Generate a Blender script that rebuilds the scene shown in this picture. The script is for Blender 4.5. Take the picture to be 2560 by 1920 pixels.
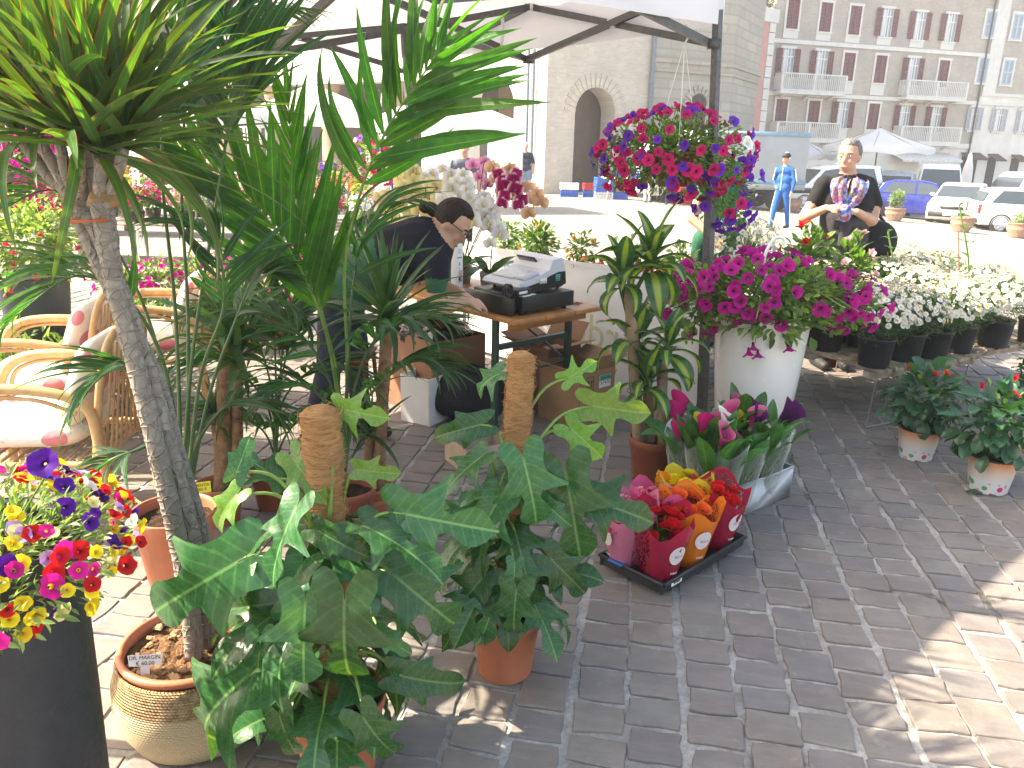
import bpy, bmesh, math, random
from math import sin, cos, pi, radians as R, sqrt, atan2
from mathutils import Vector as V, Matrix as Mx, Euler, noise as mnoise
sc = bpy.context.scene
for o in list(bpy.data.objects): bpy.data.objects.remove(o)
col = sc.collection
rnd = random.Random(7)
U = lambda a, b: rnd.uniform(a, b)

# ------------------------------------------------------------------ camera
H, F, PITCH, ROLL = 1.68, 2000.0, R(16.86), R(1.4)
cam = bpy.data.cameras.new('camera'); co = bpy.data.objects.new('camera', cam); col.objects.link(co)
co.location = (0, 0, H)
CR = Mx.Rotation(pi/2 - PITCH, 4, 'X') @ Mx.Rotation(ROLL, 4, 'Z')
co.rotation_euler = CR.to_euler()
cam.sensor_width = 36; cam.lens = 36*F/2560; cam.clip_start = .05; cam.clip_end = 2000
sc.camera = co
# ------------------------------------------------------------------ light
SUN_EL, SUN_AZ = R(43.5), R(5)             # sun to the left, a little ahead of the camera
sd = V((-cos(SUN_AZ)*cos(SUN_EL), sin(SUN_AZ)*cos(SUN_EL), sin(SUN_EL)))
w = bpy.data.worlds.new('World'); sc.world = w; w.use_nodes = True
nt = w.node_tree; bg = nt.nodes['Background']
sky = nt.nodes.new('ShaderNodeTexSky'); sky.sky_type = 'NISHITA'; sky.sun_disc = False
sky.sun_elevation = SUN_EL; sky.sun_rotation = atan2(sd.x, sd.y)
sky.air_density = 1.0; sky.dust_density = 2.5; sky.ozone_density = 1.0
nt.links.new(sky.outputs[0], bg.inputs[0]); bg.inputs[1].default_value = .15
sl = bpy.data.lights.new('sun', 'SUN'); sl.energy = 4.6; sl.angle = R(.55); sl.color = (1, .955, .88)
so = bpy.data.objects.new('sun', sl); col.objects.link(so); so.location = (0, 0, 20)
so.rotation_euler = sd.to_track_quat('Z', 'Y').to_euler()
sc.view_settings.view_transform = 'Standard'; sc.view_settings.look = 'None'
sc.view_settings.exposure = 2.0; sc.view_settings.gamma = 1
sc.view_settings.use_white_balance = True; sc.view_settings.white_balance_temperature = 7900; sc.view_settings.white_balance_tint = 10
sc.render.engine = 'CYCLES'; sc.cycles.use_denoising = True
sc.cycles.max_bounces = 8; sc.cycles.transparent_max_bounces = 12; sc.cycles.transmission_bounces = 6
sc.cycles.sample_clamp_indirect = 8; sc.cycles.caustics_reflective = False; sc.cycles.caustics_refractive = False

# ------------------------------------------------------------------ helpers
def ray(px, py):
    d = V(((px-1280)/F, -(py-960)/F, -1))
    return (CR.to_3x3() @ d)
def G(px, py, z=0.):
    d = ray(px, py); t = (z-H)/d.z
    return V((d.x*t, d.y*t, z))
def P(px, py, y):
    d = ray(px, py); t = y/d.y
    return V((d.x*t, y, H+d.z*t))
def sstep(a, b, x):
    t = min(1, max(0, (x-a)/(b-a))); return t*t*(3-2*t)
def gz(x, y):                              # the square falls away gently to the far right
    return -.055*max(0, x-4)*sstep(10, 22, y) - .012*max(0, y-15)
def onground(px, py):
    d = ray(px, py); t = 1.
    for k in range(60):
        p = V((d.x*t, d.y*t, H+d.z*t)); g = gz(p.x, p.y)
        t = t*1. if d.z >= 0 else (g-H)/d.z*.7 + t*.3
    return V((d.x*t, d.y*t, gz(d.x*t, d.y*t)))

def tag(o, label, cat, group=None, kind=None):
    if label: o['label'] = label
    if cat: o['category'] = cat
    if group: o['group'] = group
    if kind: o['kind'] = kind
    return o
def thing(name, label, cat, loc=(0, 0, 0), rz=0., group=None, scale=1.):
    o = bpy.data.objects.new(name, None); col.objects.link(o)
    o.location = loc; o.rotation_euler = (0, 0, rz); o.empty_display_size = .05
    if scale != 1.: o.scale = (scale,)*3
    return tag(o, label, cat, group)
def inst(name, me, parent=None, mx=None, label=None):
    o = bpy.data.objects.new(name, me); col.objects.link(o)
    if parent: o.parent = parent
    if mx is not None: o.matrix_basis = mx
    if label: o['label'] = label
    return o
def dup(root, loc=None, rz=None, label=None, scale=None):
    def cp(o, par):
        c = o.copy(); col.objects.link(c); c.parent = par
        for ch in o.children: cp(ch, c)
        return c
    r = cp(root, None)
    if loc is not None: r.location = loc
    if rz is not None: r.rotation_euler = (0, 0, rz)
    if scale is not None: r.scale = (scale,)*3
    if label: r['label'] = label
    return r
def TR(loc=(0, 0, 0), rot=(0, 0, 0), s=1.):
    sv = s if isinstance(s, (tuple, list, V)) else (s, s, s)
    return Mx.LocRotScale(V(loc), Euler(rot), V(sv))
def aim(loc, d, roll=0., s=1., up=V((0, 0, 1))):
    """matrix whose +Y runs along d, +Z as near to up as can be"""
    y = V(d).normalized(); x = y.cross(up)
    if x.length < 1e-4: x = V((1, 0, 0))
    x.normalize(); z = x.cross(y)
    m = Mx((x, y, z)).transposed().to_4x4()
    sv = s if isinstance(s, (tuple, list)) else (s, s, s)
    return Mx.Translation(V(loc)) @ m @ Mx.Rotation(roll, 4, 'Y') @ Mx.Diagonal((*sv, 1))

class MB:
    def __init__(s): s.v = []; s.f = []; s.uv = []; s.mi = []
    def face(s, pts, uv=None, m=0):
        b = len(s.v); s.v.extend([tuple(p) for p in pts]); s.f.append(tuple(range(b, b+len(pts))))
        s.uv.append(uv or [(0, 0)]*len(pts)); s.mi.append(m); return s
    def grid(s, rows, uvs=None, m=0, close=False, flip=False):
        b = len(s.v); n = len(rows[0])
        for r in rows: s.v.extend([tuple(p) for p in r])
        nr = len(rows)
        for i in range(nr-1):
            for j in range(n if close else n-1):
                k = (j+1) % n
                q = [b+i*n+j, b+i*n+k, b+(i+1)*n+k, b+(i+1)*n+j]
                if uvs: u = [uvs[i][j], uvs[i][k], uvs[i+1][k], uvs[i+1][j]]
                else:
                    u = [(j/n, i/nr), ((j+1)/n, i/nr), ((j+1)/n, (i+1)/nr), (j/n, (i+1)/nr)]
                if flip: q.reverse(); u.reverse()
                s.f.append(tuple(q)); s.uv.append(u); s.mi.append(m)
        return s
    def box(s, c, d, rot=None, m=0, bev=0.):
        x, y, z = [k/2 for k in d]
        P8 = [V((a*x, b*y, e*z)) for e in (-1, 1) for b in (-1, 1) for a in (-1, 1)]
        if rot is not None:
            rm = rot.to_3x3() if isinstance(rot, Mx) else Euler(rot).to_matrix()
            P8 = [rm @ p for p in P8]
        b = len(s.v); c = V(c); s.v.extend([tuple(p+c) for p in P8])
        for f in ((0, 2, 3, 1), (4, 5, 7, 6), (0, 1, 5, 4), (2, 6, 7, 3), (0, 4, 6, 2), (1, 3, 7, 5)):
            s.f.append(tuple(b+i for i in f)); s.uv.append([(0, 0), (1, 0), (1, 1), (0, 1)]); s.mi.append(m)
        return s
    def bar(s, a, b, w, h=None, m=0, up=V((0, 0, 1))):
        a, b = V(a), V(b); h = h or w; d = b-a
        mx = aim((0, 0, 0), d, up=up)
        return s.box((a+b)/2, (w, d.length, h), mx, m)
    def tube(s, pts, r, n=8, m=0, cap=True):
        pts = [V(p) for p in pts]; k = len(pts)
        rs = r if isinstance(r, (list, tuple)) else [r]*k
        rows = []; ref = None
        for i, p in enumerate(pts):
            t = (pts[min(i+1, k-1)]-pts[max(i-1, 0)]).normalized()
            if ref is None:
                ref = t.orthogonal().normalized()
            ref = (ref - t*ref.dot(t));
            if ref.length < 1e-6: ref = t.orthogonal()
            ref.normalize(); bi = t.cross(ref)
            rows.append([p+(ref*cos(2*pi*j/n)+bi*sin(2*pi*j/n))*rs[i] for j in range(n)])
        s.grid(rows, m=m, close=True)
        if cap:
            s.face(list(reversed(rows[0])), m=m); s.face(rows[-1], m=m)
        return s
    def lathe(s, prof, n=24, m=0, c=(0, 0, 0), cap=False):
        rows = [[V((c[0]+r*cos(2*pi*j/n), c[1]+r*sin(2*pi*j/n), c[2]+z)) for j in range(n)] for r, z in prof]
        s.grid(rows, m=m, close=True)
        if cap: s.face(list(reversed(rows[0])), m=m); s.face(rows[-1], m=m)
        return s
    def ell(s, c, r, n=12, k=8, m=0, rot=None):
        rm = Euler(rot).to_matrix() if rot is not None else None
        rows = []
        for i in range(k+1):
            a = -pi/2+pi*i/k; row = []
            for j in range(n):
                p = V((cos(a)*cos(2*pi*j/n)*r[0], cos(a)*sin(2*pi*j/n)*r[1], sin(a)*r[2]))
                if i in (0, k): p = V((1e-4*cos(2*pi*j/n), 1e-4*sin(2*pi*j/n), sin(a)*r[2]))
                if rm: p = rm @ p
                row.append(p+V(c))
            rows.append(row)
        return s.grid(rows, m=m, close=True)
    def prism(s, poly, z0, z1, m=0, mx=None):
        f = (lambda p: mx @ p) if mx is not None else (lambda p: p)
        a = [f(V((p[0], p[1], z0))) for p in poly]; b = [f(V((p[0], p[1], z1))) for p in poly]
        n = len(poly); s.face(list(reversed(a)), m=m); s.face(b, m=m)
        for i in range(n):
            j = (i+1) % n; s.face([a[i], a[j], b[j], b[i]], [(0, 0), (1, 0), (1, 1), (0, 1)], m)
        return s
    def add(s, o, mx=None, m=None):
        b = len(s.v)
        s.v.extend([tuple(mx @ V(p)) for p in o.v] if mx is not None else o.v)
        s.f.extend([tuple(i+b for i in f) for f in o.f]); s.uv.extend(o.uv)
        s.mi.extend([m]*len(o.f) if m is not None else o.mi); return s
    def mesh(s, name, mats, smooth=True, weld=False):
        me = bpy.data.meshes.new(name); me.from_pydata(s.v, [], s.f)
        if not isinstance(mats, (list, tuple)): mats = [mats]
        for k in mats: me.materials.append(k)
        me.polygons.foreach_set('material_index', s.mi)
        me.polygons.foreach_set('use_smooth', [smooth]*len(s.f))
        ul = me.uv_layers.new(name='UVMap')
        ul.data.foreach_set('uv', [c for f in s.uv for p in f for c in p])
        if weld:
            bm = bmesh.new(); bm.from_mesh(me); bmesh.ops.remove_doubles(bm, verts=bm.verts, dist=weld if weld is not True else 1e-4)
            bmesh.ops.recalc_face_normals(bm, faces=bm.faces); bm.to_mesh(me); bm.free()
        me.update(); return me
    def obj(s, name, mats, parent=None, mx=None, smooth=True, label=None, weld=False):
        return inst(name, s.mesh(name, mats, smooth, weld), parent, mx, label)

def bevel(o, w=.004, seg=2, ang=R(35)):
    md = o.modifiers.new('bevel', 'BEVEL'); md.width = w; md.segments = seg; md.limit_method = 'ANGLE'; md.angle_limit = ang
    for p in o.data.polygons: p.use_smooth = True
    return o
def evalmesh(o):
    dg = bpy.context.evaluated_depsgraph_get()
    me = bpy.data.meshes.new_from_object(o.evaluated_get(dg)); return me
def textmesh(txt, size, mat, ext=0.0, mirror=False, align='CENTER', shear=0.):
    cu = bpy.data.curves.new('lettering', 'FONT'); cu.body = txt; cu.size = size; cu.extrude = ext
    cu.align_x = align; cu.align_y = 'CENTER'; cu.shear = shear; cu.resolution_u = 3
    o = bpy.data.objects.new('lettering', cu); col.objects.link(o)
    me = evalmesh(o); bpy.data.objects.remove(o)
    me.materials.clear(); me.materials.append(mat)
    if mirror: me.transform(Mx.Diagonal((-1, 1, 1, 1))); me.flip_normals()
    return me

# ------------------------------------------------------------------ materials
def _nodes(name):
    m = bpy.data.materials.new(name); m.use_nodes = True
    t = m.node_tree; return m, t, t.nodes, t.links, t.nodes['Principled BSDF']
def mulc(c, k): return (min(1, c[0]*k), min(1, c[1]*k), min(1, c[2]*k), 1)
def mixrgb(N, L, fac, a, b, mode='MIX'):
    x = N.new('ShaderNodeMix'); x.data_type = 'RGBA'; x.blend_type = mode
    for sck, val in ((x.inputs[0], fac), (x.inputs[6], a), (x.inputs[7], b)):
        if hasattr(val, 'is_linked'): L.new(val, sck)
        elif isinstance(val, (int, float)): sck.default_value = val
        else: sck.default_value = (*val[:3], 1)
    return x.outputs[2]
def ramp(N, L, fac, stops):
    r = N.new('ShaderNodeValToRGB'); L.new(fac, r.inputs[0]); e = r.color_ramp.elements
    while len(e) < len(stops): e.new(.5)
    for k, (p, c) in zip(e, stops):
        k.position = p; k.color = (c, c, c, 1) if isinstance(c, (int, float)) else (*c[:3], 1)
    return r.outputs[0]
def noise(N, L, scale, detail=3, co=None, rough=.55):
    n = N.new('ShaderNodeTexNoise'); n.inputs['Scale'].default_value = scale; n.inputs['Detail'].default_value = detail
    n.inputs['Roughness'].default_value = rough
    if co is not None: L.new(co, n.inputs['Vector'])
    return n.outputs[0]
def mth(N, L, op, a, b=None):
    m = N.new('ShaderNodeMath'); m.operation = op
    for i, x in enumerate((a, b)):
        if x is None: continue
        if hasattr(x, 'is_linked'): L.new(x, m.inputs[i])
        else: m.inputs[i].default_value = x
    return m.outputs[0]
def bump(N, L, h, dist, bs, st=1.):
    b = N.new('ShaderNodeBump'); b.inputs['Distance'].default_value = dist; b.inputs['Strength'].default_value = st
    L.new(h, b.inputs['Height']); L.new(b.outputs[0], bs.inputs['Normal']); return b
MATS = {}
def mat(name, c, rough=.6, var=.18, scale=9., bmp=0., bscale=60., spec=.4, metal=0., orand=0., c2=None, coat=0., trans=0., sheen=0.):
    """plain surface: base colour broken up by two noises, fine relief, optional change from object to object"""
    if name in MATS: return MATS[name]
    m, t, N, L, bs = _nodes(name); MATS[name] = m
    tc = N.new('ShaderNodeTexCoord'); o = tc.outputs['Object']
    n1 = noise(N, L, scale, 4, o); lo = c2 or tuple(x*(1-var) for x in c[:3]); hi = tuple(min(1, x*(1+var*.6)) for x in c[:3])
    cc = ramp(N, L, n1, [(.3, lo), (.7, hi)])
    if orand:
        oi = N.new('ShaderNodeObjectInfo'); hs = N.new('ShaderNodeHueSaturation'); L.new(cc, hs.inputs['Color'])
        L.new(mth(N, L, 'ADD', mth(N, L, 'MULTIPLY', oi.outputs['Random'], 2*orand), 1-orand), hs.inputs['Value'])
        cc = hs.outputs[0]
    L.new(cc, bs.inputs['Base Color']); bs.inputs['Metallic'].default_value = metal
    bs.inputs['Specular IOR Level'].default_value = spec
    n2 = noise(N, L, scale*2.3, 3, o)
    L.new(ramp(N, L, n2, [(.25, max(0, rough-.1)), (.75, min(1, rough+.1))]), bs.inputs['Roughness'])
    if bmp: bump(N, L, noise(N, L, bscale, 4, o), bmp, bs)
    if coat: bs.inputs['Coat Weight'].default_value = coat; bs.inputs['Coat Roughness'].default_value = .08
    if trans:
        tl = N.new('ShaderNodeBsdfTranslucent'); L.new(cc, tl.inputs[0])
        mx = N.new('ShaderNodeMixShader'); mx.inputs[0].default_value = trans
        L.new(bs.outputs[0], mx.inputs[1]); L.new(tl.outputs[0], mx.inputs[2]); L.new(mx.outputs[0], N['Material Output'].inputs[0])
    return m
def uvxy(N, L):
    u = N.new('ShaderNodeUVMap'); sp = N.new('ShaderNodeSeparateXYZ'); L.new(u.outputs[0], sp.inputs[0])
    return sp.outputs[0], sp.outputs[1]
def leaf(name, c, tc, trans=.4, rough=.38, rib=None, edge=None, stripe=None, orand=.22, vein=0., ribw=.035, pleat=0., spec=.45, coat=0.):
    """leaf blade: UV u runs across, v along; rib, edge and stripe colours by u; light passes through"""
    if name in MATS: return MATS[name]
    m, t, N, L, bs = _nodes(name); MATS[name] = m
    u, v = uvxy(N, L); a = mth(N, L, 'ABSOLUTE', mth(N, L, 'SUBTRACT', u, .5))     # 0 mid .5 edge
    tcn = N.new('ShaderNodeTexCoord'); nn = noise(N, L, 14, 3, tcn.outputs['Object'])
    cc = ramp(N, L, nn, [(.3, mulc(c, .8)), (.7, mulc(c, 1.18))])
    if stripe: cc = mixrgb(N, L, ramp(N, L, mth(N, L, 'ADD', a, mth(N, L, 'MULTIPLY', nn, .06)), [(.13, 1.), (.24, 0.)]), cc, stripe)
    if vein:
        wv = N.new('ShaderNodeTexWave'); wv.inputs['Scale'].default_value = vein; wv.bands_direction = 'Y'
        cb = N.new('ShaderNodeCombineXYZ'); L.new(a, cb.inputs[0]); L.new(mth(N, L, 'SUBTRACT', v, mth(N, L, 'MULTIPLY', a, .5)), cb.inputs[1])
        L.new(cb.outputs[0], wv.inputs['Vector']); vf = ramp(N, L, wv.outputs[0], [(.86, 0.), (1., .16)])
        cc = mixrgb(N, L, vf, cc, mulc(rib or c, 1.3)); vh = wv.outputs[0]
    if rib: cc = mixrgb(N, L, ramp(N, L, a, [(ribw*.5, .85), (ribw, 0.)]), cc, rib)
    if edge: cc = mixrgb(N, L, ramp(N, L, a, [(.43, 0.), (.49, .8)]), cc, edge)
    oi = N.new('ShaderNodeObjectInfo'); hs = N.new('ShaderNodeHueSaturation'); L.new(cc, hs.inputs['Color'])
    rr = oi.outputs['Random']
    L.new(mth(N, L, 'ADD', mth(N, L, 'MULTIPLY', rr, 2*orand), 1-orand), hs.inputs['Value'])
    L.new(mth(N, L, 'ADD', mth(N, L, 'MULTIPLY', rr, .03), .485), hs.inputs['Hue'])
    L.new(hs.outputs[0], bs.inputs['Base Color'])
    L.new(ramp(N, L, noise(N, L, 30, 2, tcn.outputs['Object']), [(.3, rough-.06), (.7, rough+.1)]), bs.inputs['Roughness'])
    bs.inputs['Specular IOR Level'].default_value = spec
    if coat: bs.inputs['Coat Weight'].default_value = coat; bs.inputs['Coat Roughness'].default_value = .22
    if pleat:
        wv = N.new('ShaderNodeTexWave'); wv.inputs['Scale'].default_value = pleat; wv.bands_direction = 'X'
        cb = N.new('ShaderNodeCombineXYZ'); L.new(u, cb.inputs[0]); L.new(cb.outputs[0], wv.inputs['Vector']); bump(N, L, wv.outputs[0], .003, bs, .5)
    elif vein: bump(N, L, mth(N, L, 'ADD', ramp(N, L, vh, [(.8, 0.), (1., -.4)]), noise(N, L, 22, 2, tcn.outputs['Object'])), .002, bs, .35)
    else: bump(N, L, noise(N, L, 40, 3, tcn.outputs['Object']), .0015, bs, .5)
    tl = N.new('ShaderNodeBsdfTranslucent'); tm = mixrgb(N, L, 1., hs.outputs[0], (tc[0]/max(c[0], .01), tc[1]/max(c[1], .01), tc[2]/max(c[2], .01)), 'MULTIPLY')
    L.new(tm, tl.inputs[0])
    mx = N.new('ShaderNodeMixShader'); mx.inputs[0].default_value = trans
    L.new(bs.outputs[0], mx.inputs[1]); L.new(tl.outputs[0], mx.inputs[2]); L.new(mx.outputs[0], N['Material Output'].inputs[0])
    return m
def petal(name, c, throat, rim=None, trans=.35, tpos=.22):
    """petal: UV v 0 at the throat, 1 at the rim"""
    if name in MATS: return MATS[name]
    m, t, N, L, bs = _nodes(name); MATS[name] = m
    u, v = uvxy(N, L)
    st = [(tpos*.55, throat), (tpos, tuple(x*.75 for x in c)), (.75, c), (1., rim or tuple(min(1, x*1.1) for x in c))]
    cc = ramp(N, L, v, st)
    oi = N.new('ShaderNodeObjectInfo'); hs = N.new('ShaderNodeHueSaturation'); L.new(cc, hs.inputs['Color'])
    L.new(mth(N, L, 'ADD', mth(N, L, 'MULTIPLY', oi.outputs['Random'], .4), .8), hs.inputs['Value'])
    L.new(hs.outputs[0], bs.inputs['Base Color']); bs.inputs['Roughness'].default_value = .65; bs.inputs['Specular IOR Level'].default_value = .2
    tl = N.new('ShaderNodeBsdfTranslucent'); L.new(hs.outputs[0], tl.inputs[0])
    mx = N.new('ShaderNodeMixShader'); mx.inputs[0].default_value = trans
    L.new(bs.outputs[0], mx.inputs[1]); L.new(tl.outputs[0], mx.inputs[2]); L.new(mx.outputs[0], N['Material Output'].inputs[0])
    return m
def tuft(name, c1, c2, trans=.4, rough=.5):
    """small foliage in one mesh: UV u is a random number per leaf"""
    if name in MATS: return MATS[name]
    m, t, N, L, bs = _nodes(name); MATS[name] = m
    u, v = uvxy(N, L); cc = ramp(N, L, u, [(0., c1), (1., c2)])
    L.new(cc, bs.inputs['Base Color']); bs.inputs['Roughness'].default_value = rough; bs.inputs['Specular IOR Level'].default_value = .35
    tl = N.new('ShaderNodeBsdfTranslucent'); L.new(mixrgb(N, L, 1., cc, (1.5, 1.7, .6), 'MULTIPLY'), tl.inputs[0])
    mx = N.new('ShaderNodeMixShader'); mx.inputs[0].default_value = trans
    L.new(bs.outputs[0], mx.inputs[1]); L.new(tl.outputs[0], mx.inputs[2]); L.new(mx.outputs[0], N['Material Output'].inputs[0])
    return m
def glass(name, c=(1, 1, 1), alpha=.25, rough=.08):
    """thin clear film or pane: part of the light passes straight through, the rest is a glossy sheen"""
    if name in MATS: return MATS[name]
    m, t, N, L, bs = _nodes(name); MATS[name] = m
    bs.inputs['Base Color'].default_value = (*c, 1); bs.inputs['Roughness'].default_value = rough; bs.inputs['Specular IOR Level'].default_value = .8
    tr = N.new('ShaderNodeBsdfTransparent'); tr.inputs[0].default_value = (*[.6+.4*x for x in c], 1)
    mx = N.new('ShaderNodeMixShader'); fr = N.new('ShaderNodeFresnel'); fr.inputs[0].default_value = 1.45
    L.new(mth(N, L, 'ADD', fr.outputs[0], alpha), mx.inputs[0])
    L.new(tr.outputs[0], mx.inputs[1]); L.new(bs.outputs[0], mx.inputs[2]); L.new(mx.outputs[0], N['Material Output'].inputs[0])
    return m
# ------------------------------------------------------------------ ground
def m_ground():
    m, t, N, L, bs = _nodes('mortar_and_far_setts')
    tc = N.new('ShaderNodeTexCoord'); o = tc.outputs['Object']
    mp = N.new('ShaderNodeMapping'); L.new(o, mp.inputs[0]); mp.inputs['Rotation'].default_value = (0, 0, R(80))
    bk = N.new('ShaderNodeTexBrick'); L.new(mp.outputs[0], bk.inputs['Vector'])
    bk.inputs['Scale'].default_value = 1.; bk.inputs['Brick Width'].default_value = .145; bk.inputs['Row Height'].default_value = .18
    bk.inputs['Mortar Size'].default_value = .009; bk.inputs['Color1'].default_value = (.28, .255, .222, 1); bk.inputs['Color2'].default_value = (.19, .175, .157, 1)
    bk.inputs['Mortar'].default_value = (.32, .30, .27, 1)
    n1 = noise(N, L, .35, 5, o); far = mixrgb(N, L, ramp(N, L, n1, [(.35, .0), (.7, .5)]), bk.outputs[0], (.30, .275, .24))
    nb = noise(N, L, 3., 5, o); far = mixrgb(N, L, ramp(N, L, nb, [(.45, 0.), (.8, .35)]), far, (.14, .125, .11))
    n2 = noise(N, L, 60, 5, o); n3 = noise(N, L, 4, 3, o)
    mort = mixrgb(N, L, ramp(N, L, n3, [(.35, 0.), (.62, 1.)]), (.27, .26, .24), (.44, .42, .39))
    mort = mixrgb(N, L, ramp(N, L, n2, [(.4, .45), (.6, 0.)]), mort, (.2, .19, .17))
    n4 = noise(N, L, 1.7, 5, o, .7); mort = mixrgb(N, L, ramp(N, L, n4, [(.54, 0.), (.64, .85)]), mort, (.055, .05, .042))
    sp = N.new('ShaderNodeSeparateXYZ'); L.new(o, sp.inputs[0])
    L.new(mixrgb(N, L, ramp(N, L, mth(N, L, 'MULTIPLY', mth(N, L, 'SUBTRACT', sp.outputs[1], 9.2), 2.), [(0., 0.), (1., 1.)]), mort, far), bs.inputs['Base Color'])
    bs.inputs['Roughness'].default_value = .9; bs.inputs['Specular IOR Level'].default_value = .2
    bump(N, L, n2, .006, bs); return m
def m_sett():
    m, t, N, L, bs = _nodes('sett_stone')
    u, v = uvxy(N, L); oi = N.new('ShaderNodeObjectInfo')
    rr = mth(N, L, 'FRACT', mth(N, L, 'ADD', u, oi.outputs['Random']))
    base = ramp(N, L, rr, [(0., (.245, .208, .18)), (.2, (.20, .175, .17)), (.4, (.28, .24, .20)), (.6, (.19, .18, .18)), (.8, (.255, .21, .175)), (1., (.225, .215, .19))])
    tc = N.new('ShaderNodeTexCoord'); o = tc.outputs['Object']
    cb = N.new('ShaderNodeVectorMath'); cb.operation = 'ADD'; L.new(o, cb.inputs[0])
    cx = N.new('ShaderNodeCombineXYZ'); L.new(mth(N, L, 'MULTIPLY', rr, 37.), cx.inputs[0]); L.new(mth(N, L, 'MULTIPLY', rr, 91.), cx.inputs[1]); L.new(cx.outputs[0], cb.inputs[1])
    n1 = noise(N, L, 9, 5, cb.outputs[0]); n2 = noise(N, L, 45, 5, cb.outputs[0], .7)
    mp = N.new('ShaderNodeMapping'); mp.inputs['Scale'].default_value = (4, 22, 10); mp.inputs['Rotation'].default_value = (0, 0, .5); L.new(cb.outputs[0], mp.inputs[0])
    n3 = noise(N, L, 1.6, 5, mp.outputs[0], .6)
    c = mixrgb(N, L, ramp(N, L, n1, [(.3, .5), (.75, 0.)]), base, (.115, .102, .096))
    c = mixrgb(N, L, ramp(N, L, n3, [(.45, 0.), (.75, .55)]), c, (.26, .23, .205))
    c = mixrgb(N, L, ramp(N, L, n2, [(.58, 0.), (.8, .35)]), c, (.26, .245, .225))
    ge = N.new('ShaderNodeNewGeometry'); nw = noise(N, L, 2.2, 5, ge.outputs['Position'], .65); c = mixrgb(N, L, ramp(N, L, nw, [(.42, 0.), (.75, .6)]), c, (.105, .092, .082)); nv = noise(N, L, 11, 4, ge.outputs['Position'], .7); c = mixrgb(N, L, ramp(N, L, nv, [(.6, 0.), (.72, .45)]), c, (.30, .28, .255))
    L.new(c, bs.inputs['Base Color'])
    L.new(ramp(N, L, n1, [(.3, .5), (.7, .72)]), bs.inputs['Roughness']); bs.inputs['Specular IOR Level'].default_value = .35
    h = mth(N, L, 'ADD', mth(N, L, 'MULTIPLY', n3, .7), mth(N, L, 'MULTIPLY', n2, .35)); bump(N, L, h, .006, bs, .9)
    return m
MG, MS = m_ground(), m_sett()
def build_ground():
    g = MB(); ys = [-6, -3, 0, 3, 6, 8.2, 9.4, 11, 13, 15, 17, 19, 21, 23, 26, 30, 35, 42, 52, 70, 100, 160, 260, 420]
    xs = [-300, -120, -60, -30, -15, -8, -4, 0, 2, 4, 6, 8, 11, 15, 20, 26, 35, 60, 120, 300]
    g.grid([[V((x, y, (gz(x, y) if y < 90 else gz(min(x, 40), 90))-(.0075 if y < 8.3 else .002 if y < 9.5 else 0))) for x in xs] for y in ys])
    go = g.obj('plaza_ground', MG, smooth=True); go['kind'] = 'structure'
    r = random.Random(3); ang = R(-10); W = .172
    rot = Mx.Rotation(ang, 3, 'Z'); cells = []
    for i in range(-46, 60):
        t = -1.5 + r.uniform(0, .15)
        w0 = i*W + r.uniform(-.006, .006)
        while t < 10.5:
            ln = r.uniform(.12, .185)
            wob = .03*sin(t*.8+1.)
            q = rot @ V((w0+W/2+wob, t+ln/2, 0))
            if .4 < q.y < 8.8 and abs(q.x) < .72*q.y+1.5: cells.append((q, ln, W))
            t += ln
    def onesett(ln, w):
        jo = r.uniform(.005, .013); jl = r.uniform(.003, .011)
        hx, hy = (w/2-jo), (ln/2-jl); b = MB(); u = r.random()
        cs = [V((sx*hx+r.uniform(-.006, .006), sy*hy+r.uniform(-.006, .006), 0)) for sx, sy in ((-1, -1), (1, -1), (1, 1), (-1, 1))]
        ring = []
        for k in range(4):
            a, c = cs[k], cs[(k+1) % 4]
            for f in (.035, .36, .64, .965):
                p = a.lerp(c, f); n = V((c.y-a.y, a.x-c.x, 0)).normalized(); ring.append(p+n*r.uniform(-.006, .004))
        tl = (r.uniform(-.022, .022), r.uniform(-.022, .022), r.uniform(-.003, .003))
        zf = lambda p, k: tl[2]+p.x*tl[0]+p.y*tl[1]+r.uniform(-.0012, .0012)-k
        r0 = [V((p.x, p.y, -.03)) for p in ring]; r1 = [V((p.x, p.y, zf(p, .005))) for p in ring]
        r2 = [V((p.x*.985, p.y*.98, zf(p, .0012))) for p in ring]; r3 = [V((p.x*.955, p.y*.945, zf(p, 0))) for p in ring]
        uv = [[(u, .5)]*16]*4
        b.grid([r0, r1, r2, r3], uvs=uv, close=True); b.face(r3, [(u, .5)]*16); return b
    # nearest setts that the picture shows are single pieces, the rest one mesh
    def vis(q):
        d = CR.to_3x3().inverted() @ (q-V((0, 0, H))); x = 1280-d.x/d.z*F; y = 960+d.y/d.z*F
        hid = (x < 1150 and y > 1150) or x < 430 or x > 2600 or y > 1960
        return not hid
    cells.sort(key=lambda c: (not vis(c[0]), c[0].length)); stuff = MB()
    for k, (q, ln, w) in enumerate(cells):
        b = onesett(ln, w); mx = Mx.Translation(q) @ Mx.Rotation(ang+r.uniform(-.02, .02), 4, 'Z')
        if k < 298: b.obj('sett', MS, go, mx, smooth=False)
        else: stuff.add(b, mx)
    st = stuff.obj('setts', MS, go, smooth=False); st['kind'] = 'stuff'
    return go
ground = build_ground()

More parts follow.
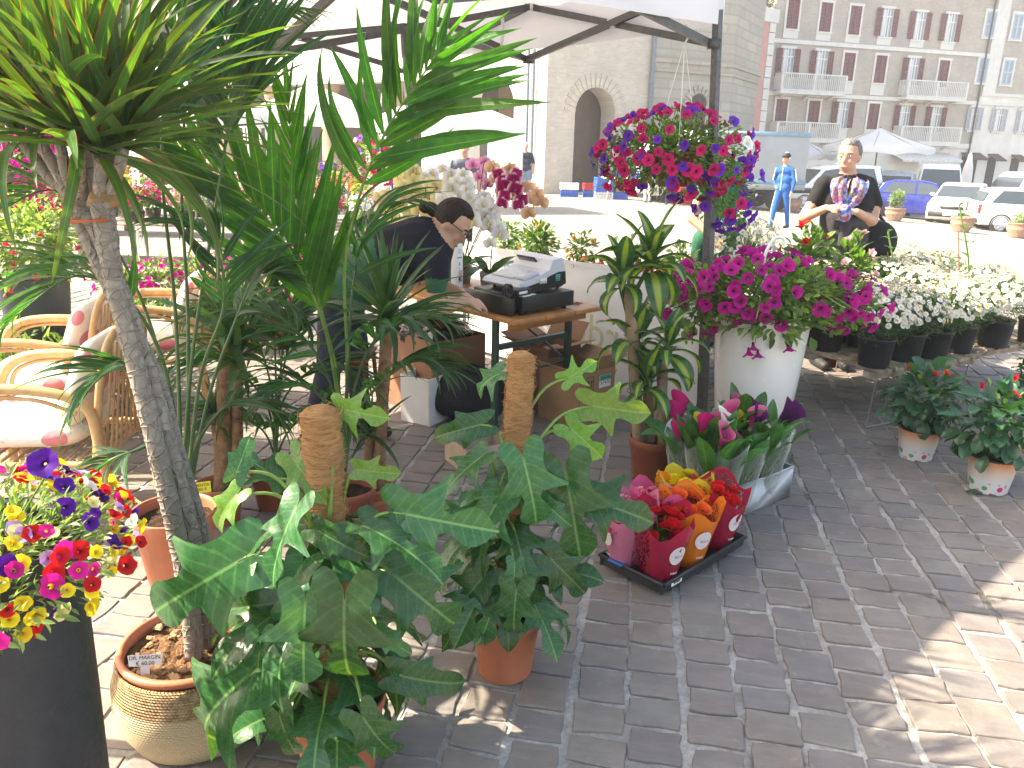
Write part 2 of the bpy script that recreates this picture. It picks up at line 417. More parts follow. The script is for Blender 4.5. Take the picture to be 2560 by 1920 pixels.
# ------------------------------------------------------------------ market tent
M_STEEL = mat('hammered_dark_steel', (.085, .085, .092), .4, .3, 40, .0015, 300, .5, .35)
M_FABRIC = mat('white_tent_fabric', (.80, .79, .82), .75, .03, 3, .002, 25, .2, trans=.2)
M_WPLAST = mat('white_plastic', (.78, .78, .77), .4, .06, 12, 0, 60, .5)
A0 = V((*G(1753, 1062).xy, 0)); e1 = V((-.67, .742, 0)).normalized(); e2 = V((-.742, -.67, 0)).normalized()
T1, T2, ZL, ZU, ZE, ZV, ZP = 3.0, 4.2, 2.22, 2.55, 2.58, 2.31, 3.35
At = P(1784, 100, A0.y+.02); At = V((At.x, At.y, 0))
def tp(a, b, z): return At + e1*(a*T1) + e2*(b*T2) + V((0, 0, z))
def build_tent():
    T = thing('market_tent', 'white canopy market tent on dark hammered steel frame over the flower stall', 'tent', (0, 0, 0))
    def bar(name, a, b, w=.026, h=.04, m=M_STEEL):
        o = MB().bar(a, b, w, h).obj(name, m, T, smooth=False); return o
    for (a, b) in ((0, 0), (1, 0), (0, 1), (1, 1)):
        base = tp(a, b, 0) + (V((A0.x-At.x, A0.y-At.y, 0)))
        p = MB(); top = tp(a, b, ZU+.02); p.bar(base+V((0, 0, .01)), base.lerp(top, .52), .048, .048, up=e1)
        p.bar(base.lerp(top, .50), top, .04, .04, up=e1); o = p.obj('post', M_STEEL, T, smooth=False)
        MB().box((base.x, base.y, .006), (.11, .11, .01)).obj('foot_plate', M_STEEL, T)
        for z in (.45, .75, 1.05, 1.45):
            q = base.lerp(top, z/2.6); MB().tube([q-e2*.0255, q+e2*.0255], .006, 8).obj('adjusting_hole', mat('black_hole', (.01, .01, .01), .8), o)
        MB().box(tp(a, b, ZL), (.065, .065, .05)).obj('slider', M_STEEL, T)
    def scissor(p, q, n, dz=0.):
        """p, q ends (xy), n scissor pairs"""
        for i in range(n):
            a, b = p.lerp(q, i/n), p.lerp(q, (i+1)/n); s = V((q.y-p.y, p.x-q.x, 0)).normalized()*.013
            bar('truss_bar', a+s+V((0, 0, ZL+dz)), b+s+V((0, 0, ZU+dz))); bar('truss_bar', a-s+V((0, 0, ZU+dz)), b-s+V((0, 0, ZL+dz)))
            mid = (a+b)/2+V((0, 0, (ZL+ZU)/2+dz))
            MB().box(mid, (.05, .05, .045), aim((0, 0, 0), (q-p))).obj('pivot_clip', M_WPLAST, T)
            if i < n-1:
                for z in (ZL, ZU): MB().box(b+V((0, 0, z+dz)), (.05, .06, .05), aim((0, 0, 0), (q-p))).obj('joint_block', M_WPLAST if z == ZU else M_STEEL, T)
    c = [tp(0, 0, 0), tp(1, 0, 0), tp(1, 1, 0), tp(0, 1, 0)]
    M1 = .45; scissor(c[0], c[1], 2); scissor(c[2], c[3], 2)
    for a in (0, 1):
        for f0, f1 in ((0, M1), (M1, 1-M1), (1-M1, 1)): scissor(tp(a, f0, 0), tp(a, f1, 0), 1)
    for a, b, mb in ((.5, 0, M1), (1, M1, M1), (0, M1, M1), (.5, 1, 1-M1), (1, 1-M1, 1-M1), (0, 1-M1, 1-M1)):
        ce = tp(.5, mb, 0); m = tp(a, b, 0); s = V((ce.y-m.y, m.x-ce.x, 0)).normalized()*.013
        for sg, z0, z1 in ((1, ZL, 2.62), (-1, ZU, 2.12)):
            e = ce.lerp(m, .04); bar('centre_bar', m+s*sg+V((0, 0, z0)), e+s*sg+V((0, 0, z1)))
        MB().box(m.lerp(ce, .5)+V((0, 0, 2.38)), (.05, .05, .045)).obj('pivot_clip', M_WPLAST, T)
    for ce in (tp(.5, M1, 0), tp(.5, 1-M1, 0)):
      MB().bar(ce+V((0, 0, 2.08)), ce+V((0, 0, ZP-.03)), .042, .042, up=e1).obj('centre_mast', M_STEEL, T, smooth=False)
      MB().box(ce+V((0, 0, 2.12)), (.1, .1, .07), aim((0, 0, 0), e1)).obj('mast_joint', M_STEEL, T)
      MB().box(ce+V((0, 0, 2.62)), (.1, .1, .07), aim((0, 0, 0), e1)).obj('mast_joint', M_STEEL, T)
    # canopy of four sagging panels
    can = MB(); n = 14
    for k in range(4):
        ca, cb = [(0, 0), (1, 0), (1, 1), (0, 1)][k], [(1, 0), (1, 1), (0, 1), (0, 0)][k]
        rows = []
        for i in range(n+1):
            s = i/n; row = []
            for j in range(n+1):
                t = j/n; a = ca[0]+(cb[0]-ca[0])*t; b = ca[1]+(cb[1]-ca[1])*t
                br = M1+(1-2*M1)*b; a = a+(.5-a)*s; b = b+(br-b)*s
                z = ZE+.01+(ZP-ZE)*s - .09*sin(pi*s)*(.4+.6*sin(pi*t)) - .03*sin(pi*t)*(1-s)
                z += .006*mnoise.noise(V((a*9, b*9, k)))
                o = 1.015
                q = tp(.5+(a-.5)*o, .5+(b-.5)*o, z); row.append(q)
            rows.append(row)
        can.grid(rows)
    can.obj('canopy', M_FABRIC, T, weld=.002)
    for k in range(4):
        ca, cb = [(0, 0), (1, 0), (1, 1), (0, 1)][k], [(1, 0), (1, 1), (0, 1), (0, 0)][k]; v = MB(); rows = []
        for i in range(7):
            row = []
            for j in range(41):
                t = j/40; o = 1.018; a = ca[0]+(cb[0]-ca[0])*t; b = ca[1]+(cb[1]-ca[1])*t
                out = (tp(a, b, 0)-tp(.5, .5, 0)).normalized()
                zz = ZE+.008-.03*sin(pi*t)-(ZE-ZV)*i/6
                q = tp(.5+(a-.5)*o, .5+(b-.5)*o, zz)+out*(.008*sin(t*34+k*2)*i/6+.006*sin(t*77))*(min(1, t*12)*min(1, (1-t)*12))
                row.append(q)
            rows.append(row)
        v.grid(rows).obj('valance', M_FABRIC, T)
    # a loose strap hanging inside
    q = tp(.5, 0, 2.5)+e2*.25; MB().tube([q, q+V((.01, 0, -.12)), q+V((-.01, 0, -.3))], .012, 5).obj('tie_strap', M_FABRIC, T)
    return T
tent = build_tent()

# ------------------------------------------------------------------ banner along the back of the stall
M_BAN = mat('banner_vinyl', (.74, .73, .72), .55, .05, 2.5, .004, 6, .35, trans=.16)
M_BTXT = mat('faded_grey_print', (.34, .33, .33), .6); M_BGRN = mat('faded_green_print', (.50, .52, .30), .6)
def build_banner():
    b0 = A0+e1*.03+V((.0, .0, 0)); L0 = 2.35; d = e1
    B = thing('printed_banner', 'white vinyl banner with faded reversed lettering stretched behind the till table', 'banner', b0, atan2(d.y, d.x))
    rows = []; rows2 = []; n = 40
    for i in range(13):
        row = []
        for j in range(n+1):
            t = j/n; z = .035+(.90-.035)*i/12; y = .010*sin(t*9+i*.35)+.014*mnoise.noise(V((t*6, i*.4, 2)))
            z += -.012*sin(t*pi*3)**2*(i/12); row.append(V((t*L0, y, z)))
        rows.append(row)
    MB().grid(rows).obj('banner_sheet', M_BAN, B)
    MB().grid([[p+V((0, .004 if i else .002, -.03*i)) for p in rows[-1]] for i in range(2)]).obj('hem', M_BAN, B)
    me = MB().lathe([(.0095, 0), (.013, .002), (.0165, 0)], 12).mesh('grommet', mat('grommet_metal', (.35, .35, .35), .3, metal=.9), True)
    for x in (.62, 1.12, 1.62, 2.1):
        for z in (.86, .07): inst('grommet', me, B, TR((x, .034, z), (R(-90), 0, 0)))
    def tx(s, size, x, z, m, shear=0.):
        inst('lettering', textmesh(s, size, m, mirror=True, shear=shear), B, TR((x, .036, z), (R(90), 0, R(180))))
    # letters face the far side, so from here they read reversed
    tx('PROG', .12, 1.78, .74, M_BTXT); tx('VARO', .09, 1.70, .63, M_BTXT, .3); tx('DI IN', .10, 1.66, .50, M_BTXT); tx('SP', .09, 1.25, .40, M_BTXT)
    tx('verde', .34, .72, .42, M_BGRN); tx('vita da', .10, .78, .20, M_BTXT, .2); tx('05', .09, .52, .1, M_BTXT); tx('60128', .075, .26, .06, M_BTXT)
    for x in (.02, 1.2, 2.33):
        MB().tube([(x, -.012, 0), (x, -.012, .9)], .011, 8).obj('support_pole', M_STEEL, B)
    return B
banner = build_banner()
# ------------------------------------------------------------------ plant library
def spline(pts, n):
    pts = [V(p) for p in pts]; out = []; k = len(pts)-1
    for i in range(n+1):
        t = i/n*k; a = min(int(t), k-1); f = t-a
        p0, p1, p2, p3 = pts[max(a-1, 0)], pts[a], pts[a+1], pts[min(a+2, k)]
        out.append(.5*((2*p1)+(p2-p0)*f+(2*p0-5*p1+4*p2-p3)*f*f+(3*p1-p0-3*p2+p3)*f**3))
    return out
def blade(L, W, bend=1., fold=.25, n=9, a0=0., prof='lance', twist=0., wav=0., seed=0, cross=3, pw=1.6):
    """strap leaf along +Y, arching down by bend radians"""
    r = random.Random(seed); b = MB(); rows = []; uvs = []; p = V((0, 0, 0)); prev = 0
    for i in range(n+1):
        t = i/n; ang = a0-bend*t**pw
        if i: p = p+V((0, cos(ang), sin(ang)))*(L/n)
        if prof == 'lance': w = min(1, .32+t*2.6)*max(0, 1-t**2.6)**.75
        elif prof == 'sword': w = min(1, .45+t*3)*(1-t)**.62*1.15
        elif prof == 'palm': w = min(1, .12+t*4.)*max(0, 1-t**1.7)**.9
        else: w = max(0, sin(pi*min(1, t*.94+.05)))**.75                       # oval
        w = max(w, .012)*W/2; tw = twist*t
        side = V((cos(tw), -sin(tw)*sin(ang)*0, sin(tw))); nrm = V((0, -sin(ang), cos(ang)))
        row = []; uv = []
        for j in range(cross):
            u = j/(cross-1); x = (u-.5)*2
            q = p+side*x*w+nrm*(abs(x)*w*fold+wav*W*sin(t*13+x*2.2+seed)*abs(x)); row.append(q); uv.append((u, t))
        rows.append(row); uvs.append(uv)
    return b.grid(rows, uvs)
M_TERRA = mat('terracotta_plastic', (.50, .165, .085), .48, .15, 8, .0008, 90, .4)
M_TERRA2 = mat('brown_plastic_pot', (.30, .085, .05), .45, .15, 8, .0008, 90, .4)
M_SOIL = mat('potting_soil', (.055, .035, .024), .95, .5, 40, .02, 45, .1)
M_BARK = mat('bark_chips_soil', (.19, .105, .058), .95, .55, 45, .02, 60, .1)
M_BLACKP = mat('black_plastic_pot', (.022, .024, .030), .45, .2, 10, .0006, 90, .4)
def pot(parent, r, h, m, soil=M_SOIL, taper=.76, lip=.035, n=32, fill=.045, z0=0., bumpy=.012):
    p = MB(); rb = r*taper
    p.lathe([(.0, .001), (rb*.97, 0), (rb, .004), (r*.965, h-lip), (r*1.0, h-lip+.002), (r*1.03, h-.003), (r*1.02, h), (r*.97, h), (r*.955, h-.02), (r*.9, h-fill-.03)], n)
    o = p.obj('pot', m, parent, TR((0, 0, z0)), weld=True)
    s = MB(); rr = random.Random(int(r*1e4)); nr = 9
    rows = [[V((r*.955*i/nr*cos(2*pi*j/26), r*.955*i/nr*sin(2*pi*j/26), h-fill+rr.uniform(-1, 1)*bumpy*(1 if 0 < i < nr else .3))) for j in range(26)] for i in range(nr+1)]
    s.grid(rows, close=True).obj('soil', soil, parent, TR((0, 0, z0))); return o

# ---- leaf materials
L_PHIL = leaf('philodendron_leaf', (.023, .096, .029), (.08, .29, .018), .26, .27, rib=(.13, .26, .09), vein=3.6, ribw=.014, orand=.35, spec=.5)
L_PHILY = leaf('yellow_green_philodendron_leaf', (.10, .23, .035), (.24, .42, .02), .36, .28, rib=(.19, .32, .09), vein=3.6, ribw=.013, orand=.2, spec=.55)  # lighter, yellower green variant of the philodendron leaf
L_KENT = leaf('kentia_leaflet', (.023, .080, .031), (.05, .27, .013), .30, .33, rib=(.12, .24, .09), pleat=7, orand=.32, ribw=.05)
L_KENTY = leaf('sunlit_kentia_leaflet', (.045, .15, .028), (.10, .42, .012), .40, .33, rib=(.14, .28, .07), pleat=7, orand=.25, ribw=.05)  # brighter copy of the kentia leaflet, sunlight put into its colour
L_MARG = leaf('dracaena_leaf', (.045, .12, .036), (.12, .32, .015), .28, .34, rib=(.10, .2, .06), edge=(.33, .075, .05), orand=.32, ribw=.06)
L_CORN = leaf('corn_plant_leaf', (.030, .105, .040), (.07, .24, .03), .28, .28, stripe=(.27, .36, .055), orand=.2)
L_YUC = leaf('yucca_leaf', (.050, .125, .055), (.12, .30, .03), .3, .38, rib=(.09, .17, .08), orand=.3, edge=(.10, .16, .07))
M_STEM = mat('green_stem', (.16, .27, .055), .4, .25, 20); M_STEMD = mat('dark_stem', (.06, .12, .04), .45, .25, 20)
def m_coir():
    m, t, N, L, bs = _nodes('coir_fibre'); tc = N.new('ShaderNodeTexCoord')
    mp = N.new('ShaderNodeMapping'); mp.inputs['Scale'].default_value = (1, 1, 5); L.new(tc.outputs['Object'], mp.inputs[0])
    n1 = noise(N, L, 30, 6, mp.outputs[0], .75); n2 = noise(N, L, 8, 3, tc.outputs['Object'])
    c = ramp(N, L, n1, [(.3, (.22, .10, .04)), (.5, (.46, .245, .105)), (.72, (.62, .38, .2))])
    c = mixrgb(N, L, ramp(N, L, n2, [(.4, 0.), (.7, .5)]), c, (.34, .17, .06)); L.new(c, bs.inputs['Base Color'])
    bs.inputs['Roughness'].default_value = .95; bs.inputs['Specular IOR Level'].default_value = .1; bump(N, L, n1, .012, bs); return m
M_COIR = m_coir(); M_FIBRE = mat('loose_coir_fibre', (.50, .27, .12), .9, .4, 60)
def m_cane():
    m, t, N, L, bs = _nodes('ringed_trunk_bark'); tc = N.new('ShaderNodeTexCoord'); o = tc.outputs['Object']
    u, v = uvxy(N, L)
    n1 = noise(N, L, 24, 5, o); vor = N.new('ShaderNodeTexVoronoi'); vor.feature = 'DISTANCE_TO_EDGE'
    mp = N.new('ShaderNodeMapping'); mp.inputs['Scale'].default_value = (34, 34, 26); L.new(o, mp.inputs[0]); L.new(mp.outputs[0], vor.inputs['Vector']); vor.inputs['Scale'].default_value = 1.
    c = ramp(N, L, n1, [(.3, (.17, .145, .12)), (.7, (.30, .265, .225))])
    c = mixrgb(N, L, ramp(N, L, vor.outputs[0], [(.02, .6), (.09, 0.)]), c, (.36, .325, .285)); L.new(c, bs.inputs['Base Color'])
    bs.inputs['Roughness'].default_value = .8; bs.inputs['Specular IOR Level'].default_value = .2
    bump(N, L, mth(N, L, 'ADD', n1, mth(N, L, 'MULTIPLY', ramp(N, L, vor.outputs[0], [(0., 1.), (.12, 0.)]), .8)), .006, bs); return m
M_CANE = m_cane()
M_CALLUS = mat('pruning_callus', (.30, .17, .08), .9, .4, 30, .008, 50)

# ------------------------------------------------------------------ dragon tree in a jute basket
def m_jute(base, dark):
    m, t, N, L, bs = _nodes('jute_weave'); tc = N.new('ShaderNodeTexCoord'); sp = N.new('ShaderNodeSeparateXYZ'); L.new(tc.outputs['Object'], sp.inputs[0])
    an = N.new('ShaderNodeMath'); an.operation = 'ARCTAN2'; L.new(sp.outputs[1], an.inputs[0]); L.new(sp.outputs[0], an.inputs[1])
    row = mth(N, L, 'MULTIPLY', sp.outputs[2], 2*pi/.0075); s1 = mth(N, L, 'SINE', row)
    s2 = mth(N, L, 'SINE', mth(N, L, 'ADD', mth(N, L, 'MULTIPLY', an.outputs[0], 130.), mth(N, L, 'MULTIPLY', row, .5)))
    hgt = mth(N, L, 'ADD', s1, mth(N, L, 'MULTIPLY', s2, .5)); n1 = noise(N, L, 70, 4, tc.outputs['Object'])
    upper = ramp(N, L, mth(N, L, 'ADD', sp.outputs[2], mth(N, L, 'MULTIPLY', n1, .012)), [(.185, 0.), (.19, 1.)])
    c = mixrgb(N, L, upper, base, mixrgb(N, L, ramp(N, L, mth(N, L, 'ADD', mth(N, L, 'MULTIPLY', s1, .06), n1), [(.38, 0.), (.6, 1.)]), dark, (.52, .38, .22)))
    c = mixrgb(N, L, ramp(N, L, s1, [(.0, .16), (.5, 0.)]), c, (.36, .25, .13)); L.new(c, bs.inputs['Base Color'])
    bs.inputs['Roughness'].default_value = .9; bs.inputs['Specular IOR Level'].default_value = .15; bump(N, L, hgt, .0025, bs); return m
def build_dragon():
    b = V((-.905, 1.985, 0)); T = thing('dragon_tree', 'tall dragon tree with bare ringed trunks in a cream jute basket', 'potted tree', b)
    jb = MB().lathe([(.0, .002), (.165, 0), (.185, .012), (.212, .07), (.225, .13), (.222, .19), (.208, .235), (.205, .262), (.198, .262), (.195, .2), (.19, .15)], 64)
    jb.obj('jute_basket', m_jute((.72, .58, .38), (.30, .19, .10)), T, weld=True)
    MB().lathe([(.183, .18), (.185, .262), (.197, .266), (.2, .278), (.194, .286), (.182, .286), (.178, .262)], 48).obj('pot', M_TERRA, T, weld=True)
    s = MB(); rr = random.Random(5)
    rows = [[V((.18*i/14*cos(2*pi*j/44), .18*i/14*sin(2*pi*j/44), .247+(.022*mnoise.noise(V((i*.9, j*.55, 1)))+.008*rr.random())*(1 if i < 14 else .3))) for j in range(44)] for i in range(15)]
    s.grid(rows, close=True).obj('soil', M_BARK, T)
    cm = mat('pale_bark_chip', (.38, .25, .14), .9, .4, 40); chips = [MB().box((0, 0, 0), (.035, .014, .005)).add(MB().box((.004, .004, .003), (.02, .016, .004))).mesh('bark_chip', cm, False) for _ in range(2)]
    for k in range(46):
        a, q = rr.uniform(0, 6.28), .17*sqrt(rr.random()); inst('bark_chip', chips[0], T, TR((q*cos(a), q*sin(a), .258+rr.uniform(0, .008)), (rr.uniform(-.5, .5), rr.uniform(-.5, .5), rr.uniform(0, 6)), rr.uniform(.4, 1.1)))
    # price stake
    tg = MB().prism([(-.042, .02), (.042, .02), (.046, .05), (-.046, .05)], -.0005, .0005).prism([(-.012, -.02), (.012, -.02), (.012, .0195), (-.012, .0195)], -.0005, .0005)
    tag_o = tg.obj('price_tag', mat('tag_plastic', (.72, .72, .74), .4), T, TR((-.075, -.135, .27), (R(68), 0, R(8))), smooth=False)
    ink = mat('black_ink', (.015, .015, .018), .7)
    inst('lettering', textmesh('DR. MARGIN.', .0145, ink), tag_o, TR((0, .042, .0012))); inst('lettering', textmesh('€ 60,00', .0155, ink), tag_o, TR((0, .027, .0012)))
    Y0 = b.y
    def loc(px, py, y): return P(px, py, y)-b
    trunks = [
        [loc(486, 1640, 1.93), loc(470, 1480, 1.93), loc(420, 1240, 1.94), loc(352, 960, 1.95), loc(290, 720, 1.96), loc(262, 560, 1.97), loc(258, 500, 1.97)],
        [loc(520, 1610, 1.99), loc(490, 1400, 1.98), loc(428, 1130, 1.98), loc(345, 850, 2.0), loc(250, 590, 2.02), loc(213, 530, 2.03), loc(205, 495, 2.03)],
        [loc(545, 1590, 2.03), loc(505, 1350, 2.03), loc(440, 1120, 2.03), loc(385, 930, 2.02), loc(300, 770, 2.03), loc(205, 560, 2.06), loc(175, 480, 2.07)]]
    rad = [[.026, .025, .025, .024, .024, .026, .031], [.026, .025, .023, .022, .021, .023, .027], [.026, .025, .022, .021, .02, .022, .024]]
    tops = []
    for k, t in enumerate(trunks):
        c = spline(t, 48); rs = []
        for i in range(49):
            f = i/48*6; a = min(int(f), 5); rs.append((rad[k][a]+(rad[k][a+1]-rad[k][a])*(f-a))*(1+.035*sin(i*2.1+k)))
        tr = MB().tube(c, rs, 12).obj('trunk', M_CANE, T, weld=True)
        # scar rings standing proud of the bark
        for i in range(2, 47):
            q = c[i]; d = (c[i+1]-c[i-1]).normalized()
            n = 12; a0 = rnd.uniform(0, 6.28); ring = []
            e = d.orthogonal().normalized(); f2 = d.cross(e)
            ring = [q+d*(.006*cos(j*2*pi/n+a0))+(e*cos(2*pi*j/n)+f2*sin(2*pi*j/n))*(rs[i]*1.02) for j in range(n+1)]
            MB().tube(ring, .0016, 4, cap=False).obj('leaf_scar', M_CANE, tr)
        tops.append(c[-1])
    for c_, r_ in ((tops[0], (.038, .027, .026)), (tops[1]+V((-.01, 0, 0)), (.034, .026, .028))):
        cb = MB().ell((0, 0, 0), r_, 20, 14); cb.v = [tuple(V(v)*(1+.35*mnoise.noise(V(v)*70)+.2*mnoise.noise(V(v)*160))+c_) for v in cb.v]; cb.obj('callus', M_CALLUS, T)
    # rubber bands round the stems
    bm_ = mat('orange_rubber_band', (.55, .11, .025), .5)
    for dz in (0, .012):
        c0, c1 = loc(172, 556-dz*400, 1.945), loc(266, 548+dz*300, 1.935); c2, c3 = loc(266, 548, 2.0), loc(180, 556, 2.085)
        MB().tube([c0, c1, c2, c3, c0], .0028, 6).obj('rubber_band', bm_, T)
    heads = [((258, 500, 1.97), (252, 395, 1.95), 0), ((258, 500, 1.97), (310, 370, 1.97), 0), ((258, 500, 1.97), (292, 320, 2.02), 0),
             ((205, 495, 2.03), (198, 375, 1.93), 1), ((205, 495, 2.03), (150, 360, 2.0), 1), ((175, 480, 2.07), (95, 345, 2.03), 2), ((175, 480, 2.07), (60, 360, 2.1), 2), ((205, 495, 2.03), (230, 300, 2.1), 1), ((258, 500, 1.97), (240, 345, 2.04), 0)]
    var = [blade(U(.42, .56), U(.028, .037), U(.05, .75), .3, 9, 0, 'sword', U(-.5, .5), 0, k, pw=2.2).mesh('leaf', L_MARG) for k in range(14)]
    droop = [blade(U(.42, .52), .032, U(1.6, 2.3), .3, 10, 0, 'sword', U(-.6, .6), 0, k, pw=1.3).mesh('leaf', L_MARG) for k in range(5)]
    n = 0; rest = MB()
    for hi, (p0, p1, k) in enumerate(heads):
        a, e = loc(*p0), loc(*p1); mid = a.lerp(e, .5)+V((U(-.01, .01), 0, -.02))
        c = spline([a, mid, e], 10); MB().tube(c, [.0175-.0004*i for i in range(11)], 10).obj('branch', M_CANE, T, weld=True)
        ax = (c[-1]-c[-3]).normalized(); ax = (ax+V((0, 0, .6))).normalized()
        for j in range(30):
            f = j/30; el = f*1.62*U(.85, 1.12)+.04; az = j*2.39996+U(-.25, .25)
            e1_ = ax.orthogonal().normalized(); e2_ = ax.cross(e1_)
            d = ax*cos(el)+(e1_*cos(az)+e2_*sin(az))*sin(el)
            s0 = c[-1]+ax*(.05*(1-f))+d*.006
            me = rnd.choice(droop) if (f > .9 and rnd.random() < .45) else rnd.choice(var)
            inst('leaf', me, T, aim(s0, d, U(-.5, .5), U(.86, 1.12))); n += 1
    return T
dragon = build_dragon()

# ------------------------------------------------------------------ kentia palms
KV = [blade(1., .10, b_, .35, 9, 0, 'palm', tw, 0, k, 5, 1.5).mesh('leaflet', L_KENT) for k, (b_, tw) in enumerate([(.25, .1), (.5, -.2), (.8, .25), (1.15, -.1), (1.5, .3), (1.9, -.3)])]
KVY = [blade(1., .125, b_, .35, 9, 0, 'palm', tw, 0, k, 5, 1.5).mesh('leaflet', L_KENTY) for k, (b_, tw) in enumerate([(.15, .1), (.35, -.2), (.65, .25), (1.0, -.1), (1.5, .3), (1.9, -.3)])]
def frond(T, org, pts, stem0=.45, L=.42, n=16, lit_tone=False, spread=.85, droop=1, r=.007, updir=None):
    """pts world points of the leaf stalk from the base to the tip"""
    c = spline([V(p)-org for p in pts], 40)
    fr = MB().tube(c, [r*(1-.75*i/40) for i in range(41)], 7).obj('frond', M_STEM if lit_tone else M_STEMD, T, weld=True)
    vs = KVY if lit_tone else KV  # sunlit fronds take the leaflets with the light in their colour
    for i in range(n):
        f = stem0+(1-stem0)*(i+.3)/n; k = min(39, int(f*40)); q = c[k].lerp(c[k+1], f*40-k); d = (c[min(k+2, 40)]-c[max(k-2, 0)]).normalized()
        up = updir or V((0, 0, 1)); sd_ = d.cross(up)
        if sd_.length < .15: sd_ = d.cross(V((0, -1, .3)))
        sd_.normalize(); nn = sd_.cross(d).normalized(); g = (i+.5)/n
        ln = L*(.62+.5*sin(pi*min(1, g*.85+.18)))*(1-.35*g)
        for sgn in (-1, 1):
            a = spread*(1.05-.62*g)*U(.72, 1.25)
            dd = d*cos(a)+sd_*sgn*sin(a)+nn*.18
            v = min(5, max(0, int(droop+U(-.9, 1.6))))
            inst('leaflet', vs[v], fr, aim(q, dd, U(-.55, .55), ln*U(.78, 1.15), nn))
    dd = (c[40]-c[37]); inst('leaflet', vs[1], fr, aim(c[40], dd, 0, L*.5))
    return fr
def PP(*a): return [P(x, y, d) for x, y, d in a]
def build_kentias():
    # the large palm beside the dragon tree
    o = V((*G(452, 1440).xy, 0)); T = thing('kentia_palm', 'tall kentia palm with dark fan fronds in a terracotta pot behind the dragon tree', 'potted palm', o)
    pot(T, .155, .29, M_TERRA); y = o.y; b = (455, 1255, y)
    fl = [[b, (480, 900, y), (545, 480, y+.05), (575, 260, y+.1), (560, 20, y+.15)],
          [b, (440, 800, y), (405, 420, y-.1), (430, 120, y-.15), (520, -60, y-.1)],
          [(470, 1260, y+.02), (470, 800, y+.1), (455, 380, y+.25), (520, 90, y+.4), (740, 30, y+.6)],
          [(440, 1260, y), (400, 900, y+.1), (300, 640, y+.1), (150, 480, y), (10, 520, y-.1)],
          [(460, 1260, y), (420, 950, y-.15), (330, 760, y-.3), (190, 690, y-.4), (40, 790, y-.45)],
          [(450, 1262, y), (415, 1050, y-.2), (370, 940, y-.35), (270, 930, y-.45), (190, 1020, y-.5)],
          [(470, 1260, y), (520, 1000, y+.1), (590, 800, y+.15), (640, 690, y+.2), (700, 690, y+.2)],
          [(465, 1260, y), (500, 950, y-.05), (560, 760, y-.1), (530, 600, y-.1), (430, 560, y-.05)],
          [(475, 1262, y), (490, 1120, y+.05), (560, 1020, y+.1), (640, 1000, y+.15), (690, 1040, y+.15)],
          [(445, 1262, y), (410, 1120, y-.1), (330, 1130, y-.25), (250, 1170, y-.3), (215, 1260, y-.33)]]
    for k, p in enumerate(fl):
        frond(T, o, PP(*p), .55 if k < 3 else .5, (.52, .5, .46, .42, .42, .3, .3, .34, .3, .26)[k], 18 if k < 4 else 15, False, .95, (0, 0, 3, 2, 2, 2, 2, 3, 2, 2)[k], .0085)
    tg = MB().prism([(-.035, 0), (.035, 0), (.035, .04), (-.035, .04)], -.0006, .0006).obj('price_tag', mat('yellow_tag', (.85, .72, .06), .5), T, TR(P(503, 1232, y-.12)-o, (R(80), 0, R(20))), smooth=False)
    ink = MATS['black_ink']; inst('lettering', textmesh('KHENTIA', .0145, ink), tg, TR((0, .028, .0014))); inst('lettering', textmesh('1500 €', .0145, ink), tg, TR((0, .012, .0014)))
    # sun-lit palm in the middle
    o = V((*G(868, 1345).xy, 0)); T = thing('kentia_palm', 'kentia palm with glowing bright green upright fronds behind the left moss pole', 'potted palm', o)
    pot(T, .13, .25, M_TERRA2); y = o.y; b = (862, 1180, y)
    fl = [[b, (838, 950, y), (795, 770, y-.05), (700, 590, y-.1), (560, 440, y-.15), (380, 330, y-.2)],
          [b, (868, 900, y), (862, 660, y-.05), (905, 470, y-.1), (970, 320, y-.15), (1045, 205, y-.2), (1110, 110, y-.25)],
          [b, (845, 950, y), (810, 800, y), (770, 640, y), (740, 480, y+.05), (720, 250, y+.1)],
          [b, (880, 1000, y), (930, 860, y-.1), (1010, 800, y-.15), (1110, 800, y-.2)],
          [b, (885, 1050, y), (950, 960, y-.1), (1030, 905, y-.15), (1110, 920, y-.2)],
          [b, (840, 1000, y), (780, 870, y), (690, 790, y), (590, 790, y)],
          [b, (870, 900, y), (885, 700, y+.1), (920, 570, y+.1), (1010, 510, y+.1)],
          [b, (855, 1080, y), (800, 990, y-.1), (730, 960, y-.15), (660, 1000, y-.2)]]
    for k, p in enumerate(fl):
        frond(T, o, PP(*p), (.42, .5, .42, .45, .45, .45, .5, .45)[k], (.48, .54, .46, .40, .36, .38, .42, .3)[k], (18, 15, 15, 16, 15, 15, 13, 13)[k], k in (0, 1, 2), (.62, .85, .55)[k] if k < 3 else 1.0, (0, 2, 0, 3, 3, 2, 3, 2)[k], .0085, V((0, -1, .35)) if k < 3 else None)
    o = V((*G(690, 1262).xy, 0)); T = thing('kentia_palm', 'low arching kentia with narrow dark leaflets between the two yuccas', 'potted palm', o)
    pot(T, .11, .2, M_TERRA2); y = o.y; b = (690, 1150, y)
    for k, p in enumerate([[b, (680, 980, y), (640, 850, y), (560, 770, y), (470, 790, y-.1)], [b, (700, 980, y), (730, 850, y), (800, 770, y), (880, 790, y)], [b, (670, 1020, y), (600, 930, y-.1), (520, 900, y-.15), (440, 950, y-.2)], [b, (705, 1010, y), (770, 930, y-.1), (850, 910, y-.15), (920, 960, y-.2)], [b, (690, 950, y), (680, 800, y+.1), (650, 690, y+.2), (590, 640, y+.3)], [b, (700, 950, y), (720, 790, y+.1), (770, 680, y+.2), (850, 640, y+.3)], [b, (660, 1080, y), (590, 1030, y-.15), (530, 1040, y-.2)], [b, (720, 1080, y), (790, 1020, y-.15), (860, 1050, y-.2)]]):
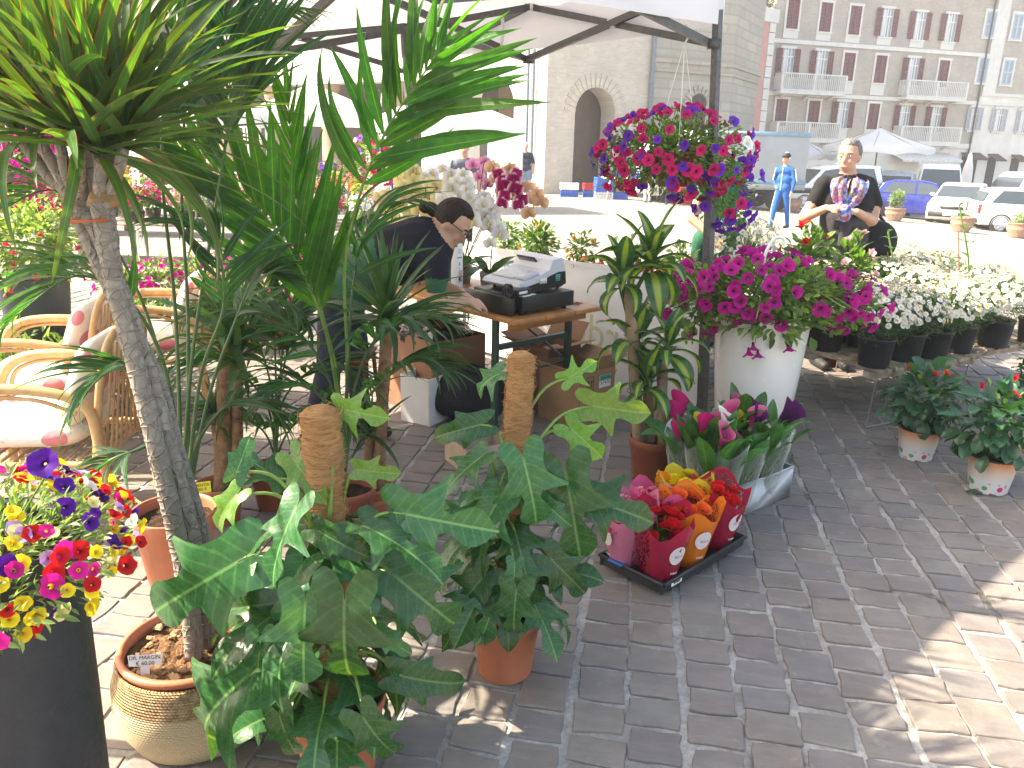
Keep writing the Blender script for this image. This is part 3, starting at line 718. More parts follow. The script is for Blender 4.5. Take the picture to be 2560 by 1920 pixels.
        frond(T, o, PP(*p), .35, .34, 16, False, 1.0, 3, .006)
build_kentias()

# ------------------------------------------------------------------ yuccas
M_YTR = mat('yucca_trunk', (.26, .155, .09), .9, .45, 30, .012, 35, .15)
YV = [blade(.38, .042, b_, .3, 8, 0, 'sword', tw, 0, k, 3, 2.).mesh('leaf', L_YUC) for k, (b_, tw) in enumerate([(.1, .2), (.3, -.3), (.6, .3), (1.0, -.4), (1.5, .4)])]
def build_yucca(px, py, r, label, stems):
    o = V((*G(px, py).xy, 0)); T = thing('yucca', label, 'potted plant', o); pot(T, r, r*1.75, M_TERRA, lip=.02)
    for (x0, y0, x1, y1, rr, nl, s) in stems:
        a = P(x0, y0, o.y)-o; e = P(x1, y1, o.y)-o; a.z = r*1.75-.06
        c = spline([a, a.lerp(e, .5)+V((U(-.01, .01), 0, 0)), e], 16)
        MB().tube(c, [rr*(1+.07*sin(i*1.9)) for i in range(17)], 12).obj('trunk', M_YTR, T, weld=True)
        for j in range(nl):
            f = j/nl; el = .08+f*1.75; az = j*2.4; d = V((sin(el)*cos(az), sin(el)*sin(az), cos(el)))
            inst('leaf', YV[min(4, int(f*3.2+U(0, 1.3)))], T, aim(c[-1]+V((0, 0, .03*(1-f))), d, U(-.4, .4), U(.8, 1.1)*s))
build_yucca(555, 1300, .105, 'yucca with two rough brown trunks in a terracotta pot on sunlit setts', [(548, 1180, 568, 850, .036, 34, 1.0), (585, 1170, 592, 905, .024, 26, .8), (545, 1180, 540, 1060, .022, 20, .6)])
build_yucca(925, 1300, .105, 'spiky yucca with slim brown trunk in a terracotta pot before the till', [(945, 1190, 968, 800, .027, 46, 1.0), (915, 1190, 925, 1090, .02, 20, .6)])

# ------------------------------------------------------------------ climbing philodendrons on coir poles
PHROWS = [(-.30, .15, .19), (-.25, .08, .265), (-.13, .015, .275), (0, 0, .22), (.07, 0, .22), (.13, 0, .24), (.185, 0, .36), (.235, 0, .475), (.275, 0, .47), (.32, 0, .27), (.38, 0, .125), (.47, 0, .095), (.57, 0, .14), (.69, 0, .195), (.81, 0, .19), (.92, 0, .125), (1.0, 0, .05), (1.07, 0, .004)]
def phil_leaf(seed, lobes=1., bend=.8, fold=.3, m=L_PHIL, wid=1.):
    r = random.Random(seed); b = MB(); k0 = r.uniform(0, 6)
    for sg in (-1, 1):
        rows = []; uvs = []; lf = lobes*r.uniform(.85, 1.15)
        for (y, xi, xo) in PHROWS:
            t = (y+.3)/1.37
            base = (.24 if y < .5 else .19)*max(0, 1-((y-.25)/.82)**2)**.5 if abs(y-.25) < .82 else .01
            xo2 = (xo*lf+base*(1-lf))*wid; row = []; uv = []
            for j in range(5):
                x = xi+(xo2-xi)*j/4; x = max(x, 0)
                ang = bend*max(0, y)**1.4; yy = y-.22*bend*max(0, y)**2*y; zz = -.42*bend*max(0, y)**2.1
                lob = max(0, 1-((y-.24)/.16)**2); fwd = x*.30*lob
                z = zz+x*fold-(.55+.2*fold)*x*x*(1+.7*lob)+.018*sin(y*17+x*9+k0+sg)*min(1, x*5)-(.25*(-y) if y < 0 else 0)*x*1.2
                row.append(V((sg*x, yy+fwd, z))); uv.append((.5+sg*x*.9, t))
            rows.append(row); uvs.append(uv)
        b.grid(rows, uvs, flip=sg < 0)
    return b.mesh('leaf', m, weld=.0008)
PHV = [phil_leaf(k, [1, .9, 1.1, .75, 1.0, .35][k % 6], [.5, .9, 1.2, .7, 1.5, 1.0][k % 6], [.38, .28, .34, .22, .42, .3][k % 6]) for k in range(12)]
PHY = [phil_leaf(k+20, [1, .6, .9][k % 3], [.6, 1.1, .4][k % 3], .4, L_PHILY) for k in range(5)]
def pole(T, o, top, base, r):
    c = spline([base, base.lerp(top, .5), top], 40)
    rs = [r*(1+.05*sin(i*1.7)+.03*sin(i*3.1)) for i in range(41)]; rs[-1] *= .82
    b = MB().tube(c+[top+(top-base).normalized()*.006], rs+[r*.45], 20); po = b.obj('moss_pole', M_COIR, T, weld=True)
    ax = (top-base).normalized(); e = ax.orthogonal().normalized(); g = ax.cross(e); fb = MB(); rr = random.Random(int(r*1e5))
    for k in range(850):
        t = rr.random(); a = rr.uniform(0, 6.28); q = base.lerp(top, t); ln = rr.uniform(.02, .07); tilt = rr.uniform(-.6, .6); pts = []
        lift = rr.uniform(.001, .004); fly = rr.random() < .3
        for s in range(4):
            aa = a+(s/3)*ln/r*cos(tilt); z = (s/3)*ln*sin(tilt)
            rad_ = r*1.06+lift+(.012*(s/3)**2*rr.random() if fly else 0)
            pts.append(q+ax*z+(e*cos(aa)+g*sin(aa))*rad_)
        fb.tube(pts, .0008, 3, cap=False)
    f = fb.obj('coir_fibres', M_FIBRE, po); f['kind'] = 'stuff'
    for z in (.25, .5, .78):
        q = base.lerp(top, z); MB().tube([q+(e*cos(a/10*6.283)+g*sin(a/10*6.283))*r*1.08+ax*.01*sin(a) for a in range(11)], .0012, 4).obj('binding_string', M_FIBRE, po)
def build_phil(o, label, top, rp, r, h, leaves, nrand, reach, zr, S):
    T = thing('philodendron', label, 'potted plant', o); pot(T, r, h, M_TERRA)
    pole(T, o, top-o, V((0, 0, h-.08)), rp)
    petm = M_STEM
    def petiole(q):
        hub = V((U(-.03, .03), U(-.03, .03), max(h*.8, min(q.z*.75, top.z*.8)))); m = hub.lerp(q, .55)+V((0, 0, .07)); c = spline([hub, m, q], 12)
        MB().tube(c, [.0065-.0003*i for i in range(13)], 6).obj('petiole', petm, T, weld=True)
    for (bx, by, by_, tx, ty, ty_, roll, v, yg) in leaves:
        q, e = P(bx, by, o.y+by_)-o, P(tx, ty, o.y+ty_)-o; petiole(q); d = e-q
        me = PHY[v % 5] if yg else PHV[v % 12]
        inst('leaf', me, T, aim(q, d, roll, d.length/1.0, V((0, -.75, .66))))
    for k in range(nrand):
        a = k*2.4+U(-.3, .3); z = U(*zr); rr = reach*U(.35, 1.)*(1.-.45*z/1.1); q = V((rr*cos(a)*.72, rr*sin(a)*.72, z)); petiole(q)
        out = V((cos(a), sin(a), U(-.9, .25))); inst('leaf', PHV[rnd.randrange(12)], T, aim(q, out, U(-.5, .5), S*U(.75, 1.1)))
o1 = V((-.455, 1.83, 0)); t1 = P(800, 1022, 1.86)
build_phil(o1, 'large glossy philodendron climbing a thick coir pole beside the jute basket', t1, .049, .13, .24, [
    (738, 1275, -.18, 640, 1470, -.26, .5, 0, 0), (861, 1507, -.27, 852, 1795, -.32, 0., 1, 0), (763, 1512, -.25, 752, 1752, -.3, -.15, 6, 0),
    (996, 1447, -.1, 1192, 1612, -.16, .1, 2, 0), (1014, 1285, -.02, 1252, 1334, -.08, .3, 0, 0), (912, 1800, -.28, 1010, 1945, -.3, .2, 7, 0),
    (590, 1408, -.16, 293, 1578, -.2, -.3, 3, 0), (602, 1705, -.24, 356, 1914, -.26, .2, 2, 0), (592, 1180, -.1, 632, 1072, -.06, .4, 5, 0),
    (590, 1240, -.1, 492, 1345, -.14, .2, 1, 1), (735, 1150, .02, 810, 1260, -.06, .2, 2, 1), (858, 1022, .05, 968, 1050, .0, .5, 3, 1),
    (1005, 1690, -.15, 1185, 1732, -.18, .3, 5, 0), (955, 1585, -.2, 1035, 1645, -.24, .1, 11, 0), (706, 1505, -.12, 466, 1540, -.14, -.2, 8, 0),
    (700, 1795, -.2, 742, 1930, -.22, .1, 9, 0), (905, 1175, .0, 1010, 1190, -.02, .4, 1, 1), (650, 1600, -.2, 640, 1740, -.25, -.3, 4, 0),
    (1000, 1340, -.05, 985, 1240, -.02, .2, 5, 0), (690, 1195, .0, 590, 1120, .02, .3, 0, 0), (640, 1640, -.05, 560, 1830, -.1, .2, 6, 0), (800, 1330, -.1, 920, 1400, -.16, .2, 5, 0)], 34, .30, (.2, .78), .235)
o2 = V((*G(1262, 1672).xy, 0)); t2 = P(1304, 884, o2.y+.04)
build_phil(o2, 'philodendron on a slim leaning coir pole in a bright terracotta pot on open setts', t2, .0415, .115, .225, [
    (1311, 1157, -.16, 1362, 1362, -.22, .0, 1, 0), (1416, 1193, -.05, 1460, 1436, -.12, .1, 6, 0), (1199, 1145, -.12, 1085, 1232, -.18, .4, 0, 0),
    (1462, 1244, 0, 1668, 1312, -.05, .2, 3, 0), (1428, 1072, .06, 1524, 1158, .05, .3, 0, 1), (1480, 1015, .1, 1640, 1038, .1, .5, 2, 1),
    (1200, 1062, -.02, 1055, 1098, -.05, -.3, 5, 0), (1245, 935, .05, 1155, 985, .05, .2, 2, 0), (1287, 1415, -.2, 1280, 1505, -.24, .0, 4, 0),
    (1365, 1260, -.1, 1440, 1330, -.15, .3, 5, 0), (1180, 1290, -.1, 1060, 1330, -.15, -.2, 0, 0), (1240, 1260, -.14, 1150, 1420, -.2, -.1, 10, 0),
    (1290, 1480, -.22, 1275, 1640, -.25, .1, 1, 0), (1380, 1400, -.1, 1490, 1510, -.12, .2, 9, 0), (1210, 1440, -.15, 1110, 1560, -.2, -.2, 8, 0), (1420, 945, .1, 1500, 900, .1, .4, 5, 1)], 36, .27, (.17, .75), .21)

# ------------------------------------------------------------------ corn plant (dracaena with striped leaves)
CV = [blade(.31, .108, b_, .30, 10, 0, 'oval', tw, .03, k, 5, 1.4).mesh('leaf', L_CORN) for k, (b_, tw) in enumerate([(.5, .2), (1.1, -.3), (1.6, .3), (2.1, -.3), (2.6, .4)])]
M_CWOOD = mat('corn_cane_bark', (.29, .20, .13), .85, .35, 14, .006, 40, .2)
def build_corn():
    o = V((*G(1626, 1195).xy, 0)); T = thing('corn_plant', 'corn plant with yellow striped leaves on three cut canes in a brown pot', 'potted plant', o)
    pot(T, .125, .235, M_TERRA2, lip=.045); y = o.y
    canes = [((1600, 1095), (1574, 712), .030, -.01), ((1628, 1085), (1615, 880), .026, .03), ((1660, 1100), (1655, 885), .027, -.03)]
    for (a, b, r, dy) in canes:
        p, q = P(*a, y+dy)-o, P(*b, y+dy)-o; p.z = .16
        c = spline([p, p.lerp(q, .5), q], 14); cn = MB().tube(c, [r*(1+.04*sin(i*1.3)) for i in range(15)], 14).obj('cane', M_CWOOD, T, weld=True)
        MB().lathe([(.0, .003), (r*.9, .002), (r*1.02, -.004)], 14).obj('wax_seal', mat('dark_wax', (.06, .02, .015), .5), cn, Mx.Translation(c[-1]))
    ros = [((1560, 735), (1555, 680), 0, 13, .85), ((1590, 725), (1632, 640), 0, 17, .95), ((1606, 890), (1592, 838), .03, 12, .9), ((1660, 890), (1672, 850), -.03, 11, .75), ((1630, 985), (1618, 940), -.05, 13, .85)]
    for (a, b, dy, n, s) in ros:
        p, q = P(*a, y+dy)-o, P(*b, y+dy-.02)-o
        MB().tube(spline([p, p.lerp(q, .5)+V((.0, -.015, 0)), q], 8), [.012-.0004*i for i in range(9)], 8).obj('shoot', M_STEMD, T, weld=True)
        for j in range(n):
            f = j/n; el = .15+f*1.5; az = j*2.4+U(-.2, .2); d = V((sin(el)*cos(az), sin(el)*sin(az), cos(el)))
            inst('leaf', CV[min(4, int(f*3.3+U(0, 1.2)))], T, aim(q-V((0, 0, .09*f)), d, U(-.3, .3), s*U(.75, 1.1)))
build_corn()
# ------------------------------------------------------------------ flower library
def trumpet(r, m, lobes=5, depth=.9, seed=0, notch=.10, flare=1., rings=6, seg=20):
    """petunia: a funnel that opens along +Y into a lobed, wavy limb; UV v runs from throat to rim"""
    q = random.Random(seed); b = MB(); rows = []; uvs = []; ph = q.uniform(0, 6)
    for i in range(rings):
        t = i/(rings-1); rr = r*(.10+.90*t**1.25); y = depth*r*(t**.55)*(.95-.25*t*flare)
        row = []; uv = []
        for j in range(seg):
            a = 2*pi*j/seg; lob = 1-notch*t*t*(.5+.5*cos(lobes*a))**2+.03*t*sin(3*a+ph)
            wy = .10*r*t*t*sin(lobes*a*1.0+ph)+.06*r*t*t*sin(2*a+ph*2)
            row.append(V((rr*lob*cos(a), y+wy, rr*lob*sin(a)))); uv.append((j/seg, t))
        rows.append(row); uvs.append(uv)
    b.grid(rows, uvs, close=True)
    return b.mesh('flower', m)
def foliage(n, fn, size, seed, asp=.42, droop=.3, stems=True):
    """many small folded leaves; fn(r) gives (point, outward direction). UV u random per leaf"""
    r = random.Random(seed); b = MB()
    for k in range(n):
        p, d = fn(r); d = V(d)+V((r.uniform(-.7, .7), r.uniform(-.7, .7), r.uniform(-.5, .6))); s = size*r.uniform(.6, 1.25); d.normalize()
        m = aim(p, d, r.uniform(-.8, .8), s); u = r.random(); w = asp/2
        pts = [V((0, 0, 0)), V((w, .42, .08)), V((0, .48, 0)), V((-w, .42, .08)), V((0, 1, -droop*.4)), V((w*.75, .75, 0)), V((-w*.75, .75, 0))]
        q = [m @ x for x in pts]; uv = lambda *t: [(u, x) for x in t]
        b.face([q[0], q[1], q[2]], uv(0, .4, .4)); b.face([q[0], q[2], q[3]], uv(0, .4, .4))
        b.face([q[2], q[1], q[5], q[4]], uv(.4, .4, .7, 1)); b.face([q[3], q[2], q[4], q[6]], uv(.4, .4, 1, .7))
    return b
def shell(c, r, lo=.55, zlo=-1., zhi=1.):
    c = V(c)
    def f(q):
        while True:
            d = V((q.uniform(-1, 1), q.uniform(-1, 1), q.uniform(zlo, zhi)))
            if .05 < d.length <= 1: break
        d.normalize(); k = q.uniform(lo, 1.); return c+V((d.x*r[0]*k, d.y*r[1]*k, d.z*r[2]*k)), d
    return f
T_PET = tuft('petunia_foliage', (.06, .12, .03), (.22, .33, .08)); T_DARK = tuft('dark_foliage', (.02, .065, .022), (.06, .14, .04)); T_MID = tuft('mid_foliage', (.045, .10, .03), (.15, .25, .06))
T_FEATH = tuft('feathery_foliage', (.04, .10, .05), (.13, .23, .10)); T_PALE = tuft('pale_foliage', (.10, .17, .06), (.30, .40, .16))
C_CER = petal('cerise_petal', (.62, .012, .14), (.16, .0, .03)); C_VIO = petal('violet_petal', (.16, .025, .46), (.05, .0, .16)); C_WHT = petal('white_petal', (.80, .80, .74), (.55, .55, .2))
C_MAG = petal('magenta_petal', (.46, .008, .22), (.05, .0, .05)); C_YEL = petal('yellow_petal', (.83, .62, .03), (.7, .25, .0)); C_RED = petal('red_petal', (.55, .01, .015), (.15, .0, .0)); C_PNK = petal('pink_petal', (.72, .16, .30), (.5, .02, .1))
C_PURP = petal('deep_purple_petal', (.07, .006, .22), (.01, .0, .04)); C_CRM = petal('pale_yellow_petal', (.82, .74, .34), (.75, .5, .05)); C_MAGY = petal('magenta_petal_yellow_eye', (.58, .01, .22), (.8, .45, .0)); C_SALM = petal('coral_petal', (.75, .13, .06), (.5, .05, .0)); C_LILAC = petal('lilac_petal', (.45, .28, .62), (.3, .1, .4))
def flowers(T, n, fn, meshes, wts, size=1., jit=.55, seed=1, face=None, name='flower'):
    r = random.Random(seed)
    for k in range(n):
        p, d = fn(r); d = (V(d)+V((r.uniform(-jit, jit), r.uniform(-jit, jit), r.uniform(-jit, jit)))+(V(face) if face else V((0, 0, 0)))).normalized()
        inst(name, r.choices(meshes, wts)[0], T, aim(p, d, r.uniform(0, 6.28), size*r.uniform(.66, 1.14)))
PT = {k: [trumpet(.037, m, seed=s, depth=.75) for s in (1, 2, 3)] for k, m in dict(cer=C_CER, vio=C_VIO, wht=C_WHT, mag=C_MAG).items()}
PT['side'] = [trumpet(.035, C_MAG, seed=s, depth=1.5, flare=.3) for s in (4, 5)]
CB = {k: [trumpet(.0245, m, seed=s, depth=.8, rings=5, seg=15) for s in (1, 2, 3)] for k, m in dict(yel=C_YEL, red=C_RED, mag=C_MAGY, purp=C_PURP, crm=C_CRM, lil=C_LILAC, wht=C_WHT, pnk=C_PNK).items()}
def mixl(D, **w):
    ms, ws = [], []
    for k, x in w.items():
        for m in D[k]: ms.append(m); ws.append(x)
    return ms, ws

# ---- hanging petunia basket on the tent bar
def build_hanging():
    c = P(1690, 385, A0.y+.12); T = thing('hanging_basket', 'cerise and violet petunias spilling from a hanging pot under the tent corner', 'hanging basket', c)
    MB().lathe([(.0, -.16), (.10, -.16), (.155, .02), (.165, .02), (.165, .035), (.15, .035)], 24).obj('pot', M_TERRA2, T, TR((0, 0, -.02)), weld=True)
    f1 = shell((0, 0, .0), (.43, .40, .24), .15, -.8, 1); f2 = shell((.30, .0, -.18), (.19, .19, .22), .4, -1, .5); f3 = shell((-.30, 0, -.06), (.17, .2, .16), .4)
    b = foliage(3400, f1, .042, 11); b.add(foliage(420, f2, .04, 12)); b.add(foliage(300, f3, .04, 13))
    o = b.obj('foliage', T_PET, T); o['kind'] = 'stuff'
    ms, ws = mixl(PT, cer=5, vio=2.2, wht=.12)
    flowers(T, 205, shell((0, 0, 0), (.46, .43, .265), .93, -.75, 1), ms, ws, 1.0, .6, 4, (0, -.45, 0))
    flowers(T, 22, shell((-.31, -.05, -.05), (.18, .2, .17), .95), *mixl(PT, cer=5, vio=1, wht=1.2), 1., .3, 5, (0, -.5, 0))
    flowers(T, 46, shell((.31, -.03, -.2), (.2, .2, .24), .93), *mixl(PT, vio=6, cer=1.2), .95, .3, 6, (0, -.5, 0))
    hk = V((c.x+.0, c.y, 2.24))-c
    for a in (.4, 2.5, 4.6): MB().tube([hk, V((.15*cos(a), .15*sin(a), .0))], .0028, 5).obj('cord', M_WPLAST, T)
    MB().tube([hk+V((0, 0, -.01)), hk+V((.02, 0, .03)), hk+V((.0, .0, .09)), hk+V((-.03, 0, .07))], .006, 6).obj('hook', M_WPLAST, T)
build_hanging()

# ---- white vase with the magenta petunia
M_VASE = mat('gloss_white_vase', (.76, .74, .70), .22, .03, 4, 0, 60, .5, coat=.3)
def build_vase():
    o = V((*P(1873, 1085, 4.42).xy, 0)); V1 = thing('tall_planter', 'tall glossy white tapered planter beside the tent post', 'planter', o)
    MB().lathe([(.0, .002), (.185, 0), (.195, .01), (.235, .45), (.262, .79), (.262, .805), (.252, .805), (.246, .76)], 48).obj('vase_body', M_VASE, V1, weld=True)
    MB().lathe([(.0, .76), (.2, .762), (.248, .75)], 32).obj('soil', M_SOIL, V1)
    T = thing('petunia', 'trailing magenta petunia with white hanger hook overflowing the tall white planter', 'flowering plant', o+V((0, 0, .755)))
    pot(T, .15, .1, M_WPLAST)
    f1 = shell((-.01, 0, .16), (.50, .36, .17), .35, -.6, 1)
    b = foliage(2300, f1, .055, 21, .5); b.add(foliage(300, shell((-.42, -.05, .06), (.2, .15, .17), .3), .05, 22, .5)); b.add(foliage(300, shell((.42, 0, .1), (.2, .2, .15), .3), .05, 23, .5)); b.add(foliage(160, shell((0, -.27, .03), (.3, .05, .08), .3), .07, 24, .6))
    fo = b.obj('foliage', T_PET, T); fo['kind'] = 'stuff'
    ms = PT['mag']*3+PT['side']*2; ws = [1]*len(ms)
    flowers(T, 105, shell((0, 0, .17), (.53, .38, .19), .93, -.35, 1), ms, ws, 1.08, .4, 7, (0, -.45, .1))
    flowers(T, 26, shell((-.45, -.05, .06), (.2, .15, .17), .9), ms, ws, 1., .4, 8, (0, -.4, -.2)); flowers(T, 34, shell((.45, -.02, .12), (.2, .2, .15), .9), ms, ws, 1.05, .4, 9, (0, -.4, 0))
    for x, z in ((-.13, -.07), (-.1, -.11), (.06, -.07), (-.15, -.1)): inst('flower', PT['side'][0], T, aim((x, -.29, z+.01), (.1, -.3, -.9), 0, 1.05))
    for k in range(14):
        a = U(0, 6.28); e = V((.55*cos(a), .4*sin(a)-.05, U(-.02, .16))); MB().tube(spline([(0, 0, .05), e*.5+V((0, 0, .14)), e], 8), .003, 5).obj('stem', M_STEM, T)
    h = P(1915, 690, o.y-.12)-T.location
    for dx in (-.07, -.02, .03): MB().tube([h+V((dx*1.2, .03, -.22)), h], .0032, 5).obj('hanger_rod', M_WPLAST, T)
    MB().tube(spline([h, h+V((-.02, 0, .1)), h+V((.02, 0, .2)), h+V((.07, 0, .2)), h+V((.075, 0, .16))], 16), .009, 8).obj('hanger_hook', M_WPLAST, T)
build_vase()

# ---- calla lilies wrapped in clear film, standing in a clear crate
M_FILM = glass('clear_film', (.93, .97, .95), .05, .12); M_CRATE = glass('clear_crate', (.88, .91, .95), .02, .3)
def calla(m):
    b = MB(); rows = []; uvs = []
    for i in range(9):
        t = i/8; row = []; uv = []
        for j in range(17):
            a = -pi*1.05+2.1*pi*j/16; rr = .006+.026*t**1.6; lip = (1+.9*max(0, cos(a))*t**2)
            row.append(V((rr*sin(a)*1.15, .075*t+.03*max(0, cos(a))*t**2, rr*cos(a)*lip-.012*t**3*max(0, cos(a))))); uv.append((j/16, t))
        rows.append(row); uvs.append(uv)
    b.grid(rows, uvs); b.tube([(0, .02, 0), (0, .06, .004)], [.004, .003], 6)
    return b.mesh('calla_flower', m)
CAL = [calla(petal(n, c, th, rim)) for n, c, th, rim in (('calla_pink', (.66, .06, .22), (.25, .4, .1), (.75, .2, .35)), ('calla_white', (.82, .82, .76), (.5, .6, .3), None), ('calla_yellow', (.85, .66, .05), (.4, .5, .1), None), ('calla_purple', (.12, .015, .13), (.1, .2, .05), None), ('calla_magenta', (.55, .015, .16), (.25, .3, .1), None))]
L_CAL = leaf('calla_leaf', (.035, .13, .035), (.08, .32, .02), .3, .3, rib=(.1, .22, .06), orand=.3, ribw=.03)
CLV = [blade(.26, .085, b_, .3, 9, 0, 'oval', tw, .02, k, 5).mesh('leaf', L_CAL) for k, (b_, tw) in enumerate([(.3, .2), (.7, -.3), (1.2, .2)])]
def sleeve(h, r0, r1, m, n=22, seed=0, cut=.0, wav=.05):
    """cone of wrapping film; the rim is scalloped and higher at the back"""
    q = random.Random(seed); b = MB(); rows = []; uvs = []
    for i in range(9):
        t = i/8; row = []; uv = []
        for j in range(n):
            a = 2*pi*j/n; rr = r0+(r1-r0)*t**.85; rr *= 1+wav*sin(3*a+seed)*t+.035*sin(7*a+seed*3+t*4)
            z = h*t+(t**3)*(.03*sin(4*a+seed)+cut*sin(a)); row.append(V((rr*cos(a), rr*sin(a), z))); uv.append((j/n, t))
        rows.append(row); uvs.append(uv)
    # close with matching u
    for i in range(9): rows[i].append(rows[i][0]); uvs[i].append((1., i/8))
    return b.grid(rows, uvs)
def build_callas():
    o = V((*G(1800, 1262).xy, 0)); d = V((.42, -.0, 0))
    crates = []
    cr = thing('clear_crate', 'low transparent plastic crate holding the wrapped calla lilies', 'crate', o+V((.045, .05, 0)), R(38))
    w_, l_, h_ = .30, .62, .16
    MB().box((0, 0, .006), (l_, w_, .006)).obj('crate_floor', M_CRATE, cr)
    for (c, s) in (((0, -w_/2, h_/2), (l_, .003, h_)), ((0, w_/2, h_/2), (l_, .003, h_)), ((-l_/2, 0, h_/2), (.003, w_-.004, h_)), ((l_/2, 0, h_/2), (.003, w_-.004, h_))): MB().box(c, s).obj('crate_wall', M_CRATE, cr)
    MB().tube([(-l_/2, -w_/2, h_), (l_/2, -w_/2, h_), (l_/2, w_/2, h_), (-l_/2, w_/2, h_), (-l_/2, -w_/2, h_)], .006, 6).obj('crate_rim', M_CRATE, cr)
    spec = [(-.22, -.075, 1, 'calla with white spathes in clear film, beside the terracotta corn plant pot'), (-.05, -.075, 0, 'calla with pink spathes in clear film at the near edge of the clear crate'), (.14, -.075, 3, 'calla mostly of broad leaves and purple spathes in clear film'), (-.2, .08, 4, 'calla with magenta spathes in clear film close to the tent post'), (-.03, .08, 2, 'calla with one yellow spathe in clear film before the white planter'), (.17, .08, 0, 'calla with tall leaves and few pink spathes at the far end of the clear crate')]
    rz = R(38); cz = Mx.Rotation(rz, 3, 'Z')
    for k, (x, y, ci, lb) in enumerate(spec):
        p = o+V((.045, .05, 0))+cz @ V((x, y, .012)); T = thing('calla_lily', lb, 'flowering plant', p, U(0, 6))
        pot(T, .06, .11, M_BLACKP, n=16); q = random.Random(k)
        for j in range(13):
            a = j*2.4; el = .12+.035*j; dd = V((sin(el)*cos(a), sin(el)*sin(a), cos(el))); s0 = V((.03*cos(a), .03*sin(a), .1))
            e = s0+dd*q.uniform(.08, .2); MB().tube([s0, s0.lerp(e, .5)+V((0, 0, .01)), e], .004, 5).obj('leaf_stalk', M_STEM, T); inst('leaf', CLV[j % 3], T, aim(e, dd+V((0, 0, .2)), q.uniform(-.4, .4), q.uniform(.75, 1.15)))
        for j in range(4 if ci != 2 else 3):
            a = q.uniform(0, 6.28); el = q.uniform(.05, .4); dd = V((sin(el)*cos(a), sin(el)*sin(a), cos(el))); e = V((.02*cos(a), .02*sin(a), .1))+dd*q.uniform(.2, .31)
            MB().tube([(.02*cos(a), .02*sin(a), .1), e], .0045, 5).obj('flower_stalk', M_STEM, T); fc = ci if q.random() < .8 else q.choice([0, 4, 1])
            inst('calla_flower', CAL[fc], T, aim(e, dd+V((0, -.5, .1)), q.uniform(-1, 1), q.uniform(1.0, 1.35)))
        sleeve(.37, .066, .145, M_FILM, seed=k).obj('film_sleeve', M_FILM, T)
build_callas()

# ---- begonias in printed film on a black tray
def m_sleeve(name, c, pattern=True, badge=(.8, .74, .74)):
    """printed film: one third solid colour, the rest clear with a lace print"""
    m, t, N, L, bs = _nodes(name); u, v = uvxy(N, L)
    tc = N.new('ShaderNodeTexCoord'); vo = N.new('ShaderNodeTexVoronoi'); vo.feature = 'DISTANCE_TO_EDGE'; vo.inputs['Scale'].default_value = 34
    L.new(tc.outputs['Object'], vo.inputs['Vector']); v2 = N.new('ShaderNodeTexVoronoi'); v2.inputs['Scale'].default_value = 16; L.new(tc.outputs['Object'], v2.inputs['Vector'])
    wv = mth(N, L, 'SINE', mth(N, L, 'MULTIPLY', v2.outputs[0], 42.))
    lace = mth(N, L, 'MAXIMUM', ramp(N, L, vo.outputs[0], [(.06, 1.), (.10, 0.)]), ramp(N, L, wv, [(.45, 0.), (.6, 1.)]))
    solid = mth(N, L, 'GREATER_THAN', u, .62)
    rimb = mth(N, L, 'GREATER_THAN', v, .93)
    cov = mth(N, L, 'MAXIMUM', mth(N, L, 'MAXIMUM', solid, rimb), mth(N, L, 'MULTIPLY', lace, .8))
    cov = mth(N, L, 'ADD', mth(N, L, 'MULTIPLY', cov, .86), .12)
    bs.inputs['Base Color'].default_value = (*c, 1); bs.inputs['Roughness'].default_value = .16; bs.inputs['Specular IOR Level'].default_value = .6
    tl = N.new('ShaderNodeBsdfTranslucent'); tl.inputs[0].default_value = (*c, 1); mm = N.new('ShaderNodeMixShader'); mm.inputs[0].default_value = .35
    L.new(bs.outputs[0], mm.inputs[1]); L.new(tl.outputs[0], mm.inputs[2])
    tr = N.new('ShaderNodeBsdfTransparent'); tr.inputs[0].default_value = (*[.75+.25*x for x in c], 1); mx = N.new('ShaderNodeMixShader'); L.new(cov, mx.inputs[0])
    L.new(tr.outputs[0], mx.inputs[1]); L.new(mm.outputs[0], mx.inputs[2]); L.new(mx.outputs[0], N['Material Output'].inputs[0])
    bump(N, L, noise(N, L, 26, 3, tc.outputs['Object']), .004, bs); return m
def begonia(m, seed, r=.034):
    """double bloom: rings of cupped round petals"""
    q = random.Random(seed); b = MB()
    for ring, (n, tilt, s) in enumerate(((6, 1.25, 1.), (6, .85, .8), (5, .5, .6), (4, .2, .4))):
        for k in range(n):
            a = 2*pi*k/n+ring*.5+q.uniform(-.15, .15); d = V((cos(a)*sin(tilt), cos(tilt), sin(a)*sin(tilt)))
            mx = aim(V((0, .004*ring, 0)), d, 0, r*s, V((0, 1, 0))); rows = []; uvs = []
            for i in range(5):
                t = i/4; w = .62*sin(pi*min(1, t*.80+.08))**.6
                rows.append([mx @ V(((j/3-.5)*2*w, t, .28*t*t+.22*((j/3-.5)*2)**2*w)) for j in range(4)]); uvs.append([(j/3, .2+.8*t) for j in range(4)])
            b.grid(rows, uvs)
    return b.mesh('begonia_flower', m)
BC = {n: [begonia(petal('begonia_'+n, c, t, rim), s) for s in (1, 2)] for n, c, t, rim in (('red', (.68, .012, .02), (.5, 0, 0), None), ('pink', (.72, .10, .19), (.6, .03, .08), (.85, .5, .55)), ('orange', (.80, .17, .035), (.6, .06, .0), None), ('yellow', (.86, .70, .03), (.8, .45, .0), None), ('cerise', (.70, .03, .14), (.5, .01, .05), (.85, .45, .5)))}
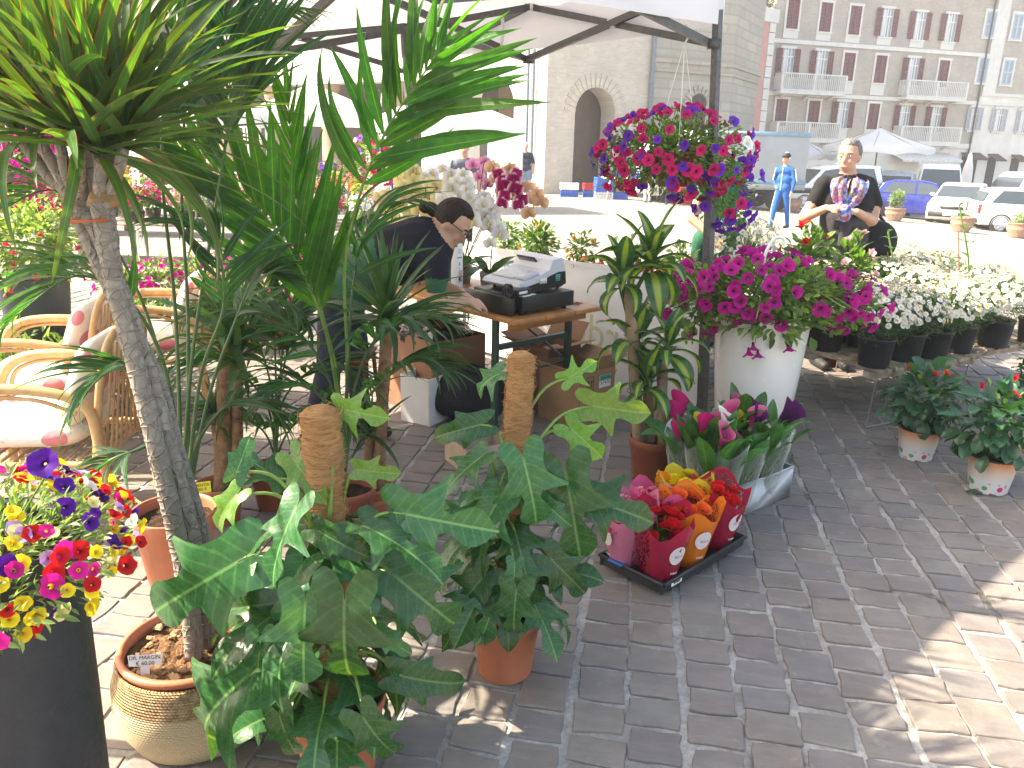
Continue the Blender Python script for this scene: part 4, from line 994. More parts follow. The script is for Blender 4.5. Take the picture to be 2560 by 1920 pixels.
def build_begonias():
    c0, c1, c2 = G(1497, 1428), G(1640, 1512), G(1857, 1378)
    ctr = (c0+c2)/2; ctr.z = 0; ax = (c2-c1); rz = atan2(ax.y, ax.x); l_, w_ = .60, .34
    T = thing('plant_tray', 'shallow black plastic carrying tray under the wrapped begonias', 'tray', ctr, rz)
    b = MB(); lip = .035
    b.box((0, 0, .035), (l_-.06, w_-.06, .006)); b.obj('tray_floor', M_BLACKP, T, smooth=False)
    for (c, s) in (((0, -w_/2+.02, .05), (l_, .008, .04)), ((0, w_/2-.02, .05), (l_, .008, .04)), ((-l_/2+.012, 0, .05), (.008, w_-.05, .04)), ((l_/2-.012, 0, .05), (.008, w_-.05, .04))): bevel(MB().box(c, s).obj('tray_wall', M_BLACKP, T), .002)
    MB().tube([(-l_/2+.005, -w_/2+.012, .071), (l_/2-.005, -w_/2+.012, .071), (l_/2-.005, w_/2-.012, .071), (-l_/2+.005, w_/2-.012, .071), (-l_/2+.005, -w_/2+.012, .071)], .009, 8).obj('tray_rim', M_BLACKP, T)
    for x in (-.2, 0, .2):
        for y in (-.09, .09): MB().lathe([(.0, .0), (.042, 0), (.05, .034)], 14, c=(x, y, .001)).obj('tray_foot', M_BLACKP, T)
    lb = MB().box((0, 0, 0), (.07, .0012, .026)).obj('barcode_label', mat('label_paper', (.8, .79, .77), .6), T, TR((-l_/2+.095, -w_/2+.013, .055), (0, 0, 0)), smooth=False)
    ink = MATS['black_ink']; qq = random.Random(9)
    for k in range(14): MB().box((-.02+.0032*k, -.0012, -.002), (qq.choice([.0008, .0016]), .0006, .012)).obj('bar_stroke', ink, lb)
    MB().box((-l_/2+.01, .07, .078), (.05, .07, .0012)).obj('sticker', mat('blue_sticker', (.04, .18, .55), .5), T, smooth=False)
    Rz = Mx.Rotation(rz, 3, 'Z'); cols = dict(red=(.42, .012, .055), pink=(.72, .22, .36), orange=(.82, .22, .02), yellow=(.80, .62, .05), cerise=(.70, .11, .27))
    sm = {k: m_sleeve('printed_film_'+k, c) for k, c in cols.items()}
    spec = [(-.21, -.075, 'red', 'red', -.6, 'red begonia in crimson printed film with oval badge, front corner of the tray'), (-.22, .085, 'pink', 'pink', -2.2, 'pink begonia in rose lace film at the blue stickered end of the tray'), (-.02, -.075, 'orange', 'orange', -.7, 'orange begonia in orange film with pale oval badge in the tray'), (-.03, .085, 'cerise', 'cerise', 1.6, 'white edged cerise begonia in pink film in the middle of the tray'), (.2, -.07, 'red', 'red', -.5, 'red begonia in dark red film against the clear calla crate'), (.18, .09, 'yellow', 'yellow', 1.9, 'yellow begonia in yellow lace film by the brown corn plant pot'), (.07, .02, 'orange', 'orange', 1.0, 'coral begonia in orange tinted film squeezed among the other begonias')]
    L_BEG = leaf('begonia_leaf', (.03, .085, .03), (.06, .2, .02), .25, .35, orand=.3); bl = [blade(.09, .075, .9, .3, 6, 0, 'oval', 0, .05, k, 5).mesh('leaf', L_BEG) for k in range(3)]
    for k, (x, y, fc, sc_, ur, lb_) in enumerate(spec):
        p = ctr+Rz @ V((x, y, .04)); B = thing('begonia', lb_, 'flowering plant', p, rz+ur, 'begonias wrapped in printed film'); pot(B, .058, .10, M_TERRA2, n=16); q = random.Random(k+40)
        for j in range(16):
            a = j*2.4; el = .25+.07*j; dd = V((sin(el)*cos(a), sin(el)*sin(a), cos(el))); s0 = V((.02*cos(a), .02*sin(a), .12+q.uniform(0, .07))); inst('leaf', bl[j % 3], B, aim(s0, dd, 0, q.uniform(.7, 1.)))
        for j in range(13):
            a = q.uniform(0, 6.28); rr = .085*sqrt(q.random()); e = V((rr*cos(a), rr*sin(a), .245+q.uniform(-.03, .03)-.6*rr*rr/.085))
            MB().tube([(0, 0, .12), e], .0025, 4).obj('stalk', M_STEM, B); inst('begonia_flower', BC[fc][j % 2], B, aim(e, (cos(a)*rr*9, sin(a)*rr*9, .8), q.uniform(0, 6), q.uniform(.9, 1.2)))
        s = sleeve(.265, .06, .125, None, seed=k, cut=.02).obj('film_sleeve', sm[sc_], B)
        if k in (0, 2, 4, 1):
            # printed oval badge lying on the film
            a0 = 2*pi*.80; t = .5; rr = .06+(.125-.06)*t**.85+.0065; nrm = V((cos(a0), sin(a0), -.24)); bd = MB(); n = 22
            ring = []
            for j in range(n):
                e_ = 2*pi*j/n; aa = a0+.036*cos(e_)/rr; zz = .285*t+.042*sin(e_); r2 = .0675+(.125-.06)*(zz/.285)**.85; ring.append(V((r2*cos(aa), r2*sin(aa), zz)))
            bd.face(ring); bo = bd.obj('badge', mat('badge_print', (.74, .66, .66), .35), B); 
            inst('lettering', textmesh('BELLA', .014, mat('crimson_ink', (.35, .02, .06), .5)), bo, Mx.Translation(V((cos(a0)*.1085, sin(a0)*.1085, .142))) @ Mx.Rotation(a0+pi/2, 4, 'Z') @ Mx.Rotation(R(77), 4, 'X'))
            inst('lettering', textmesh('Original', .010, M_WPLAST), s, Mx.Translation(V((cos(a0)*.086, sin(a0)*.086, .06))) @ Mx.Rotation(a0+pi/2, 4, 'Z') @ Mx.Rotation(R(72), 4, 'X'))
build_begonias()

# ---- tall charcoal planter with mixed calibrachoa
M_CHAR = mat('charcoal_planter', (.028, .030, .036), .55, .2, 30, .0006, 120, .35)
def build_calib():
    o = V((-1.06, 1.40, 0)); T = thing('tall_planter', 'tall round charcoal planter beside the jute basket', 'planter', o)
    MB().lathe([(.0, .002), (.17, 0), (.178, .008), (.19, .5), (.196, .90), (.197, .91), (.188, .91), (.18, .86)], 56).obj('planter_body', M_CHAR, T, weld=True); MB().lathe([(.0, .87), (.1, .875), (.183, .865)], 24).obj('soil', M_SOIL, T)
    C = thing('calibrachoa', 'mixed red, yellow, magenta and purple bells crowding the tall charcoal planter', 'flowering plant', o+V((0, 0, .88)))
    b = foliage(2600, shell((.0, .0, .0), (.30, .30, .13), .35, -.35, 1), .03, 31, .3); b.add(foliage(420, shell((.08, -.19, .0), (.2, .1, .07), .3), .028, 32, .3))
    f = b.obj('foliage', T_PALE, C); f['kind'] = 'stuff'
    ms, ws = mixl(CB, red=3, yel=2.6, mag=2.6, purp=1.6, crm=.9, lil=1.1, wht=.5)
    flowers(C, 285, shell((0, 0, .005), (.315, .31, .145), .85, -.3, 1), ms, ws, .78, .55, 14, (.15, -.4, .35)); flowers(C, 14, shell((.06, -.19, .0), (.22, .1, .08), .9), *mixl(CB, red=2, mag=4, purp=1, yel=2), 1.1, .4, 15, (.1, -.6, .1))
    for x, y, z in ((.0, 0, .17), (.13, .08, .16), (-.08, .1, .17)): MB().tube([(x*.6, y*.6, .05), (x, y, z-.02)], .002, 4).obj('stem', M_STEM, C); inst('flower', CB['purp'][0], C, aim((x, y, z), (.2, -.8, .5), 0, 1.25))
build_calib()
# ------------------------------------------------------------------ people builder
M_SKIN = mat('skin', (.52, .29, .20), .5, .12, 14, .001, 200, .4); M_SKIN2 = mat('weathered_skin', (.50, .27, .19), .5, .14, 14, .001, 200, .4)
def cap(b, p, q, r0, r1, n=14):
    p, q = V(p), V(q); d = (q-p); d = d.normalized() if d.length > 1e-6 else V((0, 0, 1)); pts = []; rs = []
    for k in range(4): a = pi/2*(1-k/4); pts.append(p-d*r0*sin(a)); rs.append(max(1e-3, r0*cos(a)))
    pts += [p, q]; rs += [r0, r1]
    for k in range(1, 5): a = pi/2*k/4; pts.append(q+d*r1*sin(a)); rs.append(max(1e-3, r1*cos(a)))
    b.tube(pts, rs, n)
def person(name, label, org, segs, head, mats, hair, hairstyle='short', voxel=.011, smooth=4, group=None, eyes=True, hands=()):
    """segs: (a, b, ra, rb, material index) in world space; head: (centre, forward, up, material)
       one continuous voxel-welded skin, coloured by the nearest limb; hair, eyes and so on are children"""
    org = V(org); T = thing(name, label, 'person', org, group=group); b = MB(); items = []
    for (p, q, r0, r1, m) in segs:
        p, q = V(p)-org, V(q)-org; cap(b, p, q, r0, r1); items.append((p, q, r0, r1, m))
    for (wr, fd, nrm, m, curl) in hands:                         # wrist, finger direction, palm normal
        wr = V(wr)-org; fd = V(fd).normalized(); nrm = V(nrm); sdv = fd.cross(nrm).normalized(); nrm = sdv.cross(fd).normalized()
        for k in range(3):
            p, q = wr+sdv*(k-1)*.02, wr+fd*.075+sdv*(k-1)*.028; cap(b, p, q, .016, .0145, 8); items.append((p, q, .016, .0145, m))
        for k, ln in enumerate((.062, .075, .07, .055)):
            p = wr+fd*.078+sdv*(k-1.5)*.0205; q = p+(fd*cos(curl)+nrm*sin(curl))*ln*.55; e = q+(fd*cos(curl*2.2)+nrm*sin(curl*2.2))*ln*.5
            for x, y, r0, r1 in ((p, q, .0098, .009), (q, e, .009, .0075)): cap(b, x, y, r0, r1, 8); items.append((x, y, r0, r1, m))
        p = wr+fd*.02-sdv*.028; q = p+(fd*.7-sdv*.6+nrm*.3).normalized()*.042; e = q+(fd*.85-sdv*.1+nrm*.4).normalized()*.034
        for x, y, r0, r1 in ((p, q, .0135, .0115), (q, e, .0115, .009)): cap(b, x, y, r0, r1, 8); items.append((x, y, r0, r1, m))
    if head:
        hc, hf, hu, hm = head; hc = V(hc)-org; hf = V(hf).normalized(); sdv = hf.cross(V(hu)).normalized(); hu = sdv.cross(hf).normalized()
        hx = Mx((sdv, hf, hu)).transposed(); h4 = Mx.Translation(hc) @ hx.to_4x4(); hb = MB()
        hb.ell((0, -.012, .022), (.076, .098, .102), 18, 12); hb.ell((0, .022, -.058), (.057, .068, .062), 16, 10); hb.ell((0, .045, -.088), (.03, .03, .026), 12, 8)
        cap(hb, (0, .083, .012), (0, .101, -.028), .0085, .0125, 8)
        for s in (-1, 1):
            hb.ell((s*.076, -.012, -.01), (.010, .02, .032), 8, 8); cap(hb, (s*.018, .083, .03), (s*.048, .068, .028), .010, .009, 8); hb.ell((s*.035, .065, -.03), (.02, .02, .022), 8, 6)
        cap(hb, (-.02, .083, -.062), (.02, .083, -.062), .0075, .0075, 8); cap(hb, (-.016, .081, -.072), (.016, .081, -.072), .008, .008, 8)
        b.add(hb, h4); items.append((hc-hu*.05, hc+hu*.04, .10, .11, hm))
    me = b.mesh('body', mats); o = inst('body', me, None)
    md = o.modifiers.new('r', 'REMESH'); md.mode = 'VOXEL'; md.voxel_size = voxel; md.use_smooth_shade = True
    ms = o.modifiers.new('s', 'SMOOTH'); ms.factor = .5; ms.iterations = smooth
    me2 = evalmesh(o); bpy.data.objects.remove(o); me2.materials.clear()
    for m in mats: me2.materials.append(m)
    idx = []
    for p in me2.polygons:
        c = p.center; best = 9; bi = 0
        for (a, e, r0, r1, m) in items:
            d = e-a; L2 = d.length_squared; t = 0 if L2 < 1e-9 else max(0, min(1, (c-a).dot(d)/L2)); ds = (c-(a+d*t)).length-(r0+(r1-r0)*t)
            if ds < best: best, bi = ds, m
        idx.append(bi)
    me2.polygons.foreach_set('material_index', idx); me2.polygons.foreach_set('use_smooth', [True]*len(idx)); inst('body', me2, T)
    if head:
        if eyes:
            ew, ed = mat('eye_white', (.75, .72, .7), .2), mat('eye_dark', (.02, .012, .01), .2)
            for s in (-1, 1):
                e = MB().ell((s*.031, .076, .012), (.0125, .009, .008), 10, 8).obj('eye', ew, T, h4); MB().ell((s*.031, .083, .012), (.0058, .004, .0058), 8, 6).obj('iris', ed, e)
                MB().tube([h4 @ V((s*.014, .089, .032)), h4 @ V((s*.033, .085, .036)), h4 @ V((s*.05, .072, .03))], .0035, 5).obj('eyebrow', hair, T)
            MB().tube([h4 @ V((-.022, .088, -.066)), h4 @ V((0, .093, -.067)), h4 @ V((.022, .088, -.066))], .004, 5).obj('mouth', mat('lips', (.36, .11, .09), .5), T)
        if hair:
            hb = MB(); n, k = 36, 18; rows = []
            for i in range(k+1):
                a = -pi/2+pi*i/k; row = []
                for j in range(n):
                    az = 2*pi*j/n; x, y, z = cos(a)*cos(az), cos(a)*sin(az), sin(a); w_ = 1+.025*sin(az*14+a*3)
                    face = max(0, y)*(1 if z < .52 else max(0, 1-(z-.52)*6)); low = max(0, -z-.35)
                    s_ = 1-.22*min(1, face*2.2)-.25*min(1, low*2)*(1 if hairstyle != 'long' else 0)
                    row.append(V((x*.086*w_*s_, -.014+y*.109*w_*s_, .026+z*.112*w_*s_)))
                rows.append(row)
            hb.grid(rows, close=True); ho = hb.obj('hair', hair, T, h4)
            if hairstyle == 'bun':
                MB().ell((0, -.125, -.01), (.04, .05, .035), 16, 10).obj('hair_bun', hair, T, h4); MB().ell((0, -.165, -.03), (.045, .035, .03), 14, 8).obj('ponytail', hair, T, h4)
            if hairstyle == 'knot': MB().ell((0, -.11, .03), (.035, .035, .035), 14, 8).obj('hair_bun', hair, T, h4)
            if hairstyle == 'long': MB().ell((0, -.05, -.05), (.092, .075, .1), 18, 12).obj('hair_lengths', hair, T, h4)
            if hairstyle == 'cap':
                cm = mat('black_cap', (.015, .015, .018), .7); MB().ell((0, -.012, .05), (.091, .113, .085), 20, 10).obj('cap', cm, T, h4); MB().ell((0, .11, .045), (.065, .06, .01), 14, 6).obj('cap_peak', cm, T, h4)
        T['_h'] = 0; del T['_h']
        return T, h4
    return T, None
def hairmat(name, a, b):
    m, t, N, L, bs = _nodes(name); MATS[name] = m; tc = N.new('ShaderNodeTexCoord'); mp = N.new('ShaderNodeMapping'); mp.inputs['Scale'].default_value = (60, 6, 60); L.new(tc.outputs['Object'], mp.inputs[0])
    n = noise(N, L, 2., 4, mp.outputs[0]); L.new(ramp(N, L, n, [(.35, a), (.65, b)]), bs.inputs['Base Color']); bs.inputs['Roughness'].default_value = .55; bs.inputs['Specular IOR Level'].default_value = .25; bump(N, L, n, .006, bs); return m
H_DARK = hairmat('dark_brown_hair', (.006, .003, .003), (.028, .012, .010)); H_GREY = hairmat('grey_hair', (.07, .065, .06), (.26, .25, .24)); H_WHITE = hairmat('white_hair', (.5, .47, .42), (.8, .78, .74))

# ------------------------------------------------------------------ till table
M_WOOD = mat('varnished_table_wood', (.50, .225, .075), .38, .3, 5, .0008, 40, .45, c2=(.30, .12, .04)); M_GREEN = mat('dark_green_steel', (.012, .05, .04), .4, .2, 20, 0, 60, .5)
TZ = .77; TO = G(1286, 803, TZ); TO.z = 0; ux = -e2; trz = atan2(ux.y, ux.x)
TM = Mx.Translation(TO) @ Mx.Rotation(trz, 4, 'Z')
def TL(x, y, z=TZ): return TM @ V((x, y, z))
def build_table():
    T = thing('trestle_table', 'folding beer table with varnished wooden top and dark green steel legs', 'table', TO, trz); w_, l_ = .70, 2.3
    for k in range(3):
        x0 = k*w_/3; bevel(MB().box((x0+w_/6, l_/2, TZ-.0135), (w_/3-.002, l_, .027)).obj('plank', M_WOOD, T, smooth=False), .006, 3)
    MB().box((w_/2, .10, TZ-.055), (w_-.1, .022, .055)).obj('apron', M_WOOD, T); MB().box((w_/2, l_-.1, TZ-.055), (w_-.1, .022, .055)).obj('apron', M_WOOD, T)
    for y in (.22, l_-.22):
        for x in (.06, w_-.06): MB().bar((x, y, 0.002), (x, y, TZ-.03), .042, .022, up=V((1, 0, 0))).obj('leg', M_GREEN, T, smooth=False)
        MB().bar((.08, y, TZ-.20), (w_-.08, y, TZ-.20), .03, .03).obj('cross_bar', M_GREEN, T, smooth=False)
        MB().tube([(.07, y, .40), (w_-.07, y, .40)], .007, 6).obj('tie_rod', M_GREEN, T)
        s = 1 if y < 1 else -1; MB().bar((w_-.08, y, .42), (.36, y+s*.34, TZ-.03), .02, .012).obj('stay', M_GREEN, T, smooth=False); MB().tube([(.08, y, .45), (.3, y+s*.3, TZ-.03)], .005, 6).obj('stay', M_GREEN, T)
build_table()
M_BLK = mat('black_painted_steel', (.017, .018, .020), .38, .25, 20, .0004, 200, .45); M_SILV = mat('silver_plastic', (.62, .63, .66), .34, .05, 10, 0, 60, .5); M_KEY = mat('grey_keys', (.55, .56, .57), .45)
def build_till():
    D = thing('cash_box', 'black metal cash drawer pulled slightly open on the table end', 'cash drawer', TL(.29, .27), trz)
    bevel(MB().box((.02, 0, .062), (.40, .42, .085)).obj('drawer_case', M_BLK, D), .004); bevel(MB().box((-.245, 0, .058), (.02, .42, .095)).obj('drawer_front', M_BLK, D), .004); MB().box((-.21, 0, .045), (.05, .36, .05)).obj('drawer_tray', M_BLK, D)
    for x in (-.15, .18):
        for y in (-.17, .17): MB().lathe([(.0, 0), (.014, 0), (.014, .0195)], 10, c=(x, y, .0005)).obj('rubber_foot', M_BLACKP, D)
    MB().tube([(-.254, .14, .062), (-.2575, .14, .062)], .011, 14).obj('lock', mat('chrome', (.6, .6, .62), .2, metal=.9), D)
    MB().box((-.12, -.13, .1055), (.12, .13, .001), (0, 0, .25)).obj('paper_slip', M_WPLAST, D)
    Rg = thing('cash_register', 'silver and black electronic till with sloping keyboard and small display', 'cash register', TL(.33, .29)+V((0, 0, .105)), trz)
    prof = [(-.175, .028), (-.185, .04), (-.17, .058), (-.02, .092), (.05, .115), (.075, .17), (.15, .178), (.178, .12), (.185, .03), (.14, .012), (-.1, .012)]
    mx = Mx.Rotation(pi/2, 4, 'X')
    bevel(MB().prism(prof, -.155, .155, mx=mx).obj('till_housing', M_SILV, Rg), .008, 3)
    sd_ = [(-.165, .03), (-.02, .055), (.06, .085), (.12, .10), (.176, .10), (.183, .03), (.14, .013), (-.1, .013)]
    for z in (-.1585, .1555): bevel(MB().prism(sd_, z, z+.003, mx=mx).obj('side_panel', M_BLK, Rg), .001)
    sl_ = atan2(.034, .15)
    base = MB().box((-.07, .045, .0845), (.125, .19, .006), (0, -sl_, 0)).obj('keyboard_bed', M_KEY, Rg)
    km = bevel(MB().box((0, 0, 0), (.0145, .0165, .007)).obj('key', M_WPLAST, base, Mx.Translation((9, 9, 9))), .002).data
    for o_ in [x for x in base.children]: bpy.data.objects.remove(o_)
    for i in range(6):
        for j in range(9):
            x = -.122+i*.0195; k = inst('key', km, base, TR((x, -.04+j*.0205, .0785+(x+.07)*tan_(sl_)+.009), (0, -sl_, 0)))
    MB().box((-.075, -.105, .09), (.11, .075, .014), (0, -sl_, 0)).obj('printer_lid', M_SILV, Rg)
    bevel(MB().box((.058, .04, .155), (.008, .15, .05), (0, -1.15+.4, 0)).obj('display_bezel', M_BLK, Rg), .003); MB().box((.0525, .04, .156), (.003, .13, .02), (0, -.75, 0)).obj('display_screen', mat('display_glass', (.16, .14, .15), .12, spec=.7), Rg)
    MB().box((.0, -.1595, .06), (.055, .0008, .03)).obj('rating_label', mat('label_paper', (.8, .79, .77), .6), Rg); tl_ = MB().box((.115, -.1595, .068), (.036, .0008, .038)).obj('tax_sticker', mat('teal_sticker', (.06, .42, .36), .5), Rg)
    for k in range(3): MB().box((.115, -.1602, .078-.01*k), (.024, .0004, .003)).obj('print_line', MATS['black_ink'], tl_)
    for x in (-.12, .15):
        for y in (-.12, .12): MB().lathe([(.0, 0), (.01, 0), (.01, .012)], 8, c=(x, y, .0)).obj('rubber_foot', M_BLACKP, Rg)
    A = thing('power_adapter', 'black power adapter with coiled flex lying on the cash drawer', 'power adapter', TL(.14, .11)+V((0, 0, .1085)), trz+.15)
    bevel(MB().box((0, 0, .018), (.12, .055, .034)).obj('adapter_case', M_BLACKP, A), .004); MB().box((-.01, -.028, .018), (.07, .001, .015)).obj('adapter_label', M_WPLAST, A)
    cl = [V((-.10+.032*cos(a*.9)*(1+.05*sin(a*3)), .0+.012*sin(a*1.3)+.004*a/6, .036+.032*sin(a*.9))) for a in [i*.45 for i in range(46)]]
    MB().tube(cl, .0045, 6).obj('coiled_flex', M_BLACKP, A); MB().tube(spline([(.06, 0, .016), (.1, -.01, .006), (.14, .0, .006), (.17, -.02, .006)], 12), .004, 6).obj('flex', M_BLACKP, A)
tan_ = math.tan
build_till()
def build_table_things():
    B = thing('product_box', 'tall narrow white printed carton standing on the till table', 'box', TL(.07, .60), trz+.25)
    bevel(MB().box((0, 0, .18), (.062, .062, .358)).obj('carton', mat('white_carton', (.78, .77, .75), .5, .04), B), .0015)
    ink = MATS['black_ink']; fx = Mx.Rotation(-.0, 4, 'Z')
    for a, off in ((0, -.0315),):
        for z, w_, h_ in ((.31, .03, .002), (.30, .034, .002), (.29, .03, .002), (.262, .04, .005), (.225, .006, .02), (.20, .004, .008), (.14, .016, .018), (.04, .02, .006), (.028, .02, .006)): MB().box((0, off, z), (w_, .0008, h_)).obj('print_mark', ink, B)
        MB().box((.008, off, .155), (.032, .0007, .07)).obj('pink_panel', mat('pink_print', (.6, .38, .38), .5), B); inst('lettering', textmesh('750 ml', .012, ink), B, TR((.005, off-.0006, .068), (pi/2, 0, 0))); inst('lettering', textmesh('1000 L', .011, mat('faded_grey_print', (.3, .3, .3))), B, TR((.005, off-.0006, .052), (pi/2, 0, 0)))
    for k, (x, y, r, h, lb) in enumerate(((.12, .80, .045, .05, 'small round white plastic dish under a green cup by the carton'), )):
        C = thing('white_bowl', lb, 'bowl', TL(-.03+x, y)); MB().lathe([(.0, .001), (.034, 0), (.042, .045), (.054, .048), (.054, .066), (.047, .066), (.036, .01)], 24).obj('bowl_body', M_WPLAST, C, weld=True)
        K = thing('pale_green_pot', 'pale green plastic cup standing in the small white dish', 'cup', TL(-.03+x, y)+V((0, 0, .012))); MB().lathe([(.0, .001), (.026, 0), (.038, .11), (.041, .112), (.036, .112), (.026, .01)], 20).obj('cup_body', mat('pale_green_plastic', (.42, .55, .46), .45), K, weld=True)
    bag = MB(); q = random.Random(3); rows = []
    for i in range(17):
        rows.append([V((-.15+.3*i/16, -.12+.24*j/12, max(.002, .035*(1-((i-8)/9)**2)*(1-((j-6)/7)**2)*(1+.9*mnoise.noise(V((i*.7, j*.8, 3))))+.004))) for j in range(13)])
    bg_ = thing('plastic_bag', 'crumpled clear plastic bag lying behind the till', 'bag', TL(.30, .66), trz); bag.grid(rows).obj('bag_film', glass('crumpled_film', (.9, .92, 1.), .28, .18), bg_, smooth=False)
    rb = MB(); pts = [V((-.05+.012*i+.03*sin(i*1.9), .04*sin(i*1.1), .006+.012*abs(sin(i*1.3)))) for i in range(12)]
    R_ = thing('green_ribbon', 'tangle of shiny green ribbon beside the cash drawer', 'ribbon', TL(.10, .52), trz); MB().tube(spline(pts, 50), .0028, 4).obj('ribbon_strand', mat('green_ribbon_m', (.02, .42, .22), .3), R_)
    tw = thing('twigs', 'few dry brown twigs lying on the table corner', 'twigs', TL(.60, .13), trz)
    for k in range(3): MB().tube([(-.05+.02*k, -.02*k, .004), (0, .01*k, .006), (.05, -.01+.02*k, .004)], .0025, 5).obj('twig', M_YTR, tw)
build_table_things()

# ------------------------------------------------------------------ orchids on the table
def orchid(m, lip, r=.046, seed=0):
    b = MB(); q = random.Random(seed)
    def pet(a, w, ln, cup, y0):
        d = V((cos(a), .12, sin(a))); mx = aim(V((0, y0, 0)), d, 0, r*ln, V((0, 1, 0))); rows = []; uvs = []
        for i in range(6):
            t = i/5; ww = w*sin(pi*min(1, t*.86+.06))**.55
            rows.append([mx @ V(((j/4-.5)*2*ww, t, cup*t*(1-t)+.10*((j/4-.5)*2)**2*ww-.08*t*t)) for j in range(5)]); uvs.append([(j/4, .25+.75*t) for j in range(5)])
        b.grid(rows, uvs)
    for a in (pi/2, pi/2+2.15, pi/2-2.15): pet(a, .36, .92, .1, 0)
    for a in (.12, pi-.12): pet(a, .62, 1.02, .18, .003)
    b.ell((0, .012, -.008), (.007, .012, .012), 8, 6, m=1); b.ell((0, .014, .004), (.005, .008, .006), 8, 6, m=1)
    return b.mesh('orchid_flower', [m, lip])
OM = {}
for n, c, t, rim, lc in (('cream', (.80, .74, .42), (.7, .5, .05), None, (.75, .5, .1)), ('white', (.84, .83, .82), (.8, .75, .45), None, (.75, .55, .15)), ('peach', (.78, .52, .34), (.75, .5, .2), None, (.7, .35, .1)), ('magenta', (.40, .01, .13), (.5, .05, .2), (.86, .74, .8), (.35, .01, .1)), ('pinkish', (.74, .34, .55), (.7, .25, .4), None, (.5, .05, .2))):
    lm = mat('orchid_lip_'+n, lc, .5); OM[n] = [orchid(petal('orchid_'+n, c, t, rim, .4), lm, seed=s) for s in (0, 1)]
L_ORC = leaf('orchid_leaf', (.03, .095, .035), (.06, .2, .03), .2, .3, rib=(.05, .13, .05), orand=.2); OL = [blade(.22, .075, b_, .2, 9, .6, 'oval', tw, 0, k, 5, 1.2).mesh('leaf', L_ORC) for k, (b_, tw) in enumerate([(1.2, .1), (1.7, -.2), (.6, .1)])]
M_ORST = mat('orchid_stem', (.05, .035, .03), .5, .3)
def build_orchids():
    cp = glass('smoky_pot_plastic', (.45, .47, .5), .5, .25); q = random.Random(17)
    spec = [(.50, .80, 'magenta', [(1262, 452, 11)], 'orchid with magenta blooms edged white behind the till'), (.30, .92, 'white', [(1140, 455, 14), (1185, 500, 13), (1215, 540, 8), (1120, 500, 8)], 'full white orchid arching over the dark haired worker'),
            (.52, 1.1, 'peach', [(1250, 435, 11), (1313, 478, 6)], 'peach orchid standing behind the magenta one'), (.22, 1.25, 'cream', [(1100, 470, 14), (1075, 520, 9)], 'pale lemon orchid beside the full white one'), (.48, 1.45, 'pinkish', [(1190, 412, 5)], 'single pink orchid spike rising above the white blooms'),
            (.2, 1.62, 'cream', [(1010, 440, 14), (985, 500, 10), (1040, 480, 9)], 'creamy yellow orchid at the far end of the till table'), (.48, 1.78, 'white', [(1065, 450, 11)], 'white orchid with yellow eyes between two cream ones'), (.2, 2.0, 'cream', [(960, 500, 8)], 'pale cream orchid half hidden by the palm fronds'), (.5, 2.1, 'white', [(1120, 440, 8)], 'small white orchid at the back corner of the table')]
    for k, (lx, ly, kind, spikes, lb) in enumerate(spec):
        o = TL(lx, ly); T = thing('orchid', lb, 'orchid', o); MB().lathe([(.0, .002), (.05, 0), (.066, .11), (.07, .112), (.062, .112), (.058, .09)], 24).obj('pot', cp, T, weld=True); MB().lathe([(.0, .088), (.03, .092), (.057, .086)], 16).obj('bark', M_SOIL, T); MB().lathe([(.0, .01), (.045, .012), (.056, .085)], 16).obj('root_ball', M_YTR, T)
        for j in range(6): a = j*1.05+q.uniform(-.3, .3); inst('leaf', OL[j % 3], T, aim((.02*cos(a), .02*sin(a), .095), (cos(a), sin(a), .3), q.uniform(-.2, .2), q.uniform(.8, 1.2)))
        for (px, py, n) in spikes:
            top = P(px, py, o.y)-o; mid = V((top.x*.4, top.y*.4, top.z*.72)); c = spline([(0, 0, .09), mid, top+V((0, 0, .03)), top+V((.03+.02*q.random(), -.06, -.05)), top+V((.06, -.1, -.16))], 30)
            MB().tube(c, [.004-.00006*i for i in range(31)], 6).obj('flower_stem', M_ORST, T); MB().tube([(0, .01, .09), mid+V((0, .01, 0)), V((top.x*.55, top.y*.55, top.z+.06))], .0028, 6).obj('support_stake', M_ORST, T)
            for j in range(n):
                f = .5+.5*j/n; p = c[int(f*30)]; sdx = (-1)**j*q.uniform(.02, .06); p2 = p+V((sdx, -.03+q.uniform(-.02, .02), q.uniform(-.02, .02)))
                inst('orchid_flower', OM[kind][j % 2], T, aim(p2, (sdx*6+q.uniform(-.3, .3), -1, q.uniform(-.35, .1)), q.uniform(-.25, .25), q.uniform(.9, 1.2)))
build_orchids()

